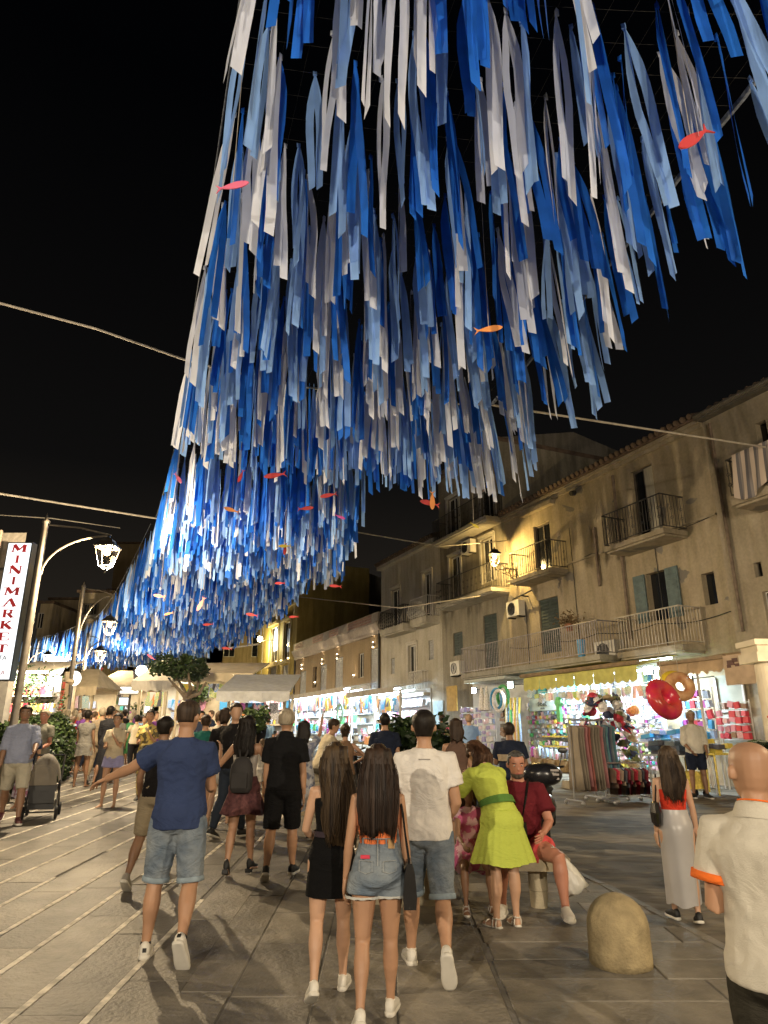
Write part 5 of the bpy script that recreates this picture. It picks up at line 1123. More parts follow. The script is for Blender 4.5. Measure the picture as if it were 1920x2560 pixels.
# floodlights
def flood(label, px, py, w, e, col=(.8, 1, .95), aim=(0, 0, -1), s=.16):
    u, z = FW(px, py, w); r = thing('floodlight', W(u, w, z), label, 'floodlight', 'shop floodlights'); c = W(u, w, z); mb = MB(); mb.wbox(u-s, u+s, w-.06, w, z-s*.75, z+s*.75); mb.tube([W(u, w-.06, z), W(u, .02, z+.1)], .015, 5); mb.build('housing', black_plastic, r)
    g = MB(); g.wbox(u-s*.88, u+s*.88, w+.002, w+.015, z-s*.62, z+s*.62); g.build('lens', emitter('flood_lens', (.82, 1, .93), 38), r)
    light('SPOT', W(u, w+.06, z), e, col, .1, rot=WN*1.0+V((0, 0, -.75)), spot=140, parent=r)
flood('glaring floodlight on the wall left of the pool noodles', 1185, 1726, .5, 170)
flood('glaring floodlight above the pool noodles', 1276, 1712, 1.4, 170)
flood('glaring floodlight beside the blue ice cream poster', 1620, 1676, 1.2, 170)
flood('small glaring lamp right of the donut float', 1722, 1698, .9, 60, s=.1)
# ribbed canopy slab left
mb = MB(); ua_, za_ = FW(1160, 1707, 1.0); ub_, zb_ = FW(1262, 1697, 1.0); mb.wbox(ub_, ua_, .05, 1.0, za_-.03, za_+.08); mb.build('door_canopy', M('pale_canopy', (.5, .52, .48), .7, .1), None, label='small pale door canopy under the left end of the long balcony', cat='canopy')
# swim rings / noodles / floats
def ringobj(label, c, A, B, R1, r1, mat, name='swim_ring', cat='swim ring', extra=None):
    mb = MB(); mb.torus(c, A, B, R1, r1, 36, 16); r = thing(name, c, label, cat); mb.build('tube', mat, r, smooth=True)
    v = MB(); n_ = A.cross(B).normalized(); p = c+A*(R1*.7)+B*(R1*.7)+n_*r1*.9; v.tube([p, p+n_*.03], .018, 8); v.build('valve', GM[5], r)
    s = MB(); s.tube([c+V((0, 0, R1*.9)), c+V((0, 0, R1+1.0))], .006, 4); s.build('cord', rope_m, r); return r
cr = AT(1660, 1748, 14.0); A_ = V((.52, .35, -.50)).normalized(); B_ = V((.28, .12, .95)).normalized(); N0 = A_.cross(B_).normalized(); B_ = N0.cross(A_).normalized()
redring = M('red_inflatable', (.62, .02, .10), .22, .25, 2.5, col2=(.75, .10, .04), spec=.7); 
tilt = R(22)
A1 = (V((1, 0, 0))*cos(R(-52))+V((0, 0, 1))*sin(R(-52))); B1 = (V((-sin(R(-52)), 0, cos(R(-52))))); B1 = (B1*cos(R(38))+V((0, 1, 0))*sin(R(38))).normalized()
ringobj('big glossy red inflatable ring hanging in front of the beach shop', cr, A1, B1, .27, .15, redring)
cd = AT(1700, 1716, 16.0); ringobj('donut shaped float with yellow rim hanging behind the red ring', cd, V((1, 0, 0)), V((0, .25, 1)).normalized(), .22, .12, M('donut_icing', (.50, .22, .10), .4, .3, 7, col2=(.72, .45, .22)))
mb = MB(); mb.torus(cd+V((-.06, .12, .02)), V((1, 0, 0)), V((0, .25, 1)).normalized(), .27, .09, 30, 10); mb.build('swim_ring', M('yellow_inflatable', (.75, .55, .05), .3, .1), None, smooth=True, label='yellow inflatable ring right behind the donut float', cat='swim ring')
for k, (px, py, m_, lb) in enumerate(((1257, 1740, GM[7], 'green swim ring at the left end of the shop'), (1250, 1748, GM[1], 'blue swim ring behind the green one'), (1264, 1752, GM[5], 'white swim ring beside the pool noodles'))):
    ringobj(lb, W(FW(px, py, 1.2)[0], 1.2+.14*k, FW(px, py, 1.2)[1]), WD, V((0, 0, 1)), .34, .06, m_)
nd = []
for k in range(11):
    u = up(1268+k*3.4, 1.3); m_ = [GM[3], GM[5], GM[1], GM[3], GM[7], GM[5], GM[3], GM[8], GM[5], GM[3], GM[9]][k]; mb = MB(); mb.tube([W(u, 1.3+.05*(k % 3), zg+.15), W(u+.03*sin(k), 1.35, zg+1.2), W(u+.12*sin(k*2), 1.3, zg+2.2)], .04, 8)
    mb.build('pool_noodle', m_, None, smooth=True, label='%s foam pool noodle standing in the bundle left of the shop wall' % {GM[3]: 'yellow', GM[5]: 'white', GM[1]: 'blue', GM[7]: 'green', GM[8]: 'orange', GM[9]: 'sky blue'}[m_], cat='pool noodle', group='foam pool noodles')
# umbrellas closed (white) hanging at left end
for k, px in enumerate((1203, 1216)):
    u, z = FW(px, 1715, 1.2); mb = MB(); mb.loft([[W(u, 1.2, z+zz)+V((cos(a)*rr_, sin(a)*rr_, 0)) for a in [i*pi/4 for i in range(8)]] for rr_, zz in ((.01, 0), (.05, -.1), (.11, -.5), (.14, -.85), (.03, -.9))]); mb.build('closed_parasol', GM[5], None, label='%s closed white parasol hanging under the balcony' % ('left' if k == 0 else 'right'), cat='parasol')
# ice cream style poster (plain shapes), ad flag
u0, z0 = FW(1603, 1680, 1.1); u1, z1_ = FW(1640, 1742, 1.1); r = thing('poster', W((u0+u1)/2, 1.1, z0), 'blue and white poster stand left of the red ring', 'poster'); mb = MB(); mb.wbox(u1, u0, 1.05, 1.09, z1_-.05, z0+.0); mb.build('panel', M('poster_white', (.6, .64, .68), .5, .1), r); mb = MB(); mb.wbox(u1+.08, u0-.08, 1.092, 1.1, z1_+.02, z0-.1); mb.build('print', M('poster_blue', (.03, .16, .5), .5, .4, 3, col2=(.3, .55, .8), lo=.55, hi=.57), r)
u0, z0 = FW(1645, 1678, 1.15); u1, z1_ = FW(1672, 1696, 1.15); mb = MB(); mb.wbox(u1, u0, 1.1, 1.13, z1_-.05, z0); mb.build('green_panel', M('bright_green', (.12, .55, .05), .5, .1), None, label='bright green panel above the red ring', cat='panel')
# hats stand: mound of hats
hs = thing('hat_stand', W(up(1500, 1.6), 1.6, zg), 'tall stand covered in straw hats caps and sunglasses', 'hat stand'); mb = MB(); uc = up(1520, 1.7)
hc = AT(1520, 1860, 16.9); hs.location = V((hc.x, hc.y, gz(hc.y))); ORG[hs.name] = V(hs.location)
mb.tube([V((hc.x, hc.y, gz(hc.y))), V((hc.x, hc.y, gz(hc.y)+2.1))], .03, 8); mb.build('post', chrome, hs)
hm = [M('straw_hat', (.42, .32, .18), .9, .2, 30), GM[6], GM[5], M('olive_hat', (.16, .17, .07), .9, .2), GM[0], M('navy_hat', (.03, .04, .09), .8, .2), GM[5]]
HMESH = []
for m_ in hm: b = MB(); b.lathe((0, 0, 0), [(.13, 0), (.125, .01), (.075, .016), (.07, .06), (.05, .085), (.001, .09)], 14); HMESH.append(b.mesh('hat', m_, smooth=True))
for i in range(110):
    a = rs.uniform(0, 2*pi); zz = rs.uniform(.55, 2.1); rr_ = .15+.32*sin(min(1, (2.25-zz)/1.2)*pi/2); o = bpy.data.objects.new('hat', rs.choice(HMESH)); COL.objects.link(o); o.parent = hs
    o.location = V((cos(a)*rr_*1.25, sin(a)*rr_, zz)); o.rotation_euler = (rs.gauss(0, .5), rs.gauss(0, .5)+.5, a)
# clothes rails
def clothes_rail(label, px, py, Y, ln, n, mats, h=1.55, ang=.5):
    c = AT(px, py, Y); z0 = gz(Y); r = thing('clothes_rail', V((c.x, Y, z0)), label, 'clothes rail', 'clothes rails in front of the beach shop'); d = V((cos(ang), sin(ang), 0)); nrm = V((-sin(ang), cos(ang), 0)); o_ = V((c.x, Y, z0)); mb = MB()
    for s in (-1, 1):
        e = o_+d*(s*ln/2); mb.tube([e+V((0, 0, .1)), e+V((0, 0, h))], .016, 6); mb.tube([e-nrm*.28+V((0, 0, .09)), e+nrm*.28+V((0, 0, .09))], .016, 6)
        for t in (-1, 1): mb.ball(e+nrm*.28*t+V((0, 0, .045)), .045, 8, 6)
    mb.tube([o_-d*ln/2+V((0, 0, h)), o_+d*ln/2+V((0, 0, h))], .016, 6); mb.build('frame', chrome, r)
    for i in range(n):
        p = o_+d*(-ln/2+.08+(ln-.16)*i/(n-1))+V((0, 0, h-.1)); wv = .20+.04*rs.random(); L_ = h-.35-.12*rs.random(); g = MB(); rings = []
        for zz, k in ((0, .25), (-.05, .95), (-.2, .8), (-.5, .85), (-L_*.75, 1.05), (-L_, 1.15)):
            rings.append([p+V((0, 0, zz))+nrm*(cos(a)*wv*k)+d*(sin(a)*.028*(1+.5*sin(a*3+i))) for a in [2*pi*j/12 for j in range(12)]])
        g.loft(rings); g.build('garment', mats[i % len(mats)], r, smooth=True)
    return r
cl1 = [M('taupe_cloth', (.24, .20, .15), .9, .15, 3), M('taupe_cloth', (1, 1, 1)), M('taupe_cloth', (1, 1, 1)), M('rose_cloth', (.35, .15, .15), .9, .15), M('rust_cloth', (.3, .1, .08), .9, .15)]
clothes_rail('clothes rail of long taupe and rose dresses on a plinth in the road', 1468, 1900, 14.6, .75, 9, cl1, 1.6, .35)
clothes_rail('clothes rail of teal garments right of the taupe dresses', 1508, 1900, 15.2, .6, 7, [M('teal_cloth', (.10, .22, .25), .9, .2), M('navy_cloth', (.03, .05, .12), .9, .2), M('slate_cloth', (.15, .18, .2), .9, .2)], 1.6, .5)
clothes_rail('low wheeled rail with short brown and red bags', 1565, 1910, 15.0, .9, 10, [M('brown_bagcloth', (.2, .13, .09), .8, .3), GM[0], M('sand_cloth', (.4, .33, .24), .9, .2), GM[6], M('wine_cloth', (.25, .03, .05), .8, .2)], .75, .25)
c = G(1455, 1975); mb = MB(); mb.box((c.x+.25, c.y+.35, gz(c.y)+.09), (.5, .38, .09), V((.94, .34, 0)), V((-.34, .94, 0)), taper=.96); mb.build('stone_plinth', M('plinth_stone', (.33, .29, .22), .85, .2, 5, bump=.4), None, label='low stone plinth under the taupe dresses', cat='plinth')
# tables with goods near shopkeeper
def table(label, px, py, Y, wd_, dp, h, mats, n, yel=True):
    c = AT(px, py, Y); z0 = gz(Y); r = thing('goods_table', V((c.x, Y, z0)), label, 'table', 'goods tables of the beach shop'); mb = MB(); mb.box((c.x, Y, z0+h), (wd_/2, dp/2, .02), WD*-1, WN); mb.build('top', GM[3] if yel else shopw, r)
    for s in (-1, 1):
        for t in (-1, 1): l_ = MB(); p = V((c.x, Y, z0))+WD*(s*wd_/2*.92)+WN*(t*dp/2*.9); l_.tube([p, p+V((0, 0, h))], .02, 6); l_.build('leg', GM[3] if yel else chrome, r)
    for i in range(n):
        p = V((c.x, Y, z0+h+.06+.10*rs.randrange(3)))+WD*rs.uniform(-wd_/2, wd_/2)*.9+WN*rs.uniform(-dp/2, dp/2)*.8; pack(r, p, .3, .1, .2, WD, name='folded_goods', mats=mats)
table('table stacked with dark folded jeans left of the shopkeeper', 1700, 1900, 16.6, 1.3, .8, .8, [M('denim_stack', (.08, .11, .16), .9, .3), M('slate_cloth', (.1, .1, .1)), GM[6]], 34, False)
table('second table of blue boxed goods behind the jeans table', 1672, 1850, 18.3, 1.6, .7, 1.0, [GM[1], GM2[0], GM[5], GM[9]], 24, False)
table('yellow legged table with boxes beside the shopkeeper', 1775, 1900, 16.4, .9, .7, .85, [GM[11], GM[6], GM[3]], 8)
c = AT(1722, 1930, 15.9); 
cc = thing('yellow_crate', V((c.x, 15.9, gz(15.9))), 'yellow plastic crate trolley left of the shopkeeper legs', 'crate'); mb = MB(); z_ = gz(15.9)
for s in (-1, 1): mb.box((c.x+s*.24, 15.9, z_+.34), (.02, .24, .17)); mb.box((c.x, 15.9+s*.24, z_+.34), (.22, .02, .17))
mb.box((c.x, 15.9, z_+.19), (.22, .22, .015)); mb.build('tub', GM[3], cc); mb = MB()
for s in (-1, 1):
    for t in (-1, 1): mb.torus((c.x+s*.2, 15.9+t*.2, z_+.07), V((0, 1, 0)), V((0, 0, 1)), .05, .02, 12, 6)
mb.build('wheels', rubber, cc)
# scuba ring/mixed: orange balls & green gun toys hanging
for (px, py, sh, m_, nm, lb) in ((1398, 1775, 3, GM[7], 'toy', 'green water toy hanging under the awning'), (1586, 1775, 1, GM[8], 'ball', 'orange ball hanging right of the posters'), (1533, 1840, 1, GM[8], 'paddle', 'orange paddle on the hat stand front'), (1577, 1780, 1, M('coral_goods', (.6, .14, .08), .5, .2), 'ball', 'red ball hanging above the hats')):
    u, z = FW(px, py, 1.5); b = MB(); 
    if sh == 1: b.ball(W(u, 1.5, z), .13, 12, 8)
    else: b.loft([[W(u+a*k, 1.5+b_*.05, z+zz) for a, b_ in ((-.1, -1), (.1, -1), (.1, 1), (-.1, 1))] for k, zz in ((.6, -.35), (.9, -.1), (.7, .1), (1.5, .2), (.5, .38))])
    b.build(nm, m_, None, label=lb, cat='toy')
# tan awning and menu board on the right
ua_, za_ = FW(1650, 1690, 2.2); ub_, zb_ = FW(1815, 1665, 2.2)
aw2 = thing('tan_awning', W((ua_+ub_)/2, 1.2, za_), 'rippled tan awning right of the yellow awning', 'awning'); mb = MB(); n = 30; rows = []
for j in range(3):
    rows.append([W(ub_+(ua_-ub_)*i/n, [.06, 2.2, 2.22][j], [za_+.62, za_+.25, za_-.02+.03*sin(i*1.4)][j]+.03*sin(i*2.1)*(j > 0)) for i in range(n+1)])
mb.loft(rows, cap=False, closed=False); mb.build('fabric', awn_t, aw2, smooth=True)
mb = MB(); mb.wbox(ub_, ua_, 2.15, 2.25, za_+.24, za_+.32); mb.build('front_bar', MATS['brown_bar'], aw2)
u0, z0 = FW(1806, 1642, 2.3); u1, z1_ = FW(1960, 1690, 2.3); bd = thing('menu_board', W((u0+u1)/2, 2.3, z0), 'tan hanging board with dark food pictures beside the lit pillar', 'sign'); mb = MB(); mb.wbox(u1, u0, 2.26, 2.3, z1_-.1, z0+.02); mb.build('panel', M('tan_board', (.45, .33, .22), .7, .12, 5), bd)
mb = MB()
for (px, py, s_) in ((1826, 1657, .09), (1836, 1650, .07), (1822, 1666, .05), (1842, 1662, .05), (1860, 1652, .13), (1880, 1650, .13)):
    uu, zz = FW(px, py, 2.31); mb.box(W(uu, 2.306, zz), (s_, .004, s_*.6), WD, WN)
mb.build('pictures', M('dark_print', (.10, .04, .03), .6, .3), bd)
mb = MB(); mb.tube([W(FW(1745, 1700, 2.0)[0], 2.0, gW(0)), W(FW(1745, 1700, 2.0)[0], 2.0, za_+.3)], .03, 8); mb.build('awning_post', white_paint, None, label='thin white post holding the tan awning', cat='post')
# shuttered panel wall
u0, z0 = FW(1785, 1700, .1); u1, z1_ = FW(1862, 1765, .1); r = thing('metal_shutter', W((u0+u1)/2, 0, z1_), 'pale grey closed metal panel right of the donut float', 'shutter'); mb = MB(); mb.wbox(u1, u0, .01, .05, z1_-1.6, z0+.1); mb.build('panel', M('pale_green_metal', (.36, .38, .33), .6, .2, 2), r); mb = MB()
for uu in (u0, u1): mb.wbox(uu-.03, uu+.03, .055, .09, z1_-.1, z0+.05)
mb.wbox(u1+.03, u0-.03, .055, .09, z1_-.13, z1_-.07); mb.build('frame', shopw, r)
# air conditioners
u, z = FW(1284, 1541, .3); ac_unit('air conditioner under the wall lantern in the yellow light', u, .05, z, 1.0)
u, z = FW(1136, 1688, .4); ac_unit('air conditioner left of the long iron balcony', u, .1, z, 1.0)
u, z = FW(1166, 1384, .3); ac_unit('air conditioner high up between the two balconies of the tall house', u, .05, z, 1.0)
u, z = FW(1520, 1658, .3); ac_unit('air conditioner behind the right end of the long iron balcony', u, .05, z, 1.15)
# balcony things: dry plant, blue bucket
u, z = FW(1425, 1590, .8); bsh = thing('balcony_plant', W(u, .8, z2), 'dry plant in a pot at the rail of the long balcony', 'plant'); mb = MB(); mb.lathe(W(u, .8, z2+.9), [(.1, 0), (.15, .22), (.001, .2)], 10); mb.build('pot', M('terracotta', (.3, .12, .06), .8, .2), bsh); mb = MB(); leaves(mb, lambda rg: (W(u+rg.gauss(0, .22), .8+rg.gauss(0, .12), z2+1.25+rg.gauss(0, .12)), None), 260, .06, rt, 1); mb.build('leaves', M('dry_leaf', (.14, .09, .04), .8, .3), bsh, kind='stuff')
u, z = FW(1446, 1612, .7); mb = MB(); mb.lathe(W(u, .6, z2), [(.11, 0), (.14, .6), (.001, .6)], 10); mb.build('blue_bucket', GM[1], None, label='tall blue tub on the long balcony', cat='bucket')
# porthole vents and satellite bits on the facade
for (px, py, lb) in ((1437, 1232, 'small pipe end high on the old house wall'),):
    u, z = FW(px, py); mb = MB(); mb.tube([W(u, .0, z), W(u, .18, z-.05)], .09, 10); mb.build('vent', iron, None, label=lb, cat='vent')
mb = MB(); u, z = FW(1305, 1490, .3); mb.tube([W(u-.6, .3, z+.1), W(u+.6, .3, z-.02)], .03, 6); mb.tube([W(u, .02, z), W(u, .35, z+.02)], .03, 6); mb.build('wall_bar', iron, None, label='iron washing line bracket above the lit air conditioner', cat='bracket')
# market goods near left centre: bollard, bench, scooters, pushchair
bc = G(1640, 2428); mb = MB(); z0 = gz(bc.y); 
bo = thing('stone_bollard', V((1.755, 5.82, gz(5.8))), 'short fat domed stone bollard in the right foreground', 'bollard')
rad = .225; prof = [(rad*1.0, 0), (rad*1.01, .05), (rad*1.0, .18)]+[(rad*cos(a)*1.0, .25+.225*sin(a)) for a in [i*pi/2/10 for i in range(0, 10)]]+[(.001, .475)]
mb.lathe((1.755, 5.82, gz(5.8)), [(r_, z_-.01) for r_, z_ in prof], 40); o = mb.build('body', M('sandstone', (.34, .27, .15), .85, .25, 7, bump=.5, bscale=50), bo, smooth=True)
# bench: stone slab on round stone feet
be = thing('stone_bench', V((1.15, 7.35, gz(7.35))), 'pale stone bench with round stone feet under the seated people', 'bench'); bm = M('bench_stone', (.45, .39, .27), .8, .15, 5, bump=.3); bz = gz(7.35)
mb = MB(); mb.box((.78, 7.35, bz+.40), (.98, .23, .055), V((1, -.08, 0)).normalized(), V((.08, 1, 0)).normalized()); mb.build('seat', bm, be)
for x_ in (.1, 1.48): mb = MB(); mb.lathe((x_, 7.32, bz), [(.08, 0), (.085, .14), (.09, .15), (.09, .344)], 20); mb.build('foot', bm, be)
mb = MB(); mb.box((.15, 7.62, bz+.25), (.45, .25, .25), V((1, -.1, 0)).normalized(), V((.1, 1, 0)).normalized()); mb.build('stone_block', bm, None, label='pale square stone block left of the bench behind the white shirt man', cat='stone block')
def scooter(x, y, rz, label, topcase=True, col=None):
    r = localthing('scooter', V((x, y, gz(y))), label, 'scooter', 'parked scooters', rz); col = col or M('black_paint', (.015, .015, .018), .25, .2)
    for yy_ in (-.62, .62): mb = MB(); mb.torus((0, yy_, .25), V((0, 1, 0)), V((0, 0, 1)), .19, .06, 20, 8); w_ = mb.build('wheel', rubber, r, smooth=True); m2 = MB(); m2.tube([(-.04, yy_, .25), (.04, yy_, .25)], .12, 12); m2.build('rim', chrome, w_)
    mb = MB(); mb.loft([[V((cos(a)*w, y_, z+sin(a)*h)) for a in [2*pi*k/12 for k in range(12)]] for y_, w, h, z in ((-.85, .05, .05, .62), (-.7, .14, .14, .6), (-.4, .17, .2, .55), (-.05, .16, .16, .45), (.0, .15, .06, .30), (.35, .15, .05, .28), (.42, .15, .3, .5), (.55, .13, .32, .7), (.62, .06, .2, .85))]); mb.build('body', col, r, smooth=True)
    mb = MB(); mb.loft([[V((cos(a)*w, y_, z+sin(a)*.06)) for a in [2*pi*k/10 for k in range(10)]] for y_, w, z in ((-.75, .08, .78), (-.6, .14, .78), (-.2, .15, .76), (.02, .1, .74))]); mb.build('seat', rubber, r, smooth=True)
    mb = MB(); mb.tube([(0, .62, .3), (0, .48, .95)], .035, 6); mb.tube([(-.33, .38, 1.02), (-.1, .47, .98), (.1, .47, .98), (.33, .38, 1.02)], .018, 6)
    for s in (-1, 1): mb.tube([(s*.26, .42, 1.0), (s*.32, .46, 1.2)], .008, 4); mb.ball((s*.33, .46, 1.24), (.07, .015, .045), 8, 6)
    mb.build('handlebar', black_plastic, r); mb = MB(); mb.ball((0, .62, .88), (.08, .05, .06), 8, 6); mb.build('headlight', chrome, r)
    if topcase:
        mb = MB(); mb.loft([[V((cos(a)*w*(abs(cos(a))**-.15 if abs(cos(a)) > .05 else 1), y_, .98+sin(a)*h)) for a in [2*pi*(k+.5)/16 for k in range(16)]] for y_, w, h in ((-1.2, .05, .04), (-1.17, .21, .11), (-1.0, .26, .145), (-.85, .25, .14), (-.76, .17, .10))]); tcs = mb.build('top_case', col, r, smooth=True); m2 = MB()
        for k in range(3): m2.box((.16, -1.19+.012*k, 1.04-.05*k), (.05, .006, .012))
        m2.build('reflector', M('pale_reflector', (.4, .36, .34), .2, .1), tcs)
    return r
p = AT(1354, 1937, 9.3); scooter(p.x+.21, 10.28, R(-12), 'black scooter with a large rounded top case behind the seated man', True)
p = AT(1215, 1930, 9.8); scooter(p.x, 10.2, R(20), 'dark scooter left of the man in the striped polo', False)
for k, (px, Y, a, lb) in enumerate(((880, 16.0, 60, 'dark scooter parked behind the woman with her hands on her hips'), (945, 15.3, 75, 'dark scooter beside the man in the dark polo'), (1000, 16.5, 70, 'dark scooter right of the man in the dark polo'), (690, 19, 50, 'scooter parked near the souvenir shop left end'))):
    scooter(AT(px, 1900, Y).x, Y, R(a), lb, k == 1, M('dark_grey_paint', (.03, .03, .035), .25, .3))
# pushchair
Ys = 12.9; px_ = AT(107, 2000, Ys).x; ps = localthing('pushchair', V((px_, Ys, gz(Ys))), 'black framed pushchair with a taupe hood seen from the front', 'pushchair', rz=R(20))
taupe = M('taupe_hood', (.17, .15, .12), .8, .1, 5); fm = M('pram_frame', (.02, .02, .02), .4, .2)
mb = MB()
for s in (-1, 1):
    mb.tube([(s*.24, -.32, .12), (s*.24, .0, .45), (s*.24, .38, 1.02)], .017, 6); mb.tube([(s*.24, .36, .12), (s*.24, .0, .5)], .017, 6); mb.tube([(s*.24, .0, .45), (s*.23, -.1, .62)], .015, 6)
mb.tube([(-.24, .38, 1.02), (.24, .38, 1.02)], .02, 6); mb.tube([(-.24, -.32, .12), (.24, -.32, .12)], .014, 6); mb.build('frame', fm, ps)
for s in (-1, 1):
    for yy_ in (-.34, .38): mb = MB(); mb.torus((s*.26, yy_, .11), V((0, 1, 0)), V((0, 0, 1)), .085, .026, 16, 6); mb.tube([(s*.24, yy_, .11), (s*.28, yy_, .11)], .03, 8); mb.build('wheel', rubber, ps, smooth=True)
rings = []
for i in range(10):
    a = i/9*pi*.62; rings.append([V((cos(b)*.235, -.12-.26*sin(a)*sin(b)*1.0+.18*(1-sin(b)), .62+.34*sin(b)*cos(a*.75)+.10*sin(a))) for b in [pi*k/12 for k in range(13)]])
mb = MB(); mb.loft([[V((cos(b)*.24, y_, z_+sin(b)*h_)) for b in [pi*k/14 for k in range(15)]] for y_, z_, h_ in ((-.40, .56, .30), (-.36, .60, .40), (-.2, .62, .44), (0, .62, .40), (.15, .60, .30))], cap=False, closed=False); mb.build('hood', taupe, ps, smooth=True)
mb = MB(); mb.box((0, -.385, .72), (.215, .012, .17), taper=.85); mb.build('hood_front', taupe, ps); mb = MB(); mb.box((0, -.1, .50), (.22, .25, .05)); mb.box((0, -.3, .38), (.2, .03, .12)); mb.build('seat', black_plastic, ps); mb = MB(); mb.box((0, .02, .22), (.2, .25, .07)); mb.build('basket', black_plastic, ps)
# ================================================================== PEOPLE
SKIN = {'tan': M('skin_tan', (.42, .235, .14), .5, .10, 4), 'light': M('skin_light', (.52, .31, .20), .5, .1, 4), 'brown': M('skin_brown', (.24, .13, .075), .5, .1, 4), 'red': M('skin_ruddy', (.45, .20, .13), .5, .12, 4)}
def hairmat(n, c, c2=None): return M('hair_'+n, c, .5, .35, 42, bump=.35, bscale=110, stretch=(1, 1, .05), col2=c2, spec=.22)
H_BLACK = hairmat('black', (.012, .009, .007)); H_DARK = hairmat('dark_brown', (.022, .013, .008), (.05, .03, .018)); H_BROWN = hairmat('brown', (.05, .03, .018), (.14, .09, .05)); H_GREY = hairmat('grey', (.24, .20, .14), (.38, .33, .25)); H_AUB = hairmat('auburn', (.04, .018, .010), (.09, .045, .025))
denim = M('denim', (.085, .125, .18), .9, .3, 4, bump=.25, bscale=160, col2=(.26, .29, .31), lo=.36, hi=.70, fold=.5); denim_d = M('denim_cuff', (.24, .30, .35), .9, .15, 20)
sole_m = M('white_sole', (.62, .59, .52), .7, .1); shoe_w = M('white_shoe', (.66, .63, .56), .6, .06, 20, bump=.2, bscale=60); shoe_b = M('black_shoe', (.015, .015, .015), .6, .2)
def cloth(n, c, var=.08, rough=.9, bump=.35, scale=3, c2=None, lo=.4, hi=.6): return M('cloth_'+n, c, rough, var, scale, bump=bump, bscale=220, col2=c2, lo=lo, hi=hi, fold=.32, spec=.15)
eye_w = M('eye_white', (.6, .58, .55), .3, .02); eye_d = M('eye_dark', (.02, .012, .01), .3, .1); lip = M('lip', (.35, .10, .08), .5, .1)
BAKE = []
folds_tex = bpy.data.textures.new('folds', 'CLOUDS'); folds_tex.noise_scale = .11; folds_tex.noise_depth = 2
folds2 = bpy.data.textures.new('creases', 'CLOUDS'); folds2.noise_scale = .045; folds2.noise_depth = 1
def rotx(p, a, o=V((0, 0, 0))): q = p-o; c, s = cos(a), sin(a); return o+V((q.x, q.y*c+q.z*s, -q.y*s+q.z*c))   # +a leans forward (+y)
def roty(p, a, o=V((0, 0, 0))): q = p-o; c, s = cos(a), sin(a); return o+V((q.x*c+q.z*s, q.y, -q.x*s+q.z*c))
def rotz(p, a, o=V((0, 0, 0))): q = p-o; c, s = cos(a), sin(a); return o+V((q.x*c-q.y*s, q.x*s+q.y*c, q.z))

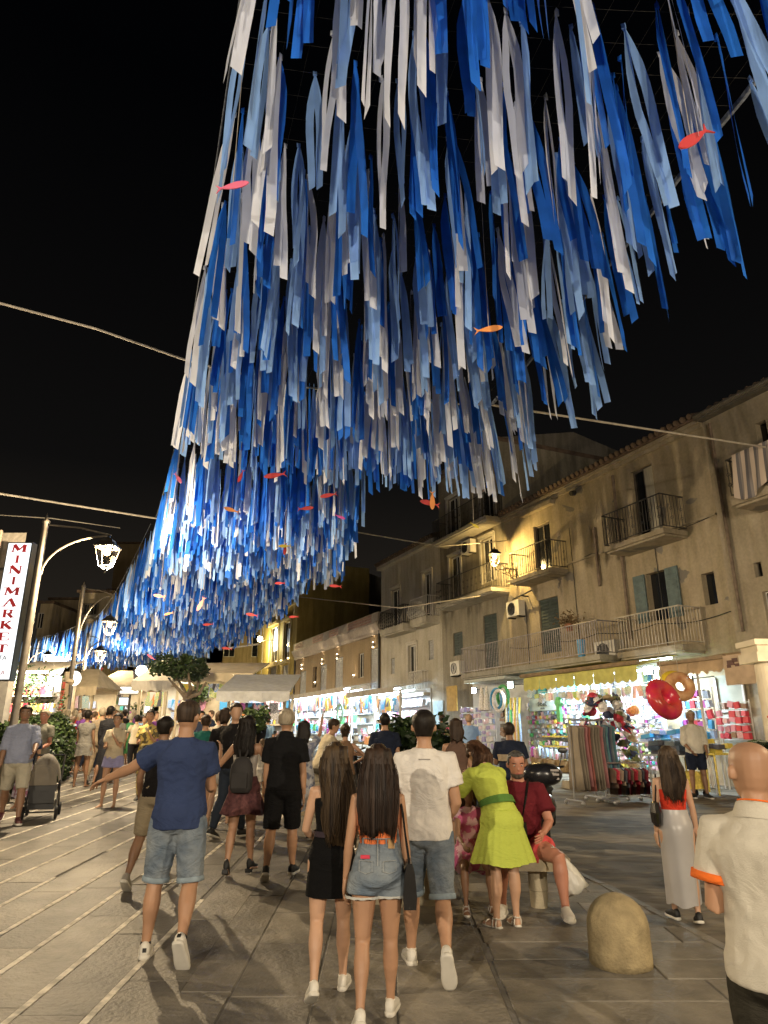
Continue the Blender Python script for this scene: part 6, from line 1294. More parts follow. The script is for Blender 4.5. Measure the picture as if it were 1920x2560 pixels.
class Person:
    def __init__(s, label, H, foot, yaw=0.0, sex='m', legs=None, arms=None, lean=0.0, side=0.0, skin='tan', girth=1.0, headyaw=0.0, headpitch=0.0, headroll=0.0, detail=2, group=None, foldseed=0, hipz=None, anchor='feet', twist=0.0):
        s.H = H; s.sex = sex; s.g = girth; s.detail = detail; s.lean = lean; s.side = side; s.skin = SKIN[skin]; s.hy, s.hp, s.hr = headyaw, headpitch, headroll; s.twist = twist
        s.root = localthing('person', V((foot[0], foot[1], gz(foot[1]))), label, 'person', group, yaw)
        s.legs = legs or [(0, .05, 0, 0), (0, .05, 0, 0)]; s.arms = arms or [(.05, .15, .15, .10)]*2     # index 0 = left (-x), 1 = right (+x)
        s.f = (1.0, 1.0) if sex == 'm' else (.90, 1.0)
        H_ = H; s.J = {}
        pelvis = V((0, 0, 0)); s.hips = []; low = 1e9; s.feet = []
        for i, sd in enumerate((-1, 1)):
            p, a, k, fp = s.legs[i]
            hip = V((sd*.052*H_, 0, -.015*H_)); d = V((sd*sin(a), sin(p)*cos(a), -cos(p)*cos(a))).normalized(); kn = hip+d*(.245*H_)
            q = p-k; d2 = V((sd*sin(a*(.6 if k < 1 else .12)), sin(q), -cos(q))).normalized(); an = kn+d2*(.235*H_); ft = -fp
            fdir = V((sd*.18*cos(ft), cos(ft), sin(ft))).normalized(); up_ = V((0, -sin(ft), cos(ft))).normalized()
            s.feet.append((an, fdir, up_)); s.hips.append((hip, kn, an))
            for t in (-.055, .16): low = min(low, (an-up_*(.040*H_)+fdir*t).z)
        s.base = -low
        o = V((0, 0, s.base))
        s.pel = o; s.hips = [tuple(x+o for x in h) for h in s.hips]; s.feet = [(a+o, f_, u_) for a, f_, u_ in s.feet]
        s.zc = lambda zf: (zf-.525)*H_
        s.sh = [s.T(V((sd*.099*s.f[0]*(.5+.5*s.g)*H_, 0, s.zc(.792)))) for sd in (-1, 1)]
        s.am = []
        for i, sd in enumerate((-1, 1)):
            p, a, e_, a2 = s.arms[i]
            d = V((sd*sin(a), sin(p)*cos(a), -cos(p)*cos(a))); el = s.sh[i]+d*(.172*H_); q = p+e_
            d2 = V((sd*sin(a2), sin(q)*cos(a2), -cos(q)*cos(a2))); wr = el+d2*(.148*H_); s.am.append((s.sh[i], el, wr, d2))
    def T(s, p):   # torso transform: local pelvis-centred -> leaned, placed
        k = max(0, min(1, (p.z/s.H+.02)/.14)); p = rotz(p, s.twist*k); p = rotx(p, s.lean*k, V((0, 0, 0))); p = roty(p, s.side*k); return p+s.pel
    def mod(s, o, vox, sm=2, fold=0.0, fold_fine=0.0):
        if s.detail == 0: return
        m = o.modifiers.new('r', 'REMESH'); m.mode = 'VOXEL'; m.voxel_size = vox; m.use_smooth_shade = True
        k = o.modifiers.new('s', 'SMOOTH'); k.factor = .6; k.iterations = sm
        if fold:
            d = o.modifiers.new('d', 'DISPLACE'); d.texture = folds_tex; d.strength = fold; d.mid_level = .5; d.texture_coords = 'GLOBAL'
        if fold_fine:
            d = o.modifiers.new('e', 'DISPLACE'); d.texture = folds2; d.strength = fold_fine; d.mid_level = .5; d.texture_coords = 'GLOBAL'
        BAKE.append(o)
    TM = [(.455, .030, .040), (.475, .072, .060), (.50, .090, .068), (.53, .097, .068), (.57, .091, .061), (.61, .084, .056), (.66, .088, .060), (.71, .097, .064), (.755, .101, .066), (.785, .099, .060), (.805, .083, .052), (.822, .060, .045), (.838, .043, .040), (.855, .036, .037), (.872, .033, .035), (.89, .032, .034)]
    TFm = [(.455, .030, .040), (.475, .078, .062), (.50, .096, .070), (.53, .098, .070), (.57, .084, .058), (.61, .072, .050), (.65, .073, .051), (.70, .081, .057), (.745, .086, .060), (.78, .086, .052), (.802, .070, .044), (.82, .048, .038), (.836, .034, .034), (.855, .028, .030), (.872, .027, .029), (.89, .027, .028)]
    def torso(s, mb, z0=.455, z1=.89, off=0.0, offz=None, n=None, hold=False):
        n = n or (20 if s.detail else 10); tab = s.TM if s.sex == 'm' else s.TFm; rings = []
        def at(z):
            for (a, x1, y1), (b, x2, y2) in zip(tab, tab[1:]):
                if z <= b: t = (z-a)/(b-a); return x1+(x2-x1)*t, y1+(y2-y1)*t
            return tab[-1][1:]
        zs = sorted(set([z0, z1]+[r[0] for r in tab if z0 < r[0] < z1]))
        for z in zs:
            rx, ry = at(max(z, .54) if hold else z); belly = 1+(s.g-1)*(1.0 if z < .80 else .4); rx *= s.H*belly*(.97 if s.sex == 'f' else 1); ry *= s.H*(1+(s.g-1)*1.6*(1 if z < .8 else .3))
            o = off if offz is None else offz(z); rx += o; ry += o; yo = .006*s.H*sin((z-.5)*18)+(s.g-1)*.06*s.H*(1 if .52 < z < .75 else 0)
            cz = s.zc(z)
            ring = []
            for k in range(n):
                a = 2*pi*k/n; c_, s_ = cos(a), sin(a); e = .85 if .6 < z < .83 else .95; x = math.copysign(abs(c_)**e, c_)*rx; y = math.copysign(abs(s_)**e, s_)*ry
                drop = (-.016*s.H*(abs(x)/(.107*s.H))**1.4 if .77 < z < .84 else 0)
                if (z < .53 or (hold and z < .56)) and y < 0: y *= 1.13+(.12 if s.sex == 'f' else 0)     # seat
                if s.sex == 'f' and .70 < z < .77 and y > 0: y *= 1.18
                ring.append(s.T(V((x, y+yo, cz+drop))))
            rings.append(ring)
        mb.loft(rings)
    def limb(s, mb, pts, rad, n=None):
        mb.tube(pts, rad, n or (12 if s.detail else 7), hint=V((0, 1, 0.01)))
    def legpts(s, i, t0=0.0, t1=2.0):
        hip, kn, an = s.hips[i]; f = 1.0 if s.sex == 'm' else 1.0; g_ = .6+.4*s.g; P_ = []
        back = V((0, -1, 0)); fem = (s.sex == 'f')
        prof = [(0, .058), (.2, .057), (.45, .049), (.7, .040), (.9, .0345), (1.0, .0335), (1.1, .0325), (1.28, .0355), (1.42, .0335), (1.65, .0245), (1.85, .0200), (1.95, .0195), (2.0, .021)]
        out = []
        for t, r in prof:
            if t < t0-.001 or t > t1+.001: continue
            p = hip.lerp(kn, t) if t <= 1 else kn.lerp(an, t-1); r *= s.H*(.96 if fem else 1)*g_
            if fem and t > .9: r *= .93
            if 1.1 <= t <= 1.5: p = p+back*(.007*s.H)*(1 if s.detail else 0)
            out.append((t, p, r))
        return out
    def body(s, feet=True, hands=True, vox=None):
        mb = MB(); s.torso(mb, off=-.004)
        for i in (0, 1):
            lp = s.legpts(i); s.limb(mb, [p for t, p, r in lp], [r for t, p, r in lp])
            an, fd, up_ = s.feet[i]; h = .040*s.H; bt = an-up_*h
            if feet:
                sdv = fd.cross(up_).normalized(); rings = []
                for t, w, hh in ((-.045, .018, .03), (-.03, .028, .055), (.02, .03, .06), (.07, .036, .045), (.12, .040, .028), (.16, .032, .02), (.18, .012, .01)):
                    c = bt+fd*t*s.H/1.75+up_*.012; rings.append([c+sdv*cos(a)*w+up_*(max(0, sin(a))*hh+min(0, sin(a))*.008) for a in [2*pi*k/10 for k in range(10)]])
                mb.loft(rings)
            sh, el, wr, d2 = s.am[i]; sf = (1.0 if s.sex == 'm' else .82)*s.H*(.7+.3*s.g); inn = sh.lerp(s.T(V((0, 0, s.zc(.80)))), .35)
            s.limb(mb, [inn, sh, sh.lerp(el, .3), sh.lerp(el, .65), el, el.lerp(wr, .25), el.lerp(wr, .6), wr], [.030*sf, .0335*sf, .030*sf, .0265*sf, .0235*sf, .0245*sf, .019*sf, (.0155*sf, .0135*sf)])
        s.head(mb)
        hb = MB()
        if hands:
            for i in (0, 1): s.hand(hb if s.detail == 2 else mb, i)
        o = mb.build('body', s.skin, s.root, smooth=True); s.bodyobj = o
        s.mod(o, vox or (.009 if s.detail == 2 else .018), 2)
        if hb.v: o['_hand'] = 1; HANDS[o.name] = hb
        return o
    def hand(s, mb, i):
        sh, el, wr, d = s.am[i]; d = (wr-el).normalized(); sd = (-1, 1)[i]
        side = V((0, 1, 0)) if abs(d.y) < .8 else V((0, 0, 1)); pal = d.cross(side).normalized(); side = pal.cross(d).normalized(); L_ = .105*s.H*(1 if s.sex == 'm' else .93)
        mb.loft([[wr+d*t*L_+side*cos(a)*w+pal*sin(a)*h_ for a in [2*pi*k/10 for k in range(10)]] for t, w, h_ in ((-.08, .022, .018), (.05, .024, .017), (.2, .034, .016), (.42, .040, .014), (.50, .038, .011))])
        if s.detail == 0: mb.tube([wr+d*.45*L_, wr+d*L_*.9], [.03, .018], 6, ry=.012); return
        inn = -pal*sd if True else pal
        for k, (o_, ln) in enumerate(((-.029, .40), (-.0098, .47), (.0098, .44), (.028, .34))):
            b = wr+d*.44*L_+side*o_; c1_ = b+d*ln*L_*.5+inn*.006; c2_ = c1_+d*ln*L_*.38+inn*.018; c3_ = c2_+d*ln*L_*.18+inn*.016
            mb.tube([b, c1_, c2_, c3_], [.0092, .0085, .0078, .006], 6)
        tb = wr+d*.12*L_+side*.024; mb.tube([tb, tb+side*.022+d*.2*L_, tb+side*.026+d*.40*L_+inn*.012], [.012, .0105, .0075], 6)
    def HT(s, p):  # head-local (chin-base centre origin) -> world local
        p = rotz(p, s.hy); p = rotx(p, s.hp); p = roty(p, s.hr)
        neck = s.T(V((0, 0, s.zc(.865)))); ld = .65
        return neck+roty(rotx(p, s.lean*ld), s.side*ld)
    HP = [(-.02, .30, .30, .06), (.03, .46, .42, .22), (.10, .62, .66, .20), (.22, .76, .84, .10), (.38, .88, .95, .03), (.55, .96, 1.0, .0), (.70, .99, 1.0, -.03), (.82, .92, .93, -.04), (.91, .74, .77, -.05), (.97, .48, .5, -.05), (1.0, .16, .16, -.05)]
    def headring(s, t, rx, ry, yo, n, sc=1.0, off=0.0):
        hh = .136*s.H; X = .0485*s.H*(1.0 if s.sex == 'm' else .96); Y_ = .0605*s.H*(1.0 if s.sex == 'm' else .96)
        return [s.HT(V((cos(a)*(rx*X*sc+off), sin(a)*(ry*Y_*sc+off)+yo*Y_+.006*s.H, t*hh))) for a in [2*pi*k/n for k in range(n)]]
    def head(s, mb):
        n = 16 if s.detail else 10; mb.loft([s.headring(t, rx, ry, yo, n) for t, rx, ry, yo in s.HP])
        hh = .136*s.H; X = .0485*s.H; Y_ = .0605*s.H
        mb.tube([s.HT(V((0, 0, -.03*s.H))), s.HT(V((0, 0, .03*s.H)))], [.031*s.H*(1 if s.sex == 'm' else .82)]*2, 10)
        if s.detail:
            mb.loft([[s.HT(V((x*w, Y_*.92+y, z*hh))) for x, y in ((-1, -.01), (1, -.01), (.5, d_), (-.5, d_))] for z, w, d_ in ((.33, .012, .012), (.37, .016, .028), (.42, .010, .022), (.56, .006, .008))])
            for sd in (-1, 1):
                c = V((sd*X*1.0, -.002*s.H, hh*.46)); mb.loft([[s.HT(c+V((sd*x, cos(a)*.017*k, sin(a)*.030*k))) for a in [2*pi*j/8 for j in range(8)]] for x, k in ((-.006, .9), (.008, 1.0), (.014, .7))])
    def face(s, beard=None, glasses=False):
        hh = .136*s.H; X = .0485*s.H; Y_ = .0605*s.H; fe = Y_*.93+.004*s.H
        for sd in (-1, 1):
            e_ = MB(); e_.ball(s.HT(V((sd*X*.40, fe*.93, hh*.53))), (.012, .012, .0085), 8, 6); eo = e_.build('eye', eye_w, s.root, smooth=True); p = MB(); p.ball(s.HT(V((sd*X*.40, fe*.93+.0095, hh*.53))), (.0055, .005, .006), 8, 5); p.build('iris', eye_d, eo)
            b = MB(); b.tube([s.HT(V((sd*X*.18, fe+.004, hh*.605))), s.HT(V((sd*X*.45, fe+.002, hh*.63))), s.HT(V((sd*X*.70, fe*.88, hh*.60)))], [.003, .0042, .002], 5); b.build('eyebrow', eye_d, s.root)
        m_ = MB(); m_.tube([s.HT(V((-X*.36, fe*.93, hh*.215))), s.HT(V((0, fe+.008, hh*.22))), s.HT(V((X*.36, fe*.93, hh*.215)))], [.003, .006, .003], 6); m_.build('mouth', lip, s.root)
        if beard:
            b = MB(); rows = []
            for t, rx, ry, yo in ((-.01, .46, .50, .24), (.04, .62, .66, .20), (.12, .74, .82, .13), (.20, .84, .93, .06)):
                rr_ = s.headring(t, rx, ry, yo, 24, 1.0, .004); rows.append([rr_[k] for k in range(24) if True][0:13])
            b.loft(rows, cap=False, closed=False); b.build('beard', beard, s.root, smooth=True)
    def shorthair(s, m, thick=.010, low=.30, front=.80, bald=False, name='hair', puff=1.0):
        n = 28; mb = MB(); hh = .136*s.H; rings = []; ts = [-.06, .03, .10, .2, .3, .4, .5, .6, .7, .8, .88, .94, .985, 1.005]
        def prof(t):
            for (a, x1, y1, o1), (b, x2, y2, o2) in zip(s.HP, s.HP[1:]):
                if t <= b: k = max(0, (t-a)/(b-a)); return x1+(x2-x1)*k, y1+(y2-y1)*k, o1+(o2-o1)*k
            return s.HP[-1][1:]
        V_ = []; 
        for t in ts: rx, ry, yo = prof(min(t, 1.0)); th = thick*(1 if t > .45 else .6)*(1.0 if t < .9 else puff); r_ = s.headring(t, rx, ry, yo, n, 1.0, th); V_.append([p+V((0, 0, (thick if t > .95 else 0))) for p in r_])
        fs = []; vs = [p for r_ in V_ for p in r_]
        for j in range(len(ts)-1):
            for k in range(n):
                a = 2*pi*(k+.5)/n; fr = sin(a)      # +1 front, -1 back
                tm = (ts[j]+ts[j+1])/2; hl = low+(front-low)*max(0, min(1, (fr+.15)/.75))
                if tm > hl and not (abs(cos(a)) > .86 and tm < .52): fs.append((j*n+k, j*n+(k+1) % n, (j+1)*n+(k+1) % n, (j+1)*n+k))
        fs.append(tuple((len(ts)-1)*n+k for k in range(n))); mb.add(vs, fs); o = mb.build(name, m, s.root, smooth=True)
        if s.detail: m2 = o.modifiers.new('t', 'SOLIDIFY'); m2.thickness = .012; m2.offset = -1; BAKE.append(o)
        return o
    def longhair(s, m, length, width=.11, depth=.05, name='long_hair', offx=0.0, wave=.004, endw=.7, layers=40, back=1.0, flow=0.0):
        s.shorthair(m, .013, .02, .74, name='hair')
        hh = .136*s.H; X = .0485*s.H; Y_ = .0605*s.H; mb = MB(); n = 64; rings = []; N = 16
        rg = random.Random(int(length*1000)+int(width*999)); ph = [rg.uniform(0, 6.28) for _ in range(6)]
        for j in range(N+1):
            t = j/N; z = hh*.93-length*t; k = min(1, t*length/(hh*.8))
            w = (X*1.05)*(1-k)+width/2*k if t < .45 else width/2*(1+(endw-1)*max(0, (t-.6)/.4)**1.5)
            w = max(w, .01); dp = (Y_*.62)*(1-k)+depth/2*k
            yc = -Y_*.30*(1-k)-(Y_*.55+.006*s.H)*k*back-.010*s.H*max(0, min(1, (t*length-hh)/.1))
            ring = []
            for q in range(n):
                a = 2*pi*q/n; gr = 1+.025*sin(a*11+ph[0]+t*.8)+.016*sin(a*23+ph[1]-t*1.3)+.02*sin(a*5+ph[2]+t*2)
                endv = (.035*sin(a*4+ph[4])*abs(sin(a*9+ph[5]))+rg.uniform(-.018, .018))*max(0, (t-.75)*4)**2
                p = V((cos(a)*w*gr+offx*t*t+wave*sin(t*9+ph[3]), yc+sin(a)*dp*gr+flow*t*t, z+endv))
                if z > 0: pw = s.HT(p)
                else:
                    base_ = s.HT(V((p.x, p.y, 0))); pw = base_+V((0, 0, p.z))*1.0+V((0, (s.lean*.0)*p.z, 0))
                ring.append(pw)
            rings.append(ring)
        mb.loft(rings); o = mb.build(name, m, s.root, smooth=True); s.strands(rings, m, rg); return o
    def strands(s, rings, m, rg):      # loose locks that break the outline and the ends
        if s.detail < 2: return
        mb = MB(); N = len(rings)-1; n = len(rings[0])
        for q in range(190):
            k = rg.randrange(n); j0 = rg.randrange(2, 9); off = rg.uniform(.2, 1.0); pts = []
            cen = lambda j: sum(rings[j], V((0, 0, 0)))/n
            for j in range(j0, N+1, 2): c = cen(j); v = rings[j][k]-c; pts.append(rings[j][k]+v.normalized()*(.002+.012*off*(j-j0)/(N-j0)+.003*rg.uniform(-1, 1)))
            if len(pts) < 2: continue
            pts.append(pts[-1]+V((rg.uniform(-.012, .012), rg.uniform(-.008, .008), -rg.uniform(.0, .05))))
            mb.tube(pts, [.0026]*(len(pts)-2)+[.0018, .0006], 3)
        mb.build('loose_locks', m, s.root, smooth=True)
    def shirt(s, m, hem=.50, neck=.842, sl=.62, off=.016, name='shirt', fold=.022, slw=1.0, collar=None, ff=.006, hemoff=None, cuff=None):
        mb = MB(); s.torso(mb, hem, neck, hold=True, offz=lambda z: off+(.010 if z < .62 else 0)+(hemoff or 0)*max(0, (.6-z)/.1)+(-.004 if z > .82 else 0))
        for i in (0, 1):
            sh, el, wr, d2 = s.am[i]; sf = (1.0 if s.sex == 'm' else .82)*s.H*(.7+.3*s.g); inn = sh.lerp(s.T(V((0, 0, s.zc(.79)))), .42); R_ = lambda r: r*sf+off*.85
            if sl <= 0: continue
            if sl <= 1: pts = [inn, sh, sh.lerp(el, sl*.5), sh.lerp(el, sl)]; rr_ = [R_(.034), R_(.037), R_(.036)*slw, R_(.036)*1.03*slw]
            else: t = sl-1; pts = [inn, sh, sh.lerp(el, .5), el, el.lerp(wr, t*.5), el.lerp(wr, t)]; rr_ = [R_(.034), R_(.037), R_(.034), R_(.030), R_(.028), R_(.026)]
            s.limb(mb, pts, rr_)
            if cuff and sl <= 1:
                c = MB(); e0 = sh.lerp(el, sl-.10); e1 = sh.lerp(el, sl+.012); c.tube([e0, e1], [R_(.036)*slw*1.13, R_(.036)*slw*1.15], 20, hint=V((0, 1, .01))); c.build('cuff', cuff, s.root, smooth=True)
        if collar:
            c = MB(); nz = s.zc(.838); rings = []
            for dz, r_ in ((-.012, .047), (.005, .043), (.022, .040), (.024, .044), (.004, .052), (-.016, .058)): rings.append([s.T(V((cos(a)*r_*s.H, sin(a)*r_*s.H*.92-.004*s.H, nz+dz*s.H*.9+(.010*s.H*(-sin(a)))))) for a in [2*pi*k/20 for k in range(20)]])
            c.loft(rings, cap=False); c.build('collar', collar, s.root, smooth=True)
        o = mb.build(name, m, s.root, smooth=True); s.mod(o, .011 if s.detail == 2 else .02, 3, fold, ff); return o
    def shorts(s, m, t1=.85, off=.020, flare=1.0, waist=.585, name='shorts', cuff=None, fold=.014, n=None):
        mb = MB(); s.torso(mb, .455, waist, off=off*.8+.004); fl = []
        for i in (0, 1):
            lp = s.legpts(i, 0, t1); 
            hip, kn, an = s.hips[i]; pe = hip.lerp(kn, t1) if t1 <= 1 else kn.lerp(an, t1-1); re_ = lp[-1][2]*(1 if t1 <= 1 else 1)
            if abs(lp[-1][0]-t1) > .02: lp.append((t1, pe, re_*.96))
            pts = [p for t, p, r in lp]; rr_ = [r+off*(.6+.6*t/t1)*flare for t, p, r in lp]; s.limb(mb, pts, rr_); fl.append((pts[-1], (pts[-1]-pts[-2]).normalized(), rr_[-1]))
        o = mb.build(name, m, s.root, smooth=True); s.mod(o, .011 if s.detail == 2 else .02, 2, fold, .004)
        if cuff:
            for p, d, r_ in fl: c = MB(); c.tube([p-d*.035, p-d*.03, p, p+d*.003], [r_+.001, r_+.007, r_+.008, r_+.001], 20, hint=V((0, 1, .01))); c.build('cuff', cuff, s.root, smooth=True)
        return o
    def skirt(s, m, top=.60, bot=.30, flare=.06, pleats=0, name='skirt', amp=.010, slim=0.0, off=.016, close=True, bx=None, by=None, n=72, asym=0.0):
        mb = MB(); rings = []; N = 14; tab = s.TM if s.sex == 'm' else s.TFm
        def at(z):
            z = max(z, .50)
            for (a, x1, y1), (b, x2, y2) in zip(tab, tab[1:]):
                if z <= b: t = (z-a)/(b-a); return x1+(x2-x1)*t, y1+(y2-y1)*t
        hipz = .50; kc = (s.hips[0][1]+s.hips[1][1])/2
        for j in range(N+1):
            t = j/N; z = top+(bot-top)*t; rx, ry = at(z); rx = rx*s.H*s.g+off; ry = ry*s.H*s.g+off+(.018 if z < .56 else 0)
            if z < hipz: k = (hipz-z)/(hipz-bot); rx += flare*k-slim*k; ry += flare*k*.9-slim*k*.6
            else: rx += flare*.25*t; ry += flare*.25*t
            c = V((0, 0, s.zc(z)))
            cw = s.T(c) if z >= .53 else s.pel+V((0, (kc.y-s.pel.y)*.55*max(0, min(1, (.53-z)/.25)), c.z))
            ring = []
            for q in range(n):
                a = 2*pi*q/n; am = amp*t*(1 if z < .55 else .4); w = 1; dx = cos(a); dy = sin(a); p = (pleats and sin(a*pleats+sin(a*3)*.8)*am or 0)+amp*.5*t*sin(a*5+1)
                ring.append(cw+V((dx*(rx+p), dy*(ry+p), asym*t*dx+(.012*sin(a*4)*t if pleats else 0))))
            rings.append(ring)
        mb.loft(rings, cap=False); o = mb.build(name, m, s.root, smooth=True); return o
    def shoe(s, kind='sneaker', up_m=None, sole=None, name='shoe', patch=None):
        up_m = up_m or shoe_w; sole = sole or sole_m; k = s.H/1.75*(1.0 if s.sex == 'm' else .92)
        for i in (0, 1):
            an, fd, up_ = s.feet[i]; sd = fd.cross(up_).normalized(); bt = an-up_*(.040*s.H)
            if kind == 'sneaker':
                prof = ((-.068, .014, .050), (-.060, .030, .085), (-.035, .037, .100), (.0, .038, .102), (.035, .040, .088), (.07, .044, .072), (.11, .048, .058), (.15, .046, .048), (.18, .036, .040), (.198, .016, .028))
                mb = MB(); mb.loft([[bt+fd*(t*k)+sd*(cos(a)*w*k)+up_*(.02+(.5+.5*sin(a))*(h_-.0)*k*.92 if sin(a) > -.3 else .012) for a in [2*pi*q/18 for q in range(18)]] for t, w, h_ in prof]); so = mb.build(name, up_m, s.root, smooth=True)
                m2 = MB(); m2.loft([[bt+fd*(t*k*1.03)+sd*(math.copysign(abs(cos(a))**.6, cos(a))*(w+.006)*k)+up_*((.016+math.copysign(abs(sin(a))**.5, sin(a))*.016)*k) for a in [2*pi*q/18 for q in range(18)]] for t, w, h_ in prof]); m2.build('sole', sole, so, smooth=True)
                m3 = MB(); m3.tube([bt+up_*.088*k-fd*.005, bt+up_*.105*k-fd*.006], [.038*k, .036*k], 14, hint=fd); m3.build('opening', up_m if patch is None else shoe_b, so, smooth=True)
                if patch: m4 = MB(); c = bt-fd*(.068*k)+up_*(.062*k); m4.box(c, (.014, .004, .014), sd, fd, up_); m4.build('heel_patch', patch, so)
            elif kind == 'sandal':
                prof = ((-.06, .026), (-.03, .036), (.03, .036), (.10, .044), (.15, .044), (.185, .026)); mb = MB(); mb.loft([[bt+fd*(t*k)+sd*(cos(a)*w*k)+up_*((.004+.014*sin(a)) if True else 0) for a in [2*pi*q/14 for q in range(14)]] for t, w in prof]); so = mb.build('sandal', sole, s.root, smooth=True)
                m2 = MB()
                for t, hh_ in ((.12, .042), (.03, .075), (-.02, .095)):
                    pts = [bt+fd*(t*k)+sd*(cos(a)*.041*k)+up_*(.01+sin(a)*hh_*k) for a in [pi*q/10 for q in range(11)]]; m2.tube(pts, .007, 5)
                pts = [bt-fd*(.045*k)*cos(a)+sd*(sin(a)*.035*k)+up_*.085*k for a in [2*pi*q/12-pi/2 for q in range(13)]]; m2.tube(pts, .006, 5); m2.build('strap', up_m, so, smooth=True)
            elif kind == 'ankleboot':
                mb = MB(); mb.loft([[bt+fd*(t*k)+sd*(cos(a)*w*k)+up_*(.02+(.5+.5*sin(a))*h_*k) for a in [2*pi*q/12 for q in range(12)]] for t, w, h_ in ((-.06, .02, .10), (-.04, .035, .14), (.02, .036, .13), (.08, .04, .06), (.15, .04, .045), (.19, .015, .03))]); so = mb.build(name, up_m, s.root, smooth=True); m2 = MB(); m2.box(bt-fd*.03*k+up_*.008, (.03, .035, .02), sd, fd, up_); m2.build('heel', up_m, so)
    def strap(s, pts, r, m, name='strap'): mb = MB(); mb.tube(pts, r, 6); return mb.build(name, m, s.root, smooth=True)
HANDS = {}
def back_pt(s, x, zf, out=.012, front=False):
    tab = s.TM if s.sex == 'm' else s.TFm; rx = ry = .06
    for (a, x1, y1), (b, x2, y2) in zip(tab, tab[1:]):
        if a <= zf <= b: t = (zf-a)/(b-a); rx, ry = x1+(x2-x1)*t, y1+(y2-y1)*t
    X = x*s.H; rx *= s.H*s.g; ry *= s.H*(1+(s.g-1)*1.6); y = ry*sqrt(max(.02, 1-(X/max(rx, abs(X)+.001))**2))+out
    return s.T(V((X, y if front else -y, s.zc(zf))))
def Hof(foot, headpy):   # stature from the pixel row of the crown above this ground point
    d = ray(960, headpy); return CAMZ+d.z/d.y*foot.y-gz(foot.y)
def gnd(px, Y): p = AT(px, 1800, Y); return V((p.x, Y, gz(Y)))
def atpx(px, Y, zpx=1900): p = AT(px, zpx, Y); return V((p.x, Y, gz(Y)))

# ---- 1 man in the blue T-shirt pointing left
Y1 = 5.95; f = atpx(434, Y1, 2200); H1 = Hof(f, 1757)
p = Person('man in blue T-shirt and faded denim shorts stretching his left arm out', H1, f, yaw=R(3), legs=[(.02, .10, .05, 0), (-.08, .09, .62, .95)], arms=[(.55, .98, .42, .98), (.35, .10, 1.15, -.12)], headyaw=R(-14), headpitch=.05, foldseed=1, girth=1.02)
p.body(feet=False); p.shorthair(hairmat('short_brown', (.028, .018, .012), (.06, .04, .028)), .006, .34, .80, puff=2.2)
p.shirt(cloth('blue', (.034, .052, .125)), hem=.475, sl=.62, off=.022, fold=.03, ff=.004); p.shorts(denim, .98, .030, 1.0, cuff=denim_d, fold=.02); p.shoe('sneaker', patch=shoe_b)
c = MB(); nz = p.zc(.842); c.loft([[p.T(V((cos(a)*r_*p.H, sin(a)*r_*p.H*.95, nz+dz))) for a in [2*pi*k/20 for k in range(20)]] for r_, dz in ((.043, -.012), (.041, .0), (.038, .006))], cap=False); c.build('collar', cloth('blue', (1, 1, 1)), p.root, smooth=True)
# ---- 2 man hidden behind him
Y2 = 8.0; f = atpx(395, Y2, 2000); p = Person('dark haired man in black T-shirt and tan shorts mostly hidden behind the man in blue', Hof(f, 1802), f, yaw=R(-5), legs=[(-.12, .12, .35, .55), (.22, .05, .15, 0)], arms=[(.1, .25, .3, .1), (.1, .2, .3, .1)], skin='brown', detail=1)
p.body(feet=False); p.shorthair(H_BLACK, .012, .2, .8); p.shirt(cloth('black', (.012, .011, .012))); p.shorts(cloth('tan', (.30, .25, .17)), .95, .028); p.shoe('sneaker', M('grey_shoe', (.25, .23, .2), .7, .1), sole_m)
# ---- 5 girl in the black dress
Y5 = 5.15; f = atpx(826, Y5, 2300); H5 = Hof(f, 1878)
p = Person('woman in short black one shoulder dress with very long dark hair and white sneakers', H5, f, yaw=R(4), sex='f', legs=[(-.05, .03, .38, .50), (.10, .02, .0, 0)], arms=[(.12, .22, .95, -.42), (.20, .12, .7, -.4)], headyaw=R(10), skin='light', side=.02)
p.body(feet=False); dk = cloth('black_dress', (.005, .005, .0055), rough=.95)
mb = MB(); p.torso(mb, .50, .775, offz=lambda z: .009); o = mb.build('dress_top', dk, p.root, smooth=True); p.mod(o, .01, 2, .004)
mb = MB(); mb.tube([back_pt(p, .060, .765, -.012), p.T(V((.062*p.H, -.02, p.zc(.838)))), back_pt(p, .060, .765, -.012, True)], [.035, .03, .035], 8, ry=.012); mb.build('shoulder_strap', dk, p.root, smooth=True)
p.skirt(dk, .60, .368, .004, 0, 'dress_skirt', .004, slim=-.012, off=.012)
mb = MB(); n = 24; mb.loft([[p.T(V((cos(a)*.086*p.H, sin(a)*.064*p.H, p.zc(.615)+dz))) for a in [2*pi*k/n for k in range(n)]] for dz in (-.018, .018)], cap=False); mb.build('belt', M('shiny_belt', (.03, .022, .03), .25, .2), p.root, smooth=True)
p.longhair(hairmat('long_dark', (.016, .010, .007), (.075, .048, .024)), .62, .235, .10, offx=.05, wave=.012, endw=.75); p.shoe('sneaker')
r1_ = back_pt(p, -.012, .80, .03); mb = MB(); pts = [r1_, back_pt(p, .03, .72, .028), back_pt(p, .062, .63, .032), p.T(V((.12*p.H, -.09, p.zc(.52)))), p.T(V((.135*p.H, -.06, p.zc(.46))))]
bg_ = localthing('handbag', p.root.location.copy(), 'small white handbag on a glittering chain strap beside the black dress', 'handbag', None, p.root.rotation_euler.z)
for a, b in zip(pts, pts[1:]):
    for i in range(9): t = i/9; mb.ball(a.lerp(b, t), .0065, 5, 4)
mb.tube(pts, .003, 4); mb.build('chain_strap', M('chain', (.6, .55, .5), .2, .3, metal=1), bg_)
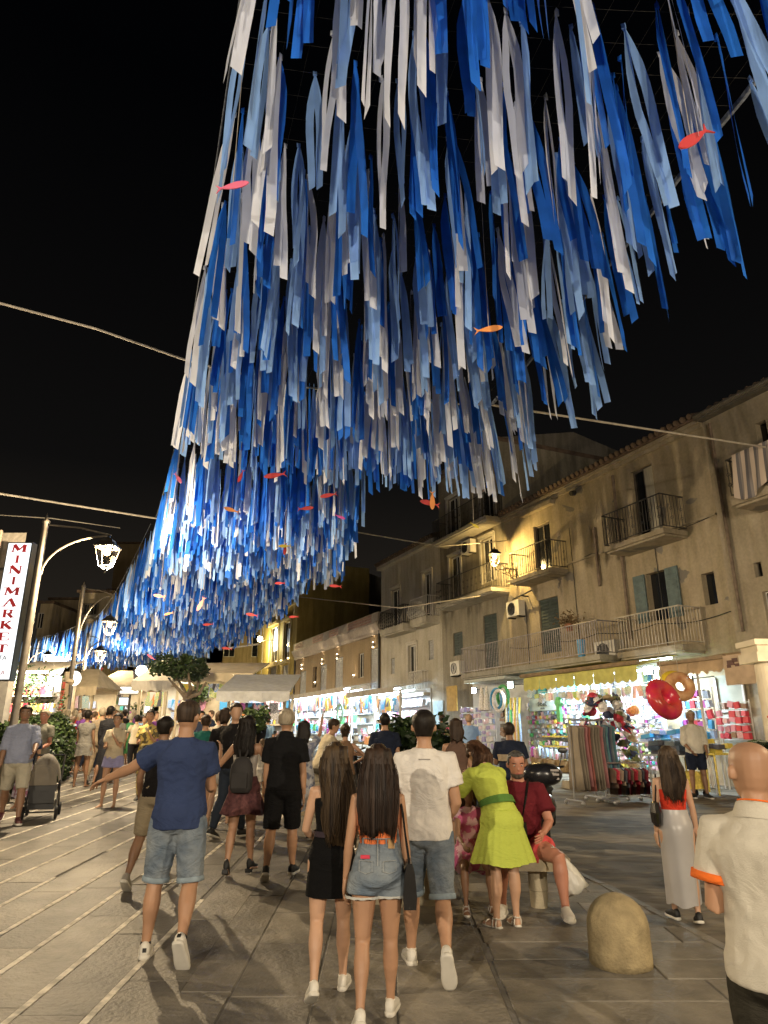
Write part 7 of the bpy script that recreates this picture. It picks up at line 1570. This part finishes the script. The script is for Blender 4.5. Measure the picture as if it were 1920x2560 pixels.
mb = MB(); c = p.T(V((.145*p.H, -.03, p.zc(.40)))); mb.box(c, (.028, .07, .085), taper=.93); mb.build('bag_body', M('white_leather', (.6, .56, .46), .4, .05), bg_); mb = MB(); mb.box(c+V((.0, .0, .05)), (.031, .073, .038)); mb.build('flap', MATS['white_leather'], bg_)
# ---- 6 girl in denim shorts
Y6 = 4.72; f = atpx(944, Y6, 2300); H6 = Hof(f, 1884)
p = Person('woman in denim shorts and orange top whose straight dark hair reaches her waist', H6, f, yaw=R(0), sex='f', legs=[(-.06, .03, .42, .55), (.16, .0, .0, 0)][::1], arms=[(.02, .17, .18, .10), (.10, .13, .22, .12)], skin='tan')
p.body(feet=False); mb = MB(); p.torso(mb, .60, .775, offz=lambda z: .010); o = mb.build('top', cloth('orange', (.75, .20, .07)), p.root, smooth=True); p.mod(o, .010, 2, .01)
p.shorts(denim, .30, .018, 1.6, waist=.625, fold=.012, cuff=None)
for i in (0, 1):   # frayed pale hems
    hip, kn, an = p.hips[i]; c = hip.lerp(kn, .30); mb = MB(); r_ = .058*p.H+.030; ring = [c+V((cos(a)*r_, sin(a)*r_, 0)) for a in [2*pi*k/40 for k in range(40)]]; mb.loft([ring, [q+V((0, 0, -.010-.008*random.Random(k).random())) for k, q in enumerate(ring)]], cap=False); mb.build('frayed_hem', M('frayed_white', (.5, .5, .47), .95, .1), p.root)
for x_ in (-.048, .048):      # stitched pocket outlines
    mb = MB(); q4 = [back_pt(p, x_+dx*.026, zf, .036) for dx, zf in ((-1, .565), (-1, .53), (0, .522), (1, .53), (1, .565), (-1, .565))]; mb.tube(q4, .0022, 4); mb.build('pocket_seam', M('denim_seam', (.30, .32, .33), .9, .2, 12), p.root)
mb = MB(); mb.tube([back_pt(p, 0, zf, .034) for zf in (.64, .61, .58, .55)], .0025, 4); mb.tube([back_pt(p, x_, .645, .026) for x_ in (-.06, -.03, 0, .03, .06)], .003, 4); mb.build('seam', MATS['denim_seam'], p.root)
mb = MB(); mb.box(back_pt(p, -.05, .58, .034), (.028, .005, .010)); mb.build('red_tag', M('red_label', (.6, .03, .07), .6, .05), p.root)
mb = MB(); mb.box(back_pt(p, .055, .625, .024), (.020, .004, .026)); mb.build('leather_patch', M('tan_patch', (.4, .24, .1), .7, .1), p.root)
for x_ in (-.06, 0.0, .035): mb = MB(); mb.box(back_pt(p, x_, .63, .022), (.005, .004, .022)); mb.build('belt_loop', M('denim_pocket', (.14, .18, .22), .9, .25, 12), p.root)
p.longhair(hairmat('straight_dark', (.012, .007, .005), (.042, .024, .015)), .50, .245, .09, wave=.0, endw=.78); p.shoe('sneaker')
bg_ = localthing('shoulder_bag', p.root.location.copy(), 'small black shoulder bag hanging at the right hip of the denim shorts woman', 'handbag', None, p.root.rotation_euler.z)
mb = MB(); hp_ = p.T(V((.128*p.H, -.02, p.zc(.52)))); mb.tube([p.T(V((.085*p.H, .03, p.zc(.835)))), p.T(V((.102*p.H, -.06, p.zc(.74)))), p.T(V((.118*p.H, -.07, p.zc(.62)))), hp_+V((.0, -.03, .05))], .008, 5); mb.tube([p.T(V((.085*p.H, .03, p.zc(.835)))), p.T(V((.108*p.H, .06, p.zc(.70)))), hp_+V((0, .06, .05))], .008, 5); mb.build('strap', M('black_leather', (.012, .011, .011), .25, .2), bg_)
mb = MB(); mb.loft([[hp_+V((x*.028*k, y*.12, z)) for x, y in ((-1, -1), (1, -1), (1, 1), (-1, 1))] for k, z in ((1.3, -.19), (1.5, -.12), (1.1, .0), (.5, .06))]); mb.build('bag_body', MATS['black_leather'], bg_)
# ---- 7 man in white T-shirt
Y7 = 5.65; f = atpx(1066, Y7, 2200); H7 = Hof(f, 1777)
p = Person('man in plain white T-shirt and grey blue denim shorts walking away', H7, f, yaw=R(-3), legs=[(.26, .04, .12, 0), (-.16, .05, .70, 1.05)], arms=[(.02, .22, .25, .10), (.02, .20, .75, -.35)], skin='tan')
p.body(feet=False); p.shorthair(H_BLACK, .009, .20, .80, puff=1.5); p.shirt(M('tee_cotton', (.70, .67, .63), .9, .04, 3, bump=.2, bscale=220, fold=.28), hem=.485, sl=.60, off=.024, fold=.03, ff=.005); p.shorts(denim, 1.0, .026, cuff=denim_d); p.shoe('sneaker')
mb = MB(); mb.box(back_pt(p, 0, .80, .030), (.045, .002, .004)); mb.build('neck_print', M('faint_grey_print', (.3, .28, .26), .8, .1), p.root)
# ---- 8 woman in lime dress bending
Y8 = 6.7; f = atpx(1262, Y8, 2200); p = Person('woman in lime green pleated dress bending forward to the left over the bench', 1.60, f, yaw=R(28), sex='f', legs=[(.02, .02, 0, 0), (-.02, .02, 0, 0)], arms=[(.95, .10, 1.1, .05), (.85, .10, 1.2, -.1)], lean=.52, headpitch=.45, skin='light', girth=1.1)
p.body(feet=True); lime = cloth('lime', (.50, .58, .10), scale=2); p.shirt(lime, hem=.56, sl=.95, off=.024, fold=.02, slw=1.25, name='dress_top'); p.skirt(lime, .62, .31, .105, 22, 'dress_skirt', .012, off=.022)
mb = MB(); mb.loft([[p.T(V((cos(a)*.110*p.H, sin(a)*.083*p.H, p.zc(.615)+dz))) for a in [2*pi*k/24 for k in range(24)]] for dz in (-.028, .028)], cap=False); mb.build('sash', cloth('green_sash', (.10, .22, .05)), p.root, smooth=True)
p.longhair(H_AUB, .46, .22, .10, wave=.015, endw=.6, flow=.16); p.shoe('sandal', M('white_strap', (.65, .6, .52), .5, .1), sole_m)
# ---- 9 seated man in maroon
Y9 = 7.15; f = atpx(1320, Y9, 2200); p = Person('bearded man in maroon T-shirt and coral shorts seated on the stone bench', 1.76, (f.x-.02, Y9+.15), yaw=R(180-12), legs=[(1.42, .62, 1.36, 0), (1.40, .20, 1.62, 0)], arms=[(.42, .30, .85, -.25), (.25, .10, .9, -.2)], lean=.12, headyaw=R(12), headpitch=.12, skin='red', girth=1.22)
p.body(feet=False); p.shorthair(hairmat('salt_pepper', (.03, .027, .025), (.10, .095, .09)), .006, .3, .84); p.face(beard=hairmat('beard', (.06, .045, .035), (.16, .13, .11))); p.shirt(cloth('maroon', (.13, .015, .022)), hem=.50, sl=.72, off=.022, fold=.03, slw=1.12); p.shorts(cloth('coral', (.62, .09, .09)), .52, .032, 1.2); p.shoe('sneaker')
bg_ = localthing('crossbody_bag', p.root.location.copy(), 'black crossbody bag resting on the lap of the man in maroon', 'bag', None, p.root.rotation_euler.z)
b0 = p.T(V((.0, .24, p.zc(.60)))); mb = MB(); mb.tube([p.T(V((-.06*p.H, .0, p.zc(.855)))), back_pt(p, -.045, .78, .035, True), back_pt(p, -.02, .68, .045, True), b0+V((0, .03, .1))], .013, 6, ry=.004); mb.build('strap', MATS['black_leather'], bg_)
mb = MB(); mb.box(b0+V((.02, .03, -.04)), (.10, .035, .13), taper=.9); mb.build('bag_body', MATS['black_leather'], bg_)
pb = AT(1425, 2150, 6.95); bg2 = thing('plastic_bag', V((pb.x, 6.95, gz(6.95)+.18)), 'crumpled white plastic bag hanging from the seated man wrist', 'bag'); mb = MB(); rg = random.Random(5); top_ = AT(1378, 2118, 6.95); bot_ = AT(1444, 2226, 6.9); ax_ = (bot_-top_)
for_r = []
for j in range(9):
    t = j/8; c = top_+ax_*t; w = .02+.095*t**.8; sdx = V((ax_.z, 0, -ax_.x)).normalized(); for_r.append([c+sdx*cos(a)*w*(1+.15*sin(a*5+j))+V((0, 1, 0))*sin(a)*w*.45*(1+.3*sin(a*7+j*2))+ax_*(.05*sin(a*4+j) if j == 8 else 0) for a in [2*pi*k/22 for k in range(22)]])
mb.loft(for_r); mb.build('bag_body', M('plastic_white', (.62, .60, .54), .35, .06, trans=.2), bg2, smooth=True)
# ---- 10 seated girl in pink skirt behind (mostly hidden) and seated people
f = atpx(1170, 7.35, 2200); p = Person('child in pink patterned dress seated on the bench between the white T-shirt and lime dress', 1.35, (f.x+.02, 7.35), yaw=R(180+8), sex='f', legs=[(1.35, .12, 1.38, 0), (1.40, .18, 1.30, 0)], arms=[(.5, .1, .8, .1), (.6, .1, .7, 0)], skin='brown', detail=1, lean=.1)
pinkp = M('pink_pattern', (.50, .10, .24), .8, .3, 9, col2=(.68, .42, .50), lo=.48, hi=.52); p.body(); p.shirt(pinkp, hem=.5, sl=.3, name='dress_top'); p.shorts(pinkp, .75, .035, 1.4, name='dress_skirt'); p.longhair(H_DARK, .35, .18, .07); p.shoe('sandal', M('silver_strap', (.5, .45, .4), .4, .1), sole_m)
# ---- 11 woman in red top and grey skirt
Y11 = 6.75; f = atpx(1706, Y11, 2200); H11 = Hof(f, 1879)
p = Person('woman with long brown hair in red crop top and long grey satin skirt', H11, f, yaw=R(-4), sex='f', legs=[(.10, .0, 0, 0), (-.06, .0, .14, .22)], arms=[(.02, .14, .25, .0), (.0, .16, .1, .10)], skin='light')
p.body(feet=False); mb = MB(); p.torso(mb, .60, .745, offz=lambda z: .009); o = mb.build('top', cloth('red_top', (.62, .05, .025)), p.root, smooth=True); p.mod(o, .010, 2, .006)
p.skirt(M('grey_satin', (.40, .385, .38), .35, .12, 2, sheen=.2), .625, .085, .02, 3, 'skirt', .020, slim=.035, off=.012); p.longhair(hairmat('brown_long', (.02, .012, .008), (.085, .055, .032)), .43, .215, .09, endw=.55, wave=.01); p.shoe('sneaker', shoe_b, sole_m)
bg_ = localthing('black_purse', p.root.location.copy(), 'black shoulder purse under the left arm of the red top woman', 'handbag', None, p.root.rotation_euler.z); mb = MB(); hp_ = p.T(V((-.118*p.H, -.02, p.zc(.63)))); mb.tube([p.T(V((-.085*p.H, .03, p.zc(.83)))), p.T(V((-.11*p.H, -.05, p.zc(.74)))), hp_+V((0, -.02, .06))], .008, 5); mb.build('strap', MATS['black_leather'], bg_)
mb = MB(); mb.loft([[hp_+V((x*.04*k, y*.10*k, z)) for x, y in [(cos(a), sin(a)) for a in [2*pi*q/14 for q in range(14)]]] for k, z in ((.5, -.15), (1, -.12), (1.1, -.03), (.7, .05), (.3, .06))]); mb.build('bag_body', MATS['black_leather'], bg_)
# ---- 12 bald man at the right, close
Y12 = 2.95; f = atpx(1852, Y12, 2000); H12 = Hof(f, 1866)
p = Person('bald man close at the right edge in cream polo shirt with orange cuffs', H12, (f.x+.06, Y12), yaw=R(-46), legs=[(.02, .05, 0, 0), (.0, .05, .05, 0)], arms=[(-.12, .12, 2.0, .22), (.1, .2, .5, .1)], skin='tan', girth=1.06, headyaw=R(40), headpitch=.06)
p.body(feet=False, vox=.007); cream = M('polo_knit', (.60, .56, .47), .9, .05, 3, bump=.35, bscale=260, fold=.16); oc = cloth('orange_trim', (.80, .17, .03)); p.shirt(cream, hem=.485, sl=.66, off=.022, fold=.022, collar=cream, cuff=oc, slw=1.05, name='polo_shirt'); p.shorts(cloth('dark_olive', (.035, .032, .024)), .95, .03); p.shoe('sneaker', shoe_b, sole_m)
mb = MB(); mb.loft([[p.T(V((cos(a)*.0405*p.H, sin(a)*.0405*p.H*.92-.004*p.H, p.zc(.862)+dz+.008*p.H*(-sin(a))))) for a in [2*pi*k/20 for k in range(20)]] for dz in (0.0, .006)], cap=False); mb.build('collar_trim', oc, p.root)
wr_ = p.am[0][2]; mb = MB(); mb.torus(wr_-p.am[0][3]*.02, V((1, 0, 0)), V((0, .2, 1)).normalized(), .032, .007, 16, 6); mb.build('bracelet', M('bracelet', (.25, .15, .1), .4, .3), p.root)
# ---- 3 woman with backpack
Y3 = 8.6; f = atpx(606, Y3, 2050); H3 = Hof(f, 1800)
p = Person('dark haired woman in burgundy skirt wearing a small black backpack', H3, f, yaw=R(-6), sex='f', legs=[(-.10, .02, .25, .35), (.14, .0, 0, 0)], arms=[(.35, .72, 2.0, .25), (.45, .50, .35, .55)], skin='tan', headyaw=R(-5))
p.body(feet=True); mb = MB(); p.torso(mb, .60, .74, offz=lambda z: .010); mb.build('top', cloth('white_top', (.55, .5, .44)), p.root, smooth=True); p.skirt(M('burgundy_print', (.06, .02, .022), .85, .5, 25, col2=(.14, .05, .05)), .60, .36, .09, 9, 'skirt', .012); p.longhair(H_BLACK, .42, .24, .11, endw=.9, wave=.012); p.shoe('ankleboot', shoe_b)
bk = localthing('backpack', p.root.location.copy(), 'small black backpack on the back of the woman in burgundy skirt', 'backpack', None, p.root.rotation_euler.z); mb = MB(); c = p.T(V((.01*p.H, -.115*p.H, p.zc(.62)))); mb.loft([[c+V((math.copysign(abs(cos(a))**.6, cos(a))*.13*k, sin(a)*.07*k, z)) for a in [2*pi*q/18 for q in range(18)]] for k, z in ((.8, -.20), (1.0, -.15), (1.05, 0), (.95, .1), (.6, .17), (.2, .19))]); mb.build('bag_body', M('backpack_black', (.02, .018, .018), .8, .2), bk, smooth=True)
mb = MB()
for s_ in (-1, 1): mb.tube([c+V((s_*.03, .0, .18)), p.T(V((s_*.05*p.H, -.03, p.zc(.84)))), p.T(V((s_*.05*p.H, .06*p.H, p.zc(.75))))], .014, 6)
mb.build('strap', MATS['backpack_black'], bk); mb = MB(); mb.box(c+V((0, -.075, -.07)), (.09, .012, .08)); mb.build('pocket', MATS['backpack_black'], bk)
# ---- 4 man in black polo and shorts
Y4 = 8.4; f = atpx(706, Y4, 2050); p = Person('grey blond man in black polo, black shorts and black sneakers', Hof(f, 1784), f, yaw=R(2), legs=[(-.12, .06, .32, .45), (.16, .04, 0, 0)], arms=[(.12, .10, .25, .05), (-.02, .13, .12, .05)], skin='tan', headyaw=R(-10))
p.body(feet=False); p.shorthair(H_GREY, .016, .25, .78, puff=1.3); p.shirt(cloth('black_polo', (.009, .009, .010)), hem=.50, sl=.70, off=.022, collar=cloth('black_polo', (1, 1, 1)), slw=1.05); p.shorts(cloth('black_polo', (1, 1, 1)), .97, .03); p.shoe('sneaker', shoe_b, sole_m)

# ---- middle distance people, one line each
def simple(label, px, Y, headpy, yaw, sex, top, bottom, hair, skin='tan', legs=None, arms=None, bt='shorts', ht='short', hl=.35, det=1, face=False, sl=.6, t1=.9, lean=0.0, shoes=None, girth=1.0, headyaw=0, pattern=None, group=None, flare=.08, bot=.32, Hfix=None):
    f = atpx(px, Y, 1900); Hh = Hfix or Hof(f, headpy); p = Person(label, Hh, f, yaw=R(yaw), sex=sex, legs=legs or [(-.12, .04, .28, .3), (.16, .03, 0, 0)], arms=arms or [(.1, .14, .3, .02), (.02, .14, .25, .02)], skin=skin, detail=det, lean=lean, girth=girth, headyaw=headyaw, group=group)
    p.body(feet=(shoes is None and det > 0))
    if ht == 'short': p.shorthair(hair, .012, .2, .8)
    elif ht == 'long': p.longhair(hair, hl, .20, .08)
    elif ht == 'bun': p.shorthair(hair, .012, .05, .8); b = MB(); b.ball(p.HT(V((0, -.055*Hh, .10*Hh))), .045, 10, 7); b.build('hair_bun', hair, p.root, smooth=True)
    if face: p.face()
    p.shirt(top, hem=(.5 if bt != 'dress' else .56), sl=sl, off=.02, fold=.02 if det else 0)
    if bt == 'shorts': p.shorts(bottom, t1, .026)
    elif bt == 'trousers': p.shorts(bottom, 1.93, .018, name='trousers')
    elif bt in ('skirt', 'dress'): p.skirt(bottom, .60, bot, flare, 7, 'skirt' if bt == 'skirt' else 'dress_skirt', .012, n=36)
    if shoes: p.shoe('sneaker', shoes, sole_m)
    return p
C_ = cloth
navy = C_('navy', (.018, .024, .045)); creamc = C_('cream', (.55, .47, .33)); greyc = C_('grey', (.20, .19, .17)); blk = MATS['cloth_black']; whitec = C_('white', (.58, .55, .5))
floral = M('yellow_floral', (.55, .42, .12), .85, .3, 11, col2=(.12, .10, .05), lo=.5, hi=.54); bluefl = M('blue_white_print', (.16, .18, .26), .85, .3, 12, col2=(.5, .5, .52), lo=.46, hi=.54)
# woman with hand at her mouth
p = simple('woman in cream T-shirt and lilac shorts holding a hand to her mouth', 284, 14.2, 1786, 178, 'f', creamc, C_('lilac', (.30, .29, .50)), H_BLACK, 'tan', [(.05, .04, .05, 0), (.1, .06, .12, 0)], [(.35, -.05, 2.1, -.30), (.30, .05, 1.35, -.45)], 'shorts', 'bun', face=True, t1=.42, sl=.7)
simple('woman in yellow floral outfit holding a hand to her chin', 365, 15.0, 1778, 186, 'f', floral, floral, H_BLACK, 'tan', [(.1, .03, .0, 0), (-.1, .03, .2, .2)], [(.35, .0, 2.0, -.3), (.2, .1, 1.5, -.3)], 'trousers', 'short', face=True, sl=.7, shoes=shoe_b)
simple('woman in grey sleeveless dress walking away left of the crowd', 206, 17.8, 1778, 0, 'f', greyc, greyc, H_BLACK, 'brown', [(0, .06, 0, 0), (.03, .06, 0, 0)], [(.1, .12, .3, .05)]*2, 'dress', 'short', bot=.40, flare=.02, sl=.25)
simple('person in long dark robe between two walkers at left', 262, 18.3, 1768, 0, 'f', C_('charcoal', (.03, .03, .035)), C_('charcoal', (1, 1, 1)), H_BLACK, 'brown', None, None, 'dress', 'short', bot=.03, flare=.03, sl=1.9)
simple('man in beige clothes walking away beside the dark robe', 242, 19.2, 1772, 0, 'm', C_('beige', (.30, .24, .17)), C_('beige', (1, 1, 1)), H_GREY, 'tan', None, None, 'trousers', shoes=shoe_w)
# man with the pushchair
p = simple('bearded man in pale blue shirt and white shorts pushing the pushchair', 46, 12.3, 1762, 205, 'm', C_('pale_blue', (.26, .29, .40)), C_('off_white', (.42, .39, .31)), H_BLACK, 'brown', [(.32, .05, .1, 0), (-.3, .06, .25, .3)], [(.75, .15, .35, -.05), (.12, .15, .25, .05)], 'shorts', det=2, sl=1.1, t1=.95, face=True, shoes=M('dark_red_shoe', (.08, .02, .02), .6, .2), girth=1.06)
simple('woman in floral skirt half hidden behind the pushchair', 74, 14.0, 1830, 190, 'f', navy, M('floral_skirt', (.25, .10, .16), .85, .3, 12, col2=(.45, .42, .5), lo=.48, hi=.53), H_DARK, 'tan', None, None, 'skirt', 'long', bot=.12, flare=.05, Hfix=1.5)
simple('man in grey T-shirt with a strap standing in front of the hedge', 97, 14.9, 1778, 170, 'm', C_('olive_grey', (.25, .24, .19)), blk, H_GREY, 'red', None, [(.1, .12, 1.0, -.3), (.1, .12, .3, .05)], 'shorts', face=True, shoes=shoe_b)
# centre
simple('man in teal green T-shirt right of the man in blue', 508, 13.0, 1788, 5, 'm', C_('teal', (.02, .13, .11)), blk, H_DARK, 'tan', [(-.2, .04, .4, .4), (.2, .04, 0, 0)], shoes=shoe_b)
simple('woman in white striped shirt ahead of the man in teal', 541, 15.0, 1782, 0, 'f', M('cream_stripe', (.55, .5, .4), .85, .3, 18, stretch=(1, 0.1, .1), col2=(.3, .22, .16)), greyc, H_BROWN, 'light', None, None, 'trousers', 'short')
simple('tall man in black T-shirt and dark jeans seen in profile', 583, 10.9, 1763, -30, 'm', blk, C_('dark_jeans', (.03, .04, .06)), H_DARK, 'light', None, [(.1, .12, .5, .05)]*2, 'trousers', headyaw=-40, shoes=shoe_b)
simple('woman in black top and white shorts walking beside the man in black', 556, 12.0, 1775, 0, 'f', blk, whitec, H_DARK, 'light', None, None, 'shorts', 'long', t1=.7, hl=.2)
simple('woman in blue white dress raising her phone by the shop', 758, 10.6, 1808, 0, 'f', bluefl, bluefl, H_BLACK, 'tan', None, [(.1, .12, .3, 0), (2.2, .25, .6, .1)], 'dress', 'long', bot=.24, flare=.03, hl=.28, shoes=shoe_b)
p = simple('man in cream polo seated on the round planter looking down', 800, 12.6, 1830, -70, 'm', creamc, M('khaki_dark', (.08, .07, .05), .9, .2), H_DARK, 'tan', [(1.3, .1, 1.3, 0), (1.2, .2, 1.2, 0)], [(.7, .1, .8, -.1)]*2, 'shorts', lean=.35, shoes=shoe_b, Hfix=1.72); p.root.location.z += .22
simple('woman in brown sleeveless top with her hands on her hips', 862, 11.6, 1816, 5, 'f', C_('bronze', (.20, .12, .07)), C_('olive_dark', (.07, .06, .04)), H_DARK, 'tan', None, [(-.1, .75, 1.2, -.7), (-.1, .85, 1.2, -.7)], 'trousers', 'bun', sl=.0)
simple('broad man in dark navy polo standing at the souvenir shop', 962, 12.0, 1788, 6, 'm', navy, C_('dark_jeans', (1, 1, 1)), H_BLACK, 'tan', None, None, 'trousers', shoes=shoe_b, girth=1.1)
simple('woman with bare shoulders in brown dress right of the white T-shirt', 1142, 9.6, 1803, 4, 'f', C_('brown_dress', (.13, .08, .06)), M('brown_dress_print', (.14, .08, .06), .85, .3, 14, col2=(.3, .22, .18)), H_DARK, 'tan', None, None, 'dress', 'long', bot=.28, sl=0, hl=.26)
simple('man in pink T-shirt facing the lilac souvenirs', 1108, 18.5, 1789, -10, 'm', C_('pink', (.55, .12, .22)), greyc, H_DARK, 'tan', girth=1.05)
simple('bald man in light blue T-shirt at the lilac souvenirs', 1176, 18.0, 1789, 0, 'm', C_('light_blue', (.25, .38, .62)), greyc, hairmat('shaved', (.3, .2, .14)), 'light')
p = simple('man in navy polo with a broad beige chest band near the scooter', 1277, 10.9, 1812, -6, 'm', navy, navy, hairmat('cropped', (.03, .02, .015)), 'brown', None, [(.3, .2, 1.5, -.2), (.05, .2, .3, .05)], 'shorts', girth=1.12, det=2, sl=.7)
mb = MB(); p.torso(mb, .655, .715, off=.034); o = mb.build('chest_band', C_('beige_band', (.42, .33, .22)), p.root, smooth=True)
simple('shopkeeper in loose white shirt and navy shorts standing before the shop', 1740, 15.6, 1779, 175, 'm', C_('white_linen', (.58, .55, .47)), navy, H_GREY, 'brown', [(.05, .05, .0, 0), (-.05, .05, .0, 0)], [(.1, .15, .6, -.15), (.1, .15, .8, -.25)], 'shorts', det=2, face=True, sl=1.3, t1=.8, shoes=shoe_b)
simple('child in white near the planter beside the blue white dress', 655, 14.5, 1845, 20, 'f', whitec, whitec, H_BROWN, 'light', Hfix=1.2, bt='dress', ht='long', hl=.2, bot=.35)
simple('person in grey blue seen between the white T-shirt and the shop', 1042, 13.5, 1812, 20, 'm', C_('slate', (.10, .12, .16)), blk, H_BLACK, 'tan')

# ---- far crowd
cr_ = random.Random(77); CN = [('white', whitec), ('black', blk), ('grey', greyc), ('cream', creamc), ('navy', navy), ('red', C_('crowd_red', (.45, .03, .03))), ('sky blue', C_('crowd_sky', (.25, .4, .6))), ('green', C_('crowd_green', (.06, .2, .08))), ('orange', C_('crowd_orange', (.6, .2, .05))), ('brown', C_('crowd_brown', (.12, .07, .04))), ('purple', C_('crowd_purple', (.15, .05, .2))), ('yellow', C_('crowd_yellow', (.55, .42, .08)))]
spots = []
for i in range(60): spots.append((cr_.uniform(165, 400), cr_.uniform(21, 34)))
for i in range(20): spots.append((cr_.uniform(470, 700), cr_.uniform(17, 25)))
for i in range(8): spots.append((cr_.uniform(-8, 60), cr_.uniform(17.5, 20)))
used = {}
def zone(px, Y):
    if px < 100: return 'by the fruit display behind the hedge'
    if px < 240: return 'between the hedge and the pitched stall'
    if px < 320: return 'under the white light box'
    if px < 440: return 'left of the tree trunk'
    if px < 560: return 'before the stall with hanging bulbs'
    return 'before the low grey awning stall'
for px, Y in spots:
    for _ in range(20):
        cn, cm_ = cr_.choice(CN); bn = cr_.choice(['shorts', 'trousers', 'dress']); key = (cn, bn, zone(px, Y), 'far' if Y > 26 else 'near')
        if key not in used: break
    used[key] = used.get(key, 0)+1
    bm_ = cr_.choice(CN)[1]; sex = 'f' if bn == 'dress' else cr_.choice('mf'); who = 'walker' if bn != 'dress' else 'woman'
    lb = '%s %s in %s %s %s' % ('distant' if key[3] == 'far' else 'small', who, cn, {'shorts': 'top and shorts', 'trousers': 'top and long trousers', 'dress': 'dress'}[bn], key[2])
    f = atpx(px, Y, 1800); p = Person(lb, cr_.uniform(1.58, 1.82), f, yaw=cr_.choice([0, 0, pi, .8, -1.2])+cr_.gauss(0, .4), sex=sex, legs=[(-.2, .05, .3, .3), (.22, .04, 0, 0)] if cr_.random() < .7 else None, arms=[(cr_.uniform(-.2, .8), .15, cr_.uniform(.1, 1.2), .05), (cr_.uniform(-.2, .5), .15, cr_.uniform(.1, .8), .05)], skin=cr_.choice(['tan', 'light', 'brown']), detail=0, group='people strolling among the stalls')
    p.body(feet=True); p.shorthair(cr_.choice([H_BLACK, H_DARK, H_BROWN, H_GREY]), .014, .1 if sex == 'f' else .25, .8); p.shirt(cm_, hem=.5, sl=.6, off=.02)
    if bn == 'dress': p.skirt(cm_, .6, .3, .06, 0, 'dress_skirt', n=14)
    else: p.shorts(bm_, .9 if bn == 'shorts' else 1.9, .022, name=bn)

# ---- bake remeshed surfaces, hands joined into the bodies
dg = bpy.context.evaluated_depsgraph_get(); dg.update()
newm = [(o, bpy.data.meshes.new_from_object(o.evaluated_get(dg), depsgraph=dg)) for o in BAKE]
for o, me in newm:
    hb = HANDS.get(o.name)
    if hb:
        bm = bmesh.new(); bm.from_mesh(me); vs = [bm.verts.new(v) for v in hb.v]
        for f_ in hb.f:
            try: bm.faces.new([vs[i] for i in f_]).smooth = True
            except ValueError: pass
        bm.to_mesh(me); bm.free()
    mats = list(o.data.materials); o.modifiers.clear(); o.data = me
    me.materials.clear()
    for m in mats: me.materials.append(m)
    me.polygons.foreach_set('use_smooth', [True]*len(me.polygons)); me.polygons.foreach_set('material_index', [0]*len(me.polygons)); me.update()
    if '_hand' in o: del o['_hand']
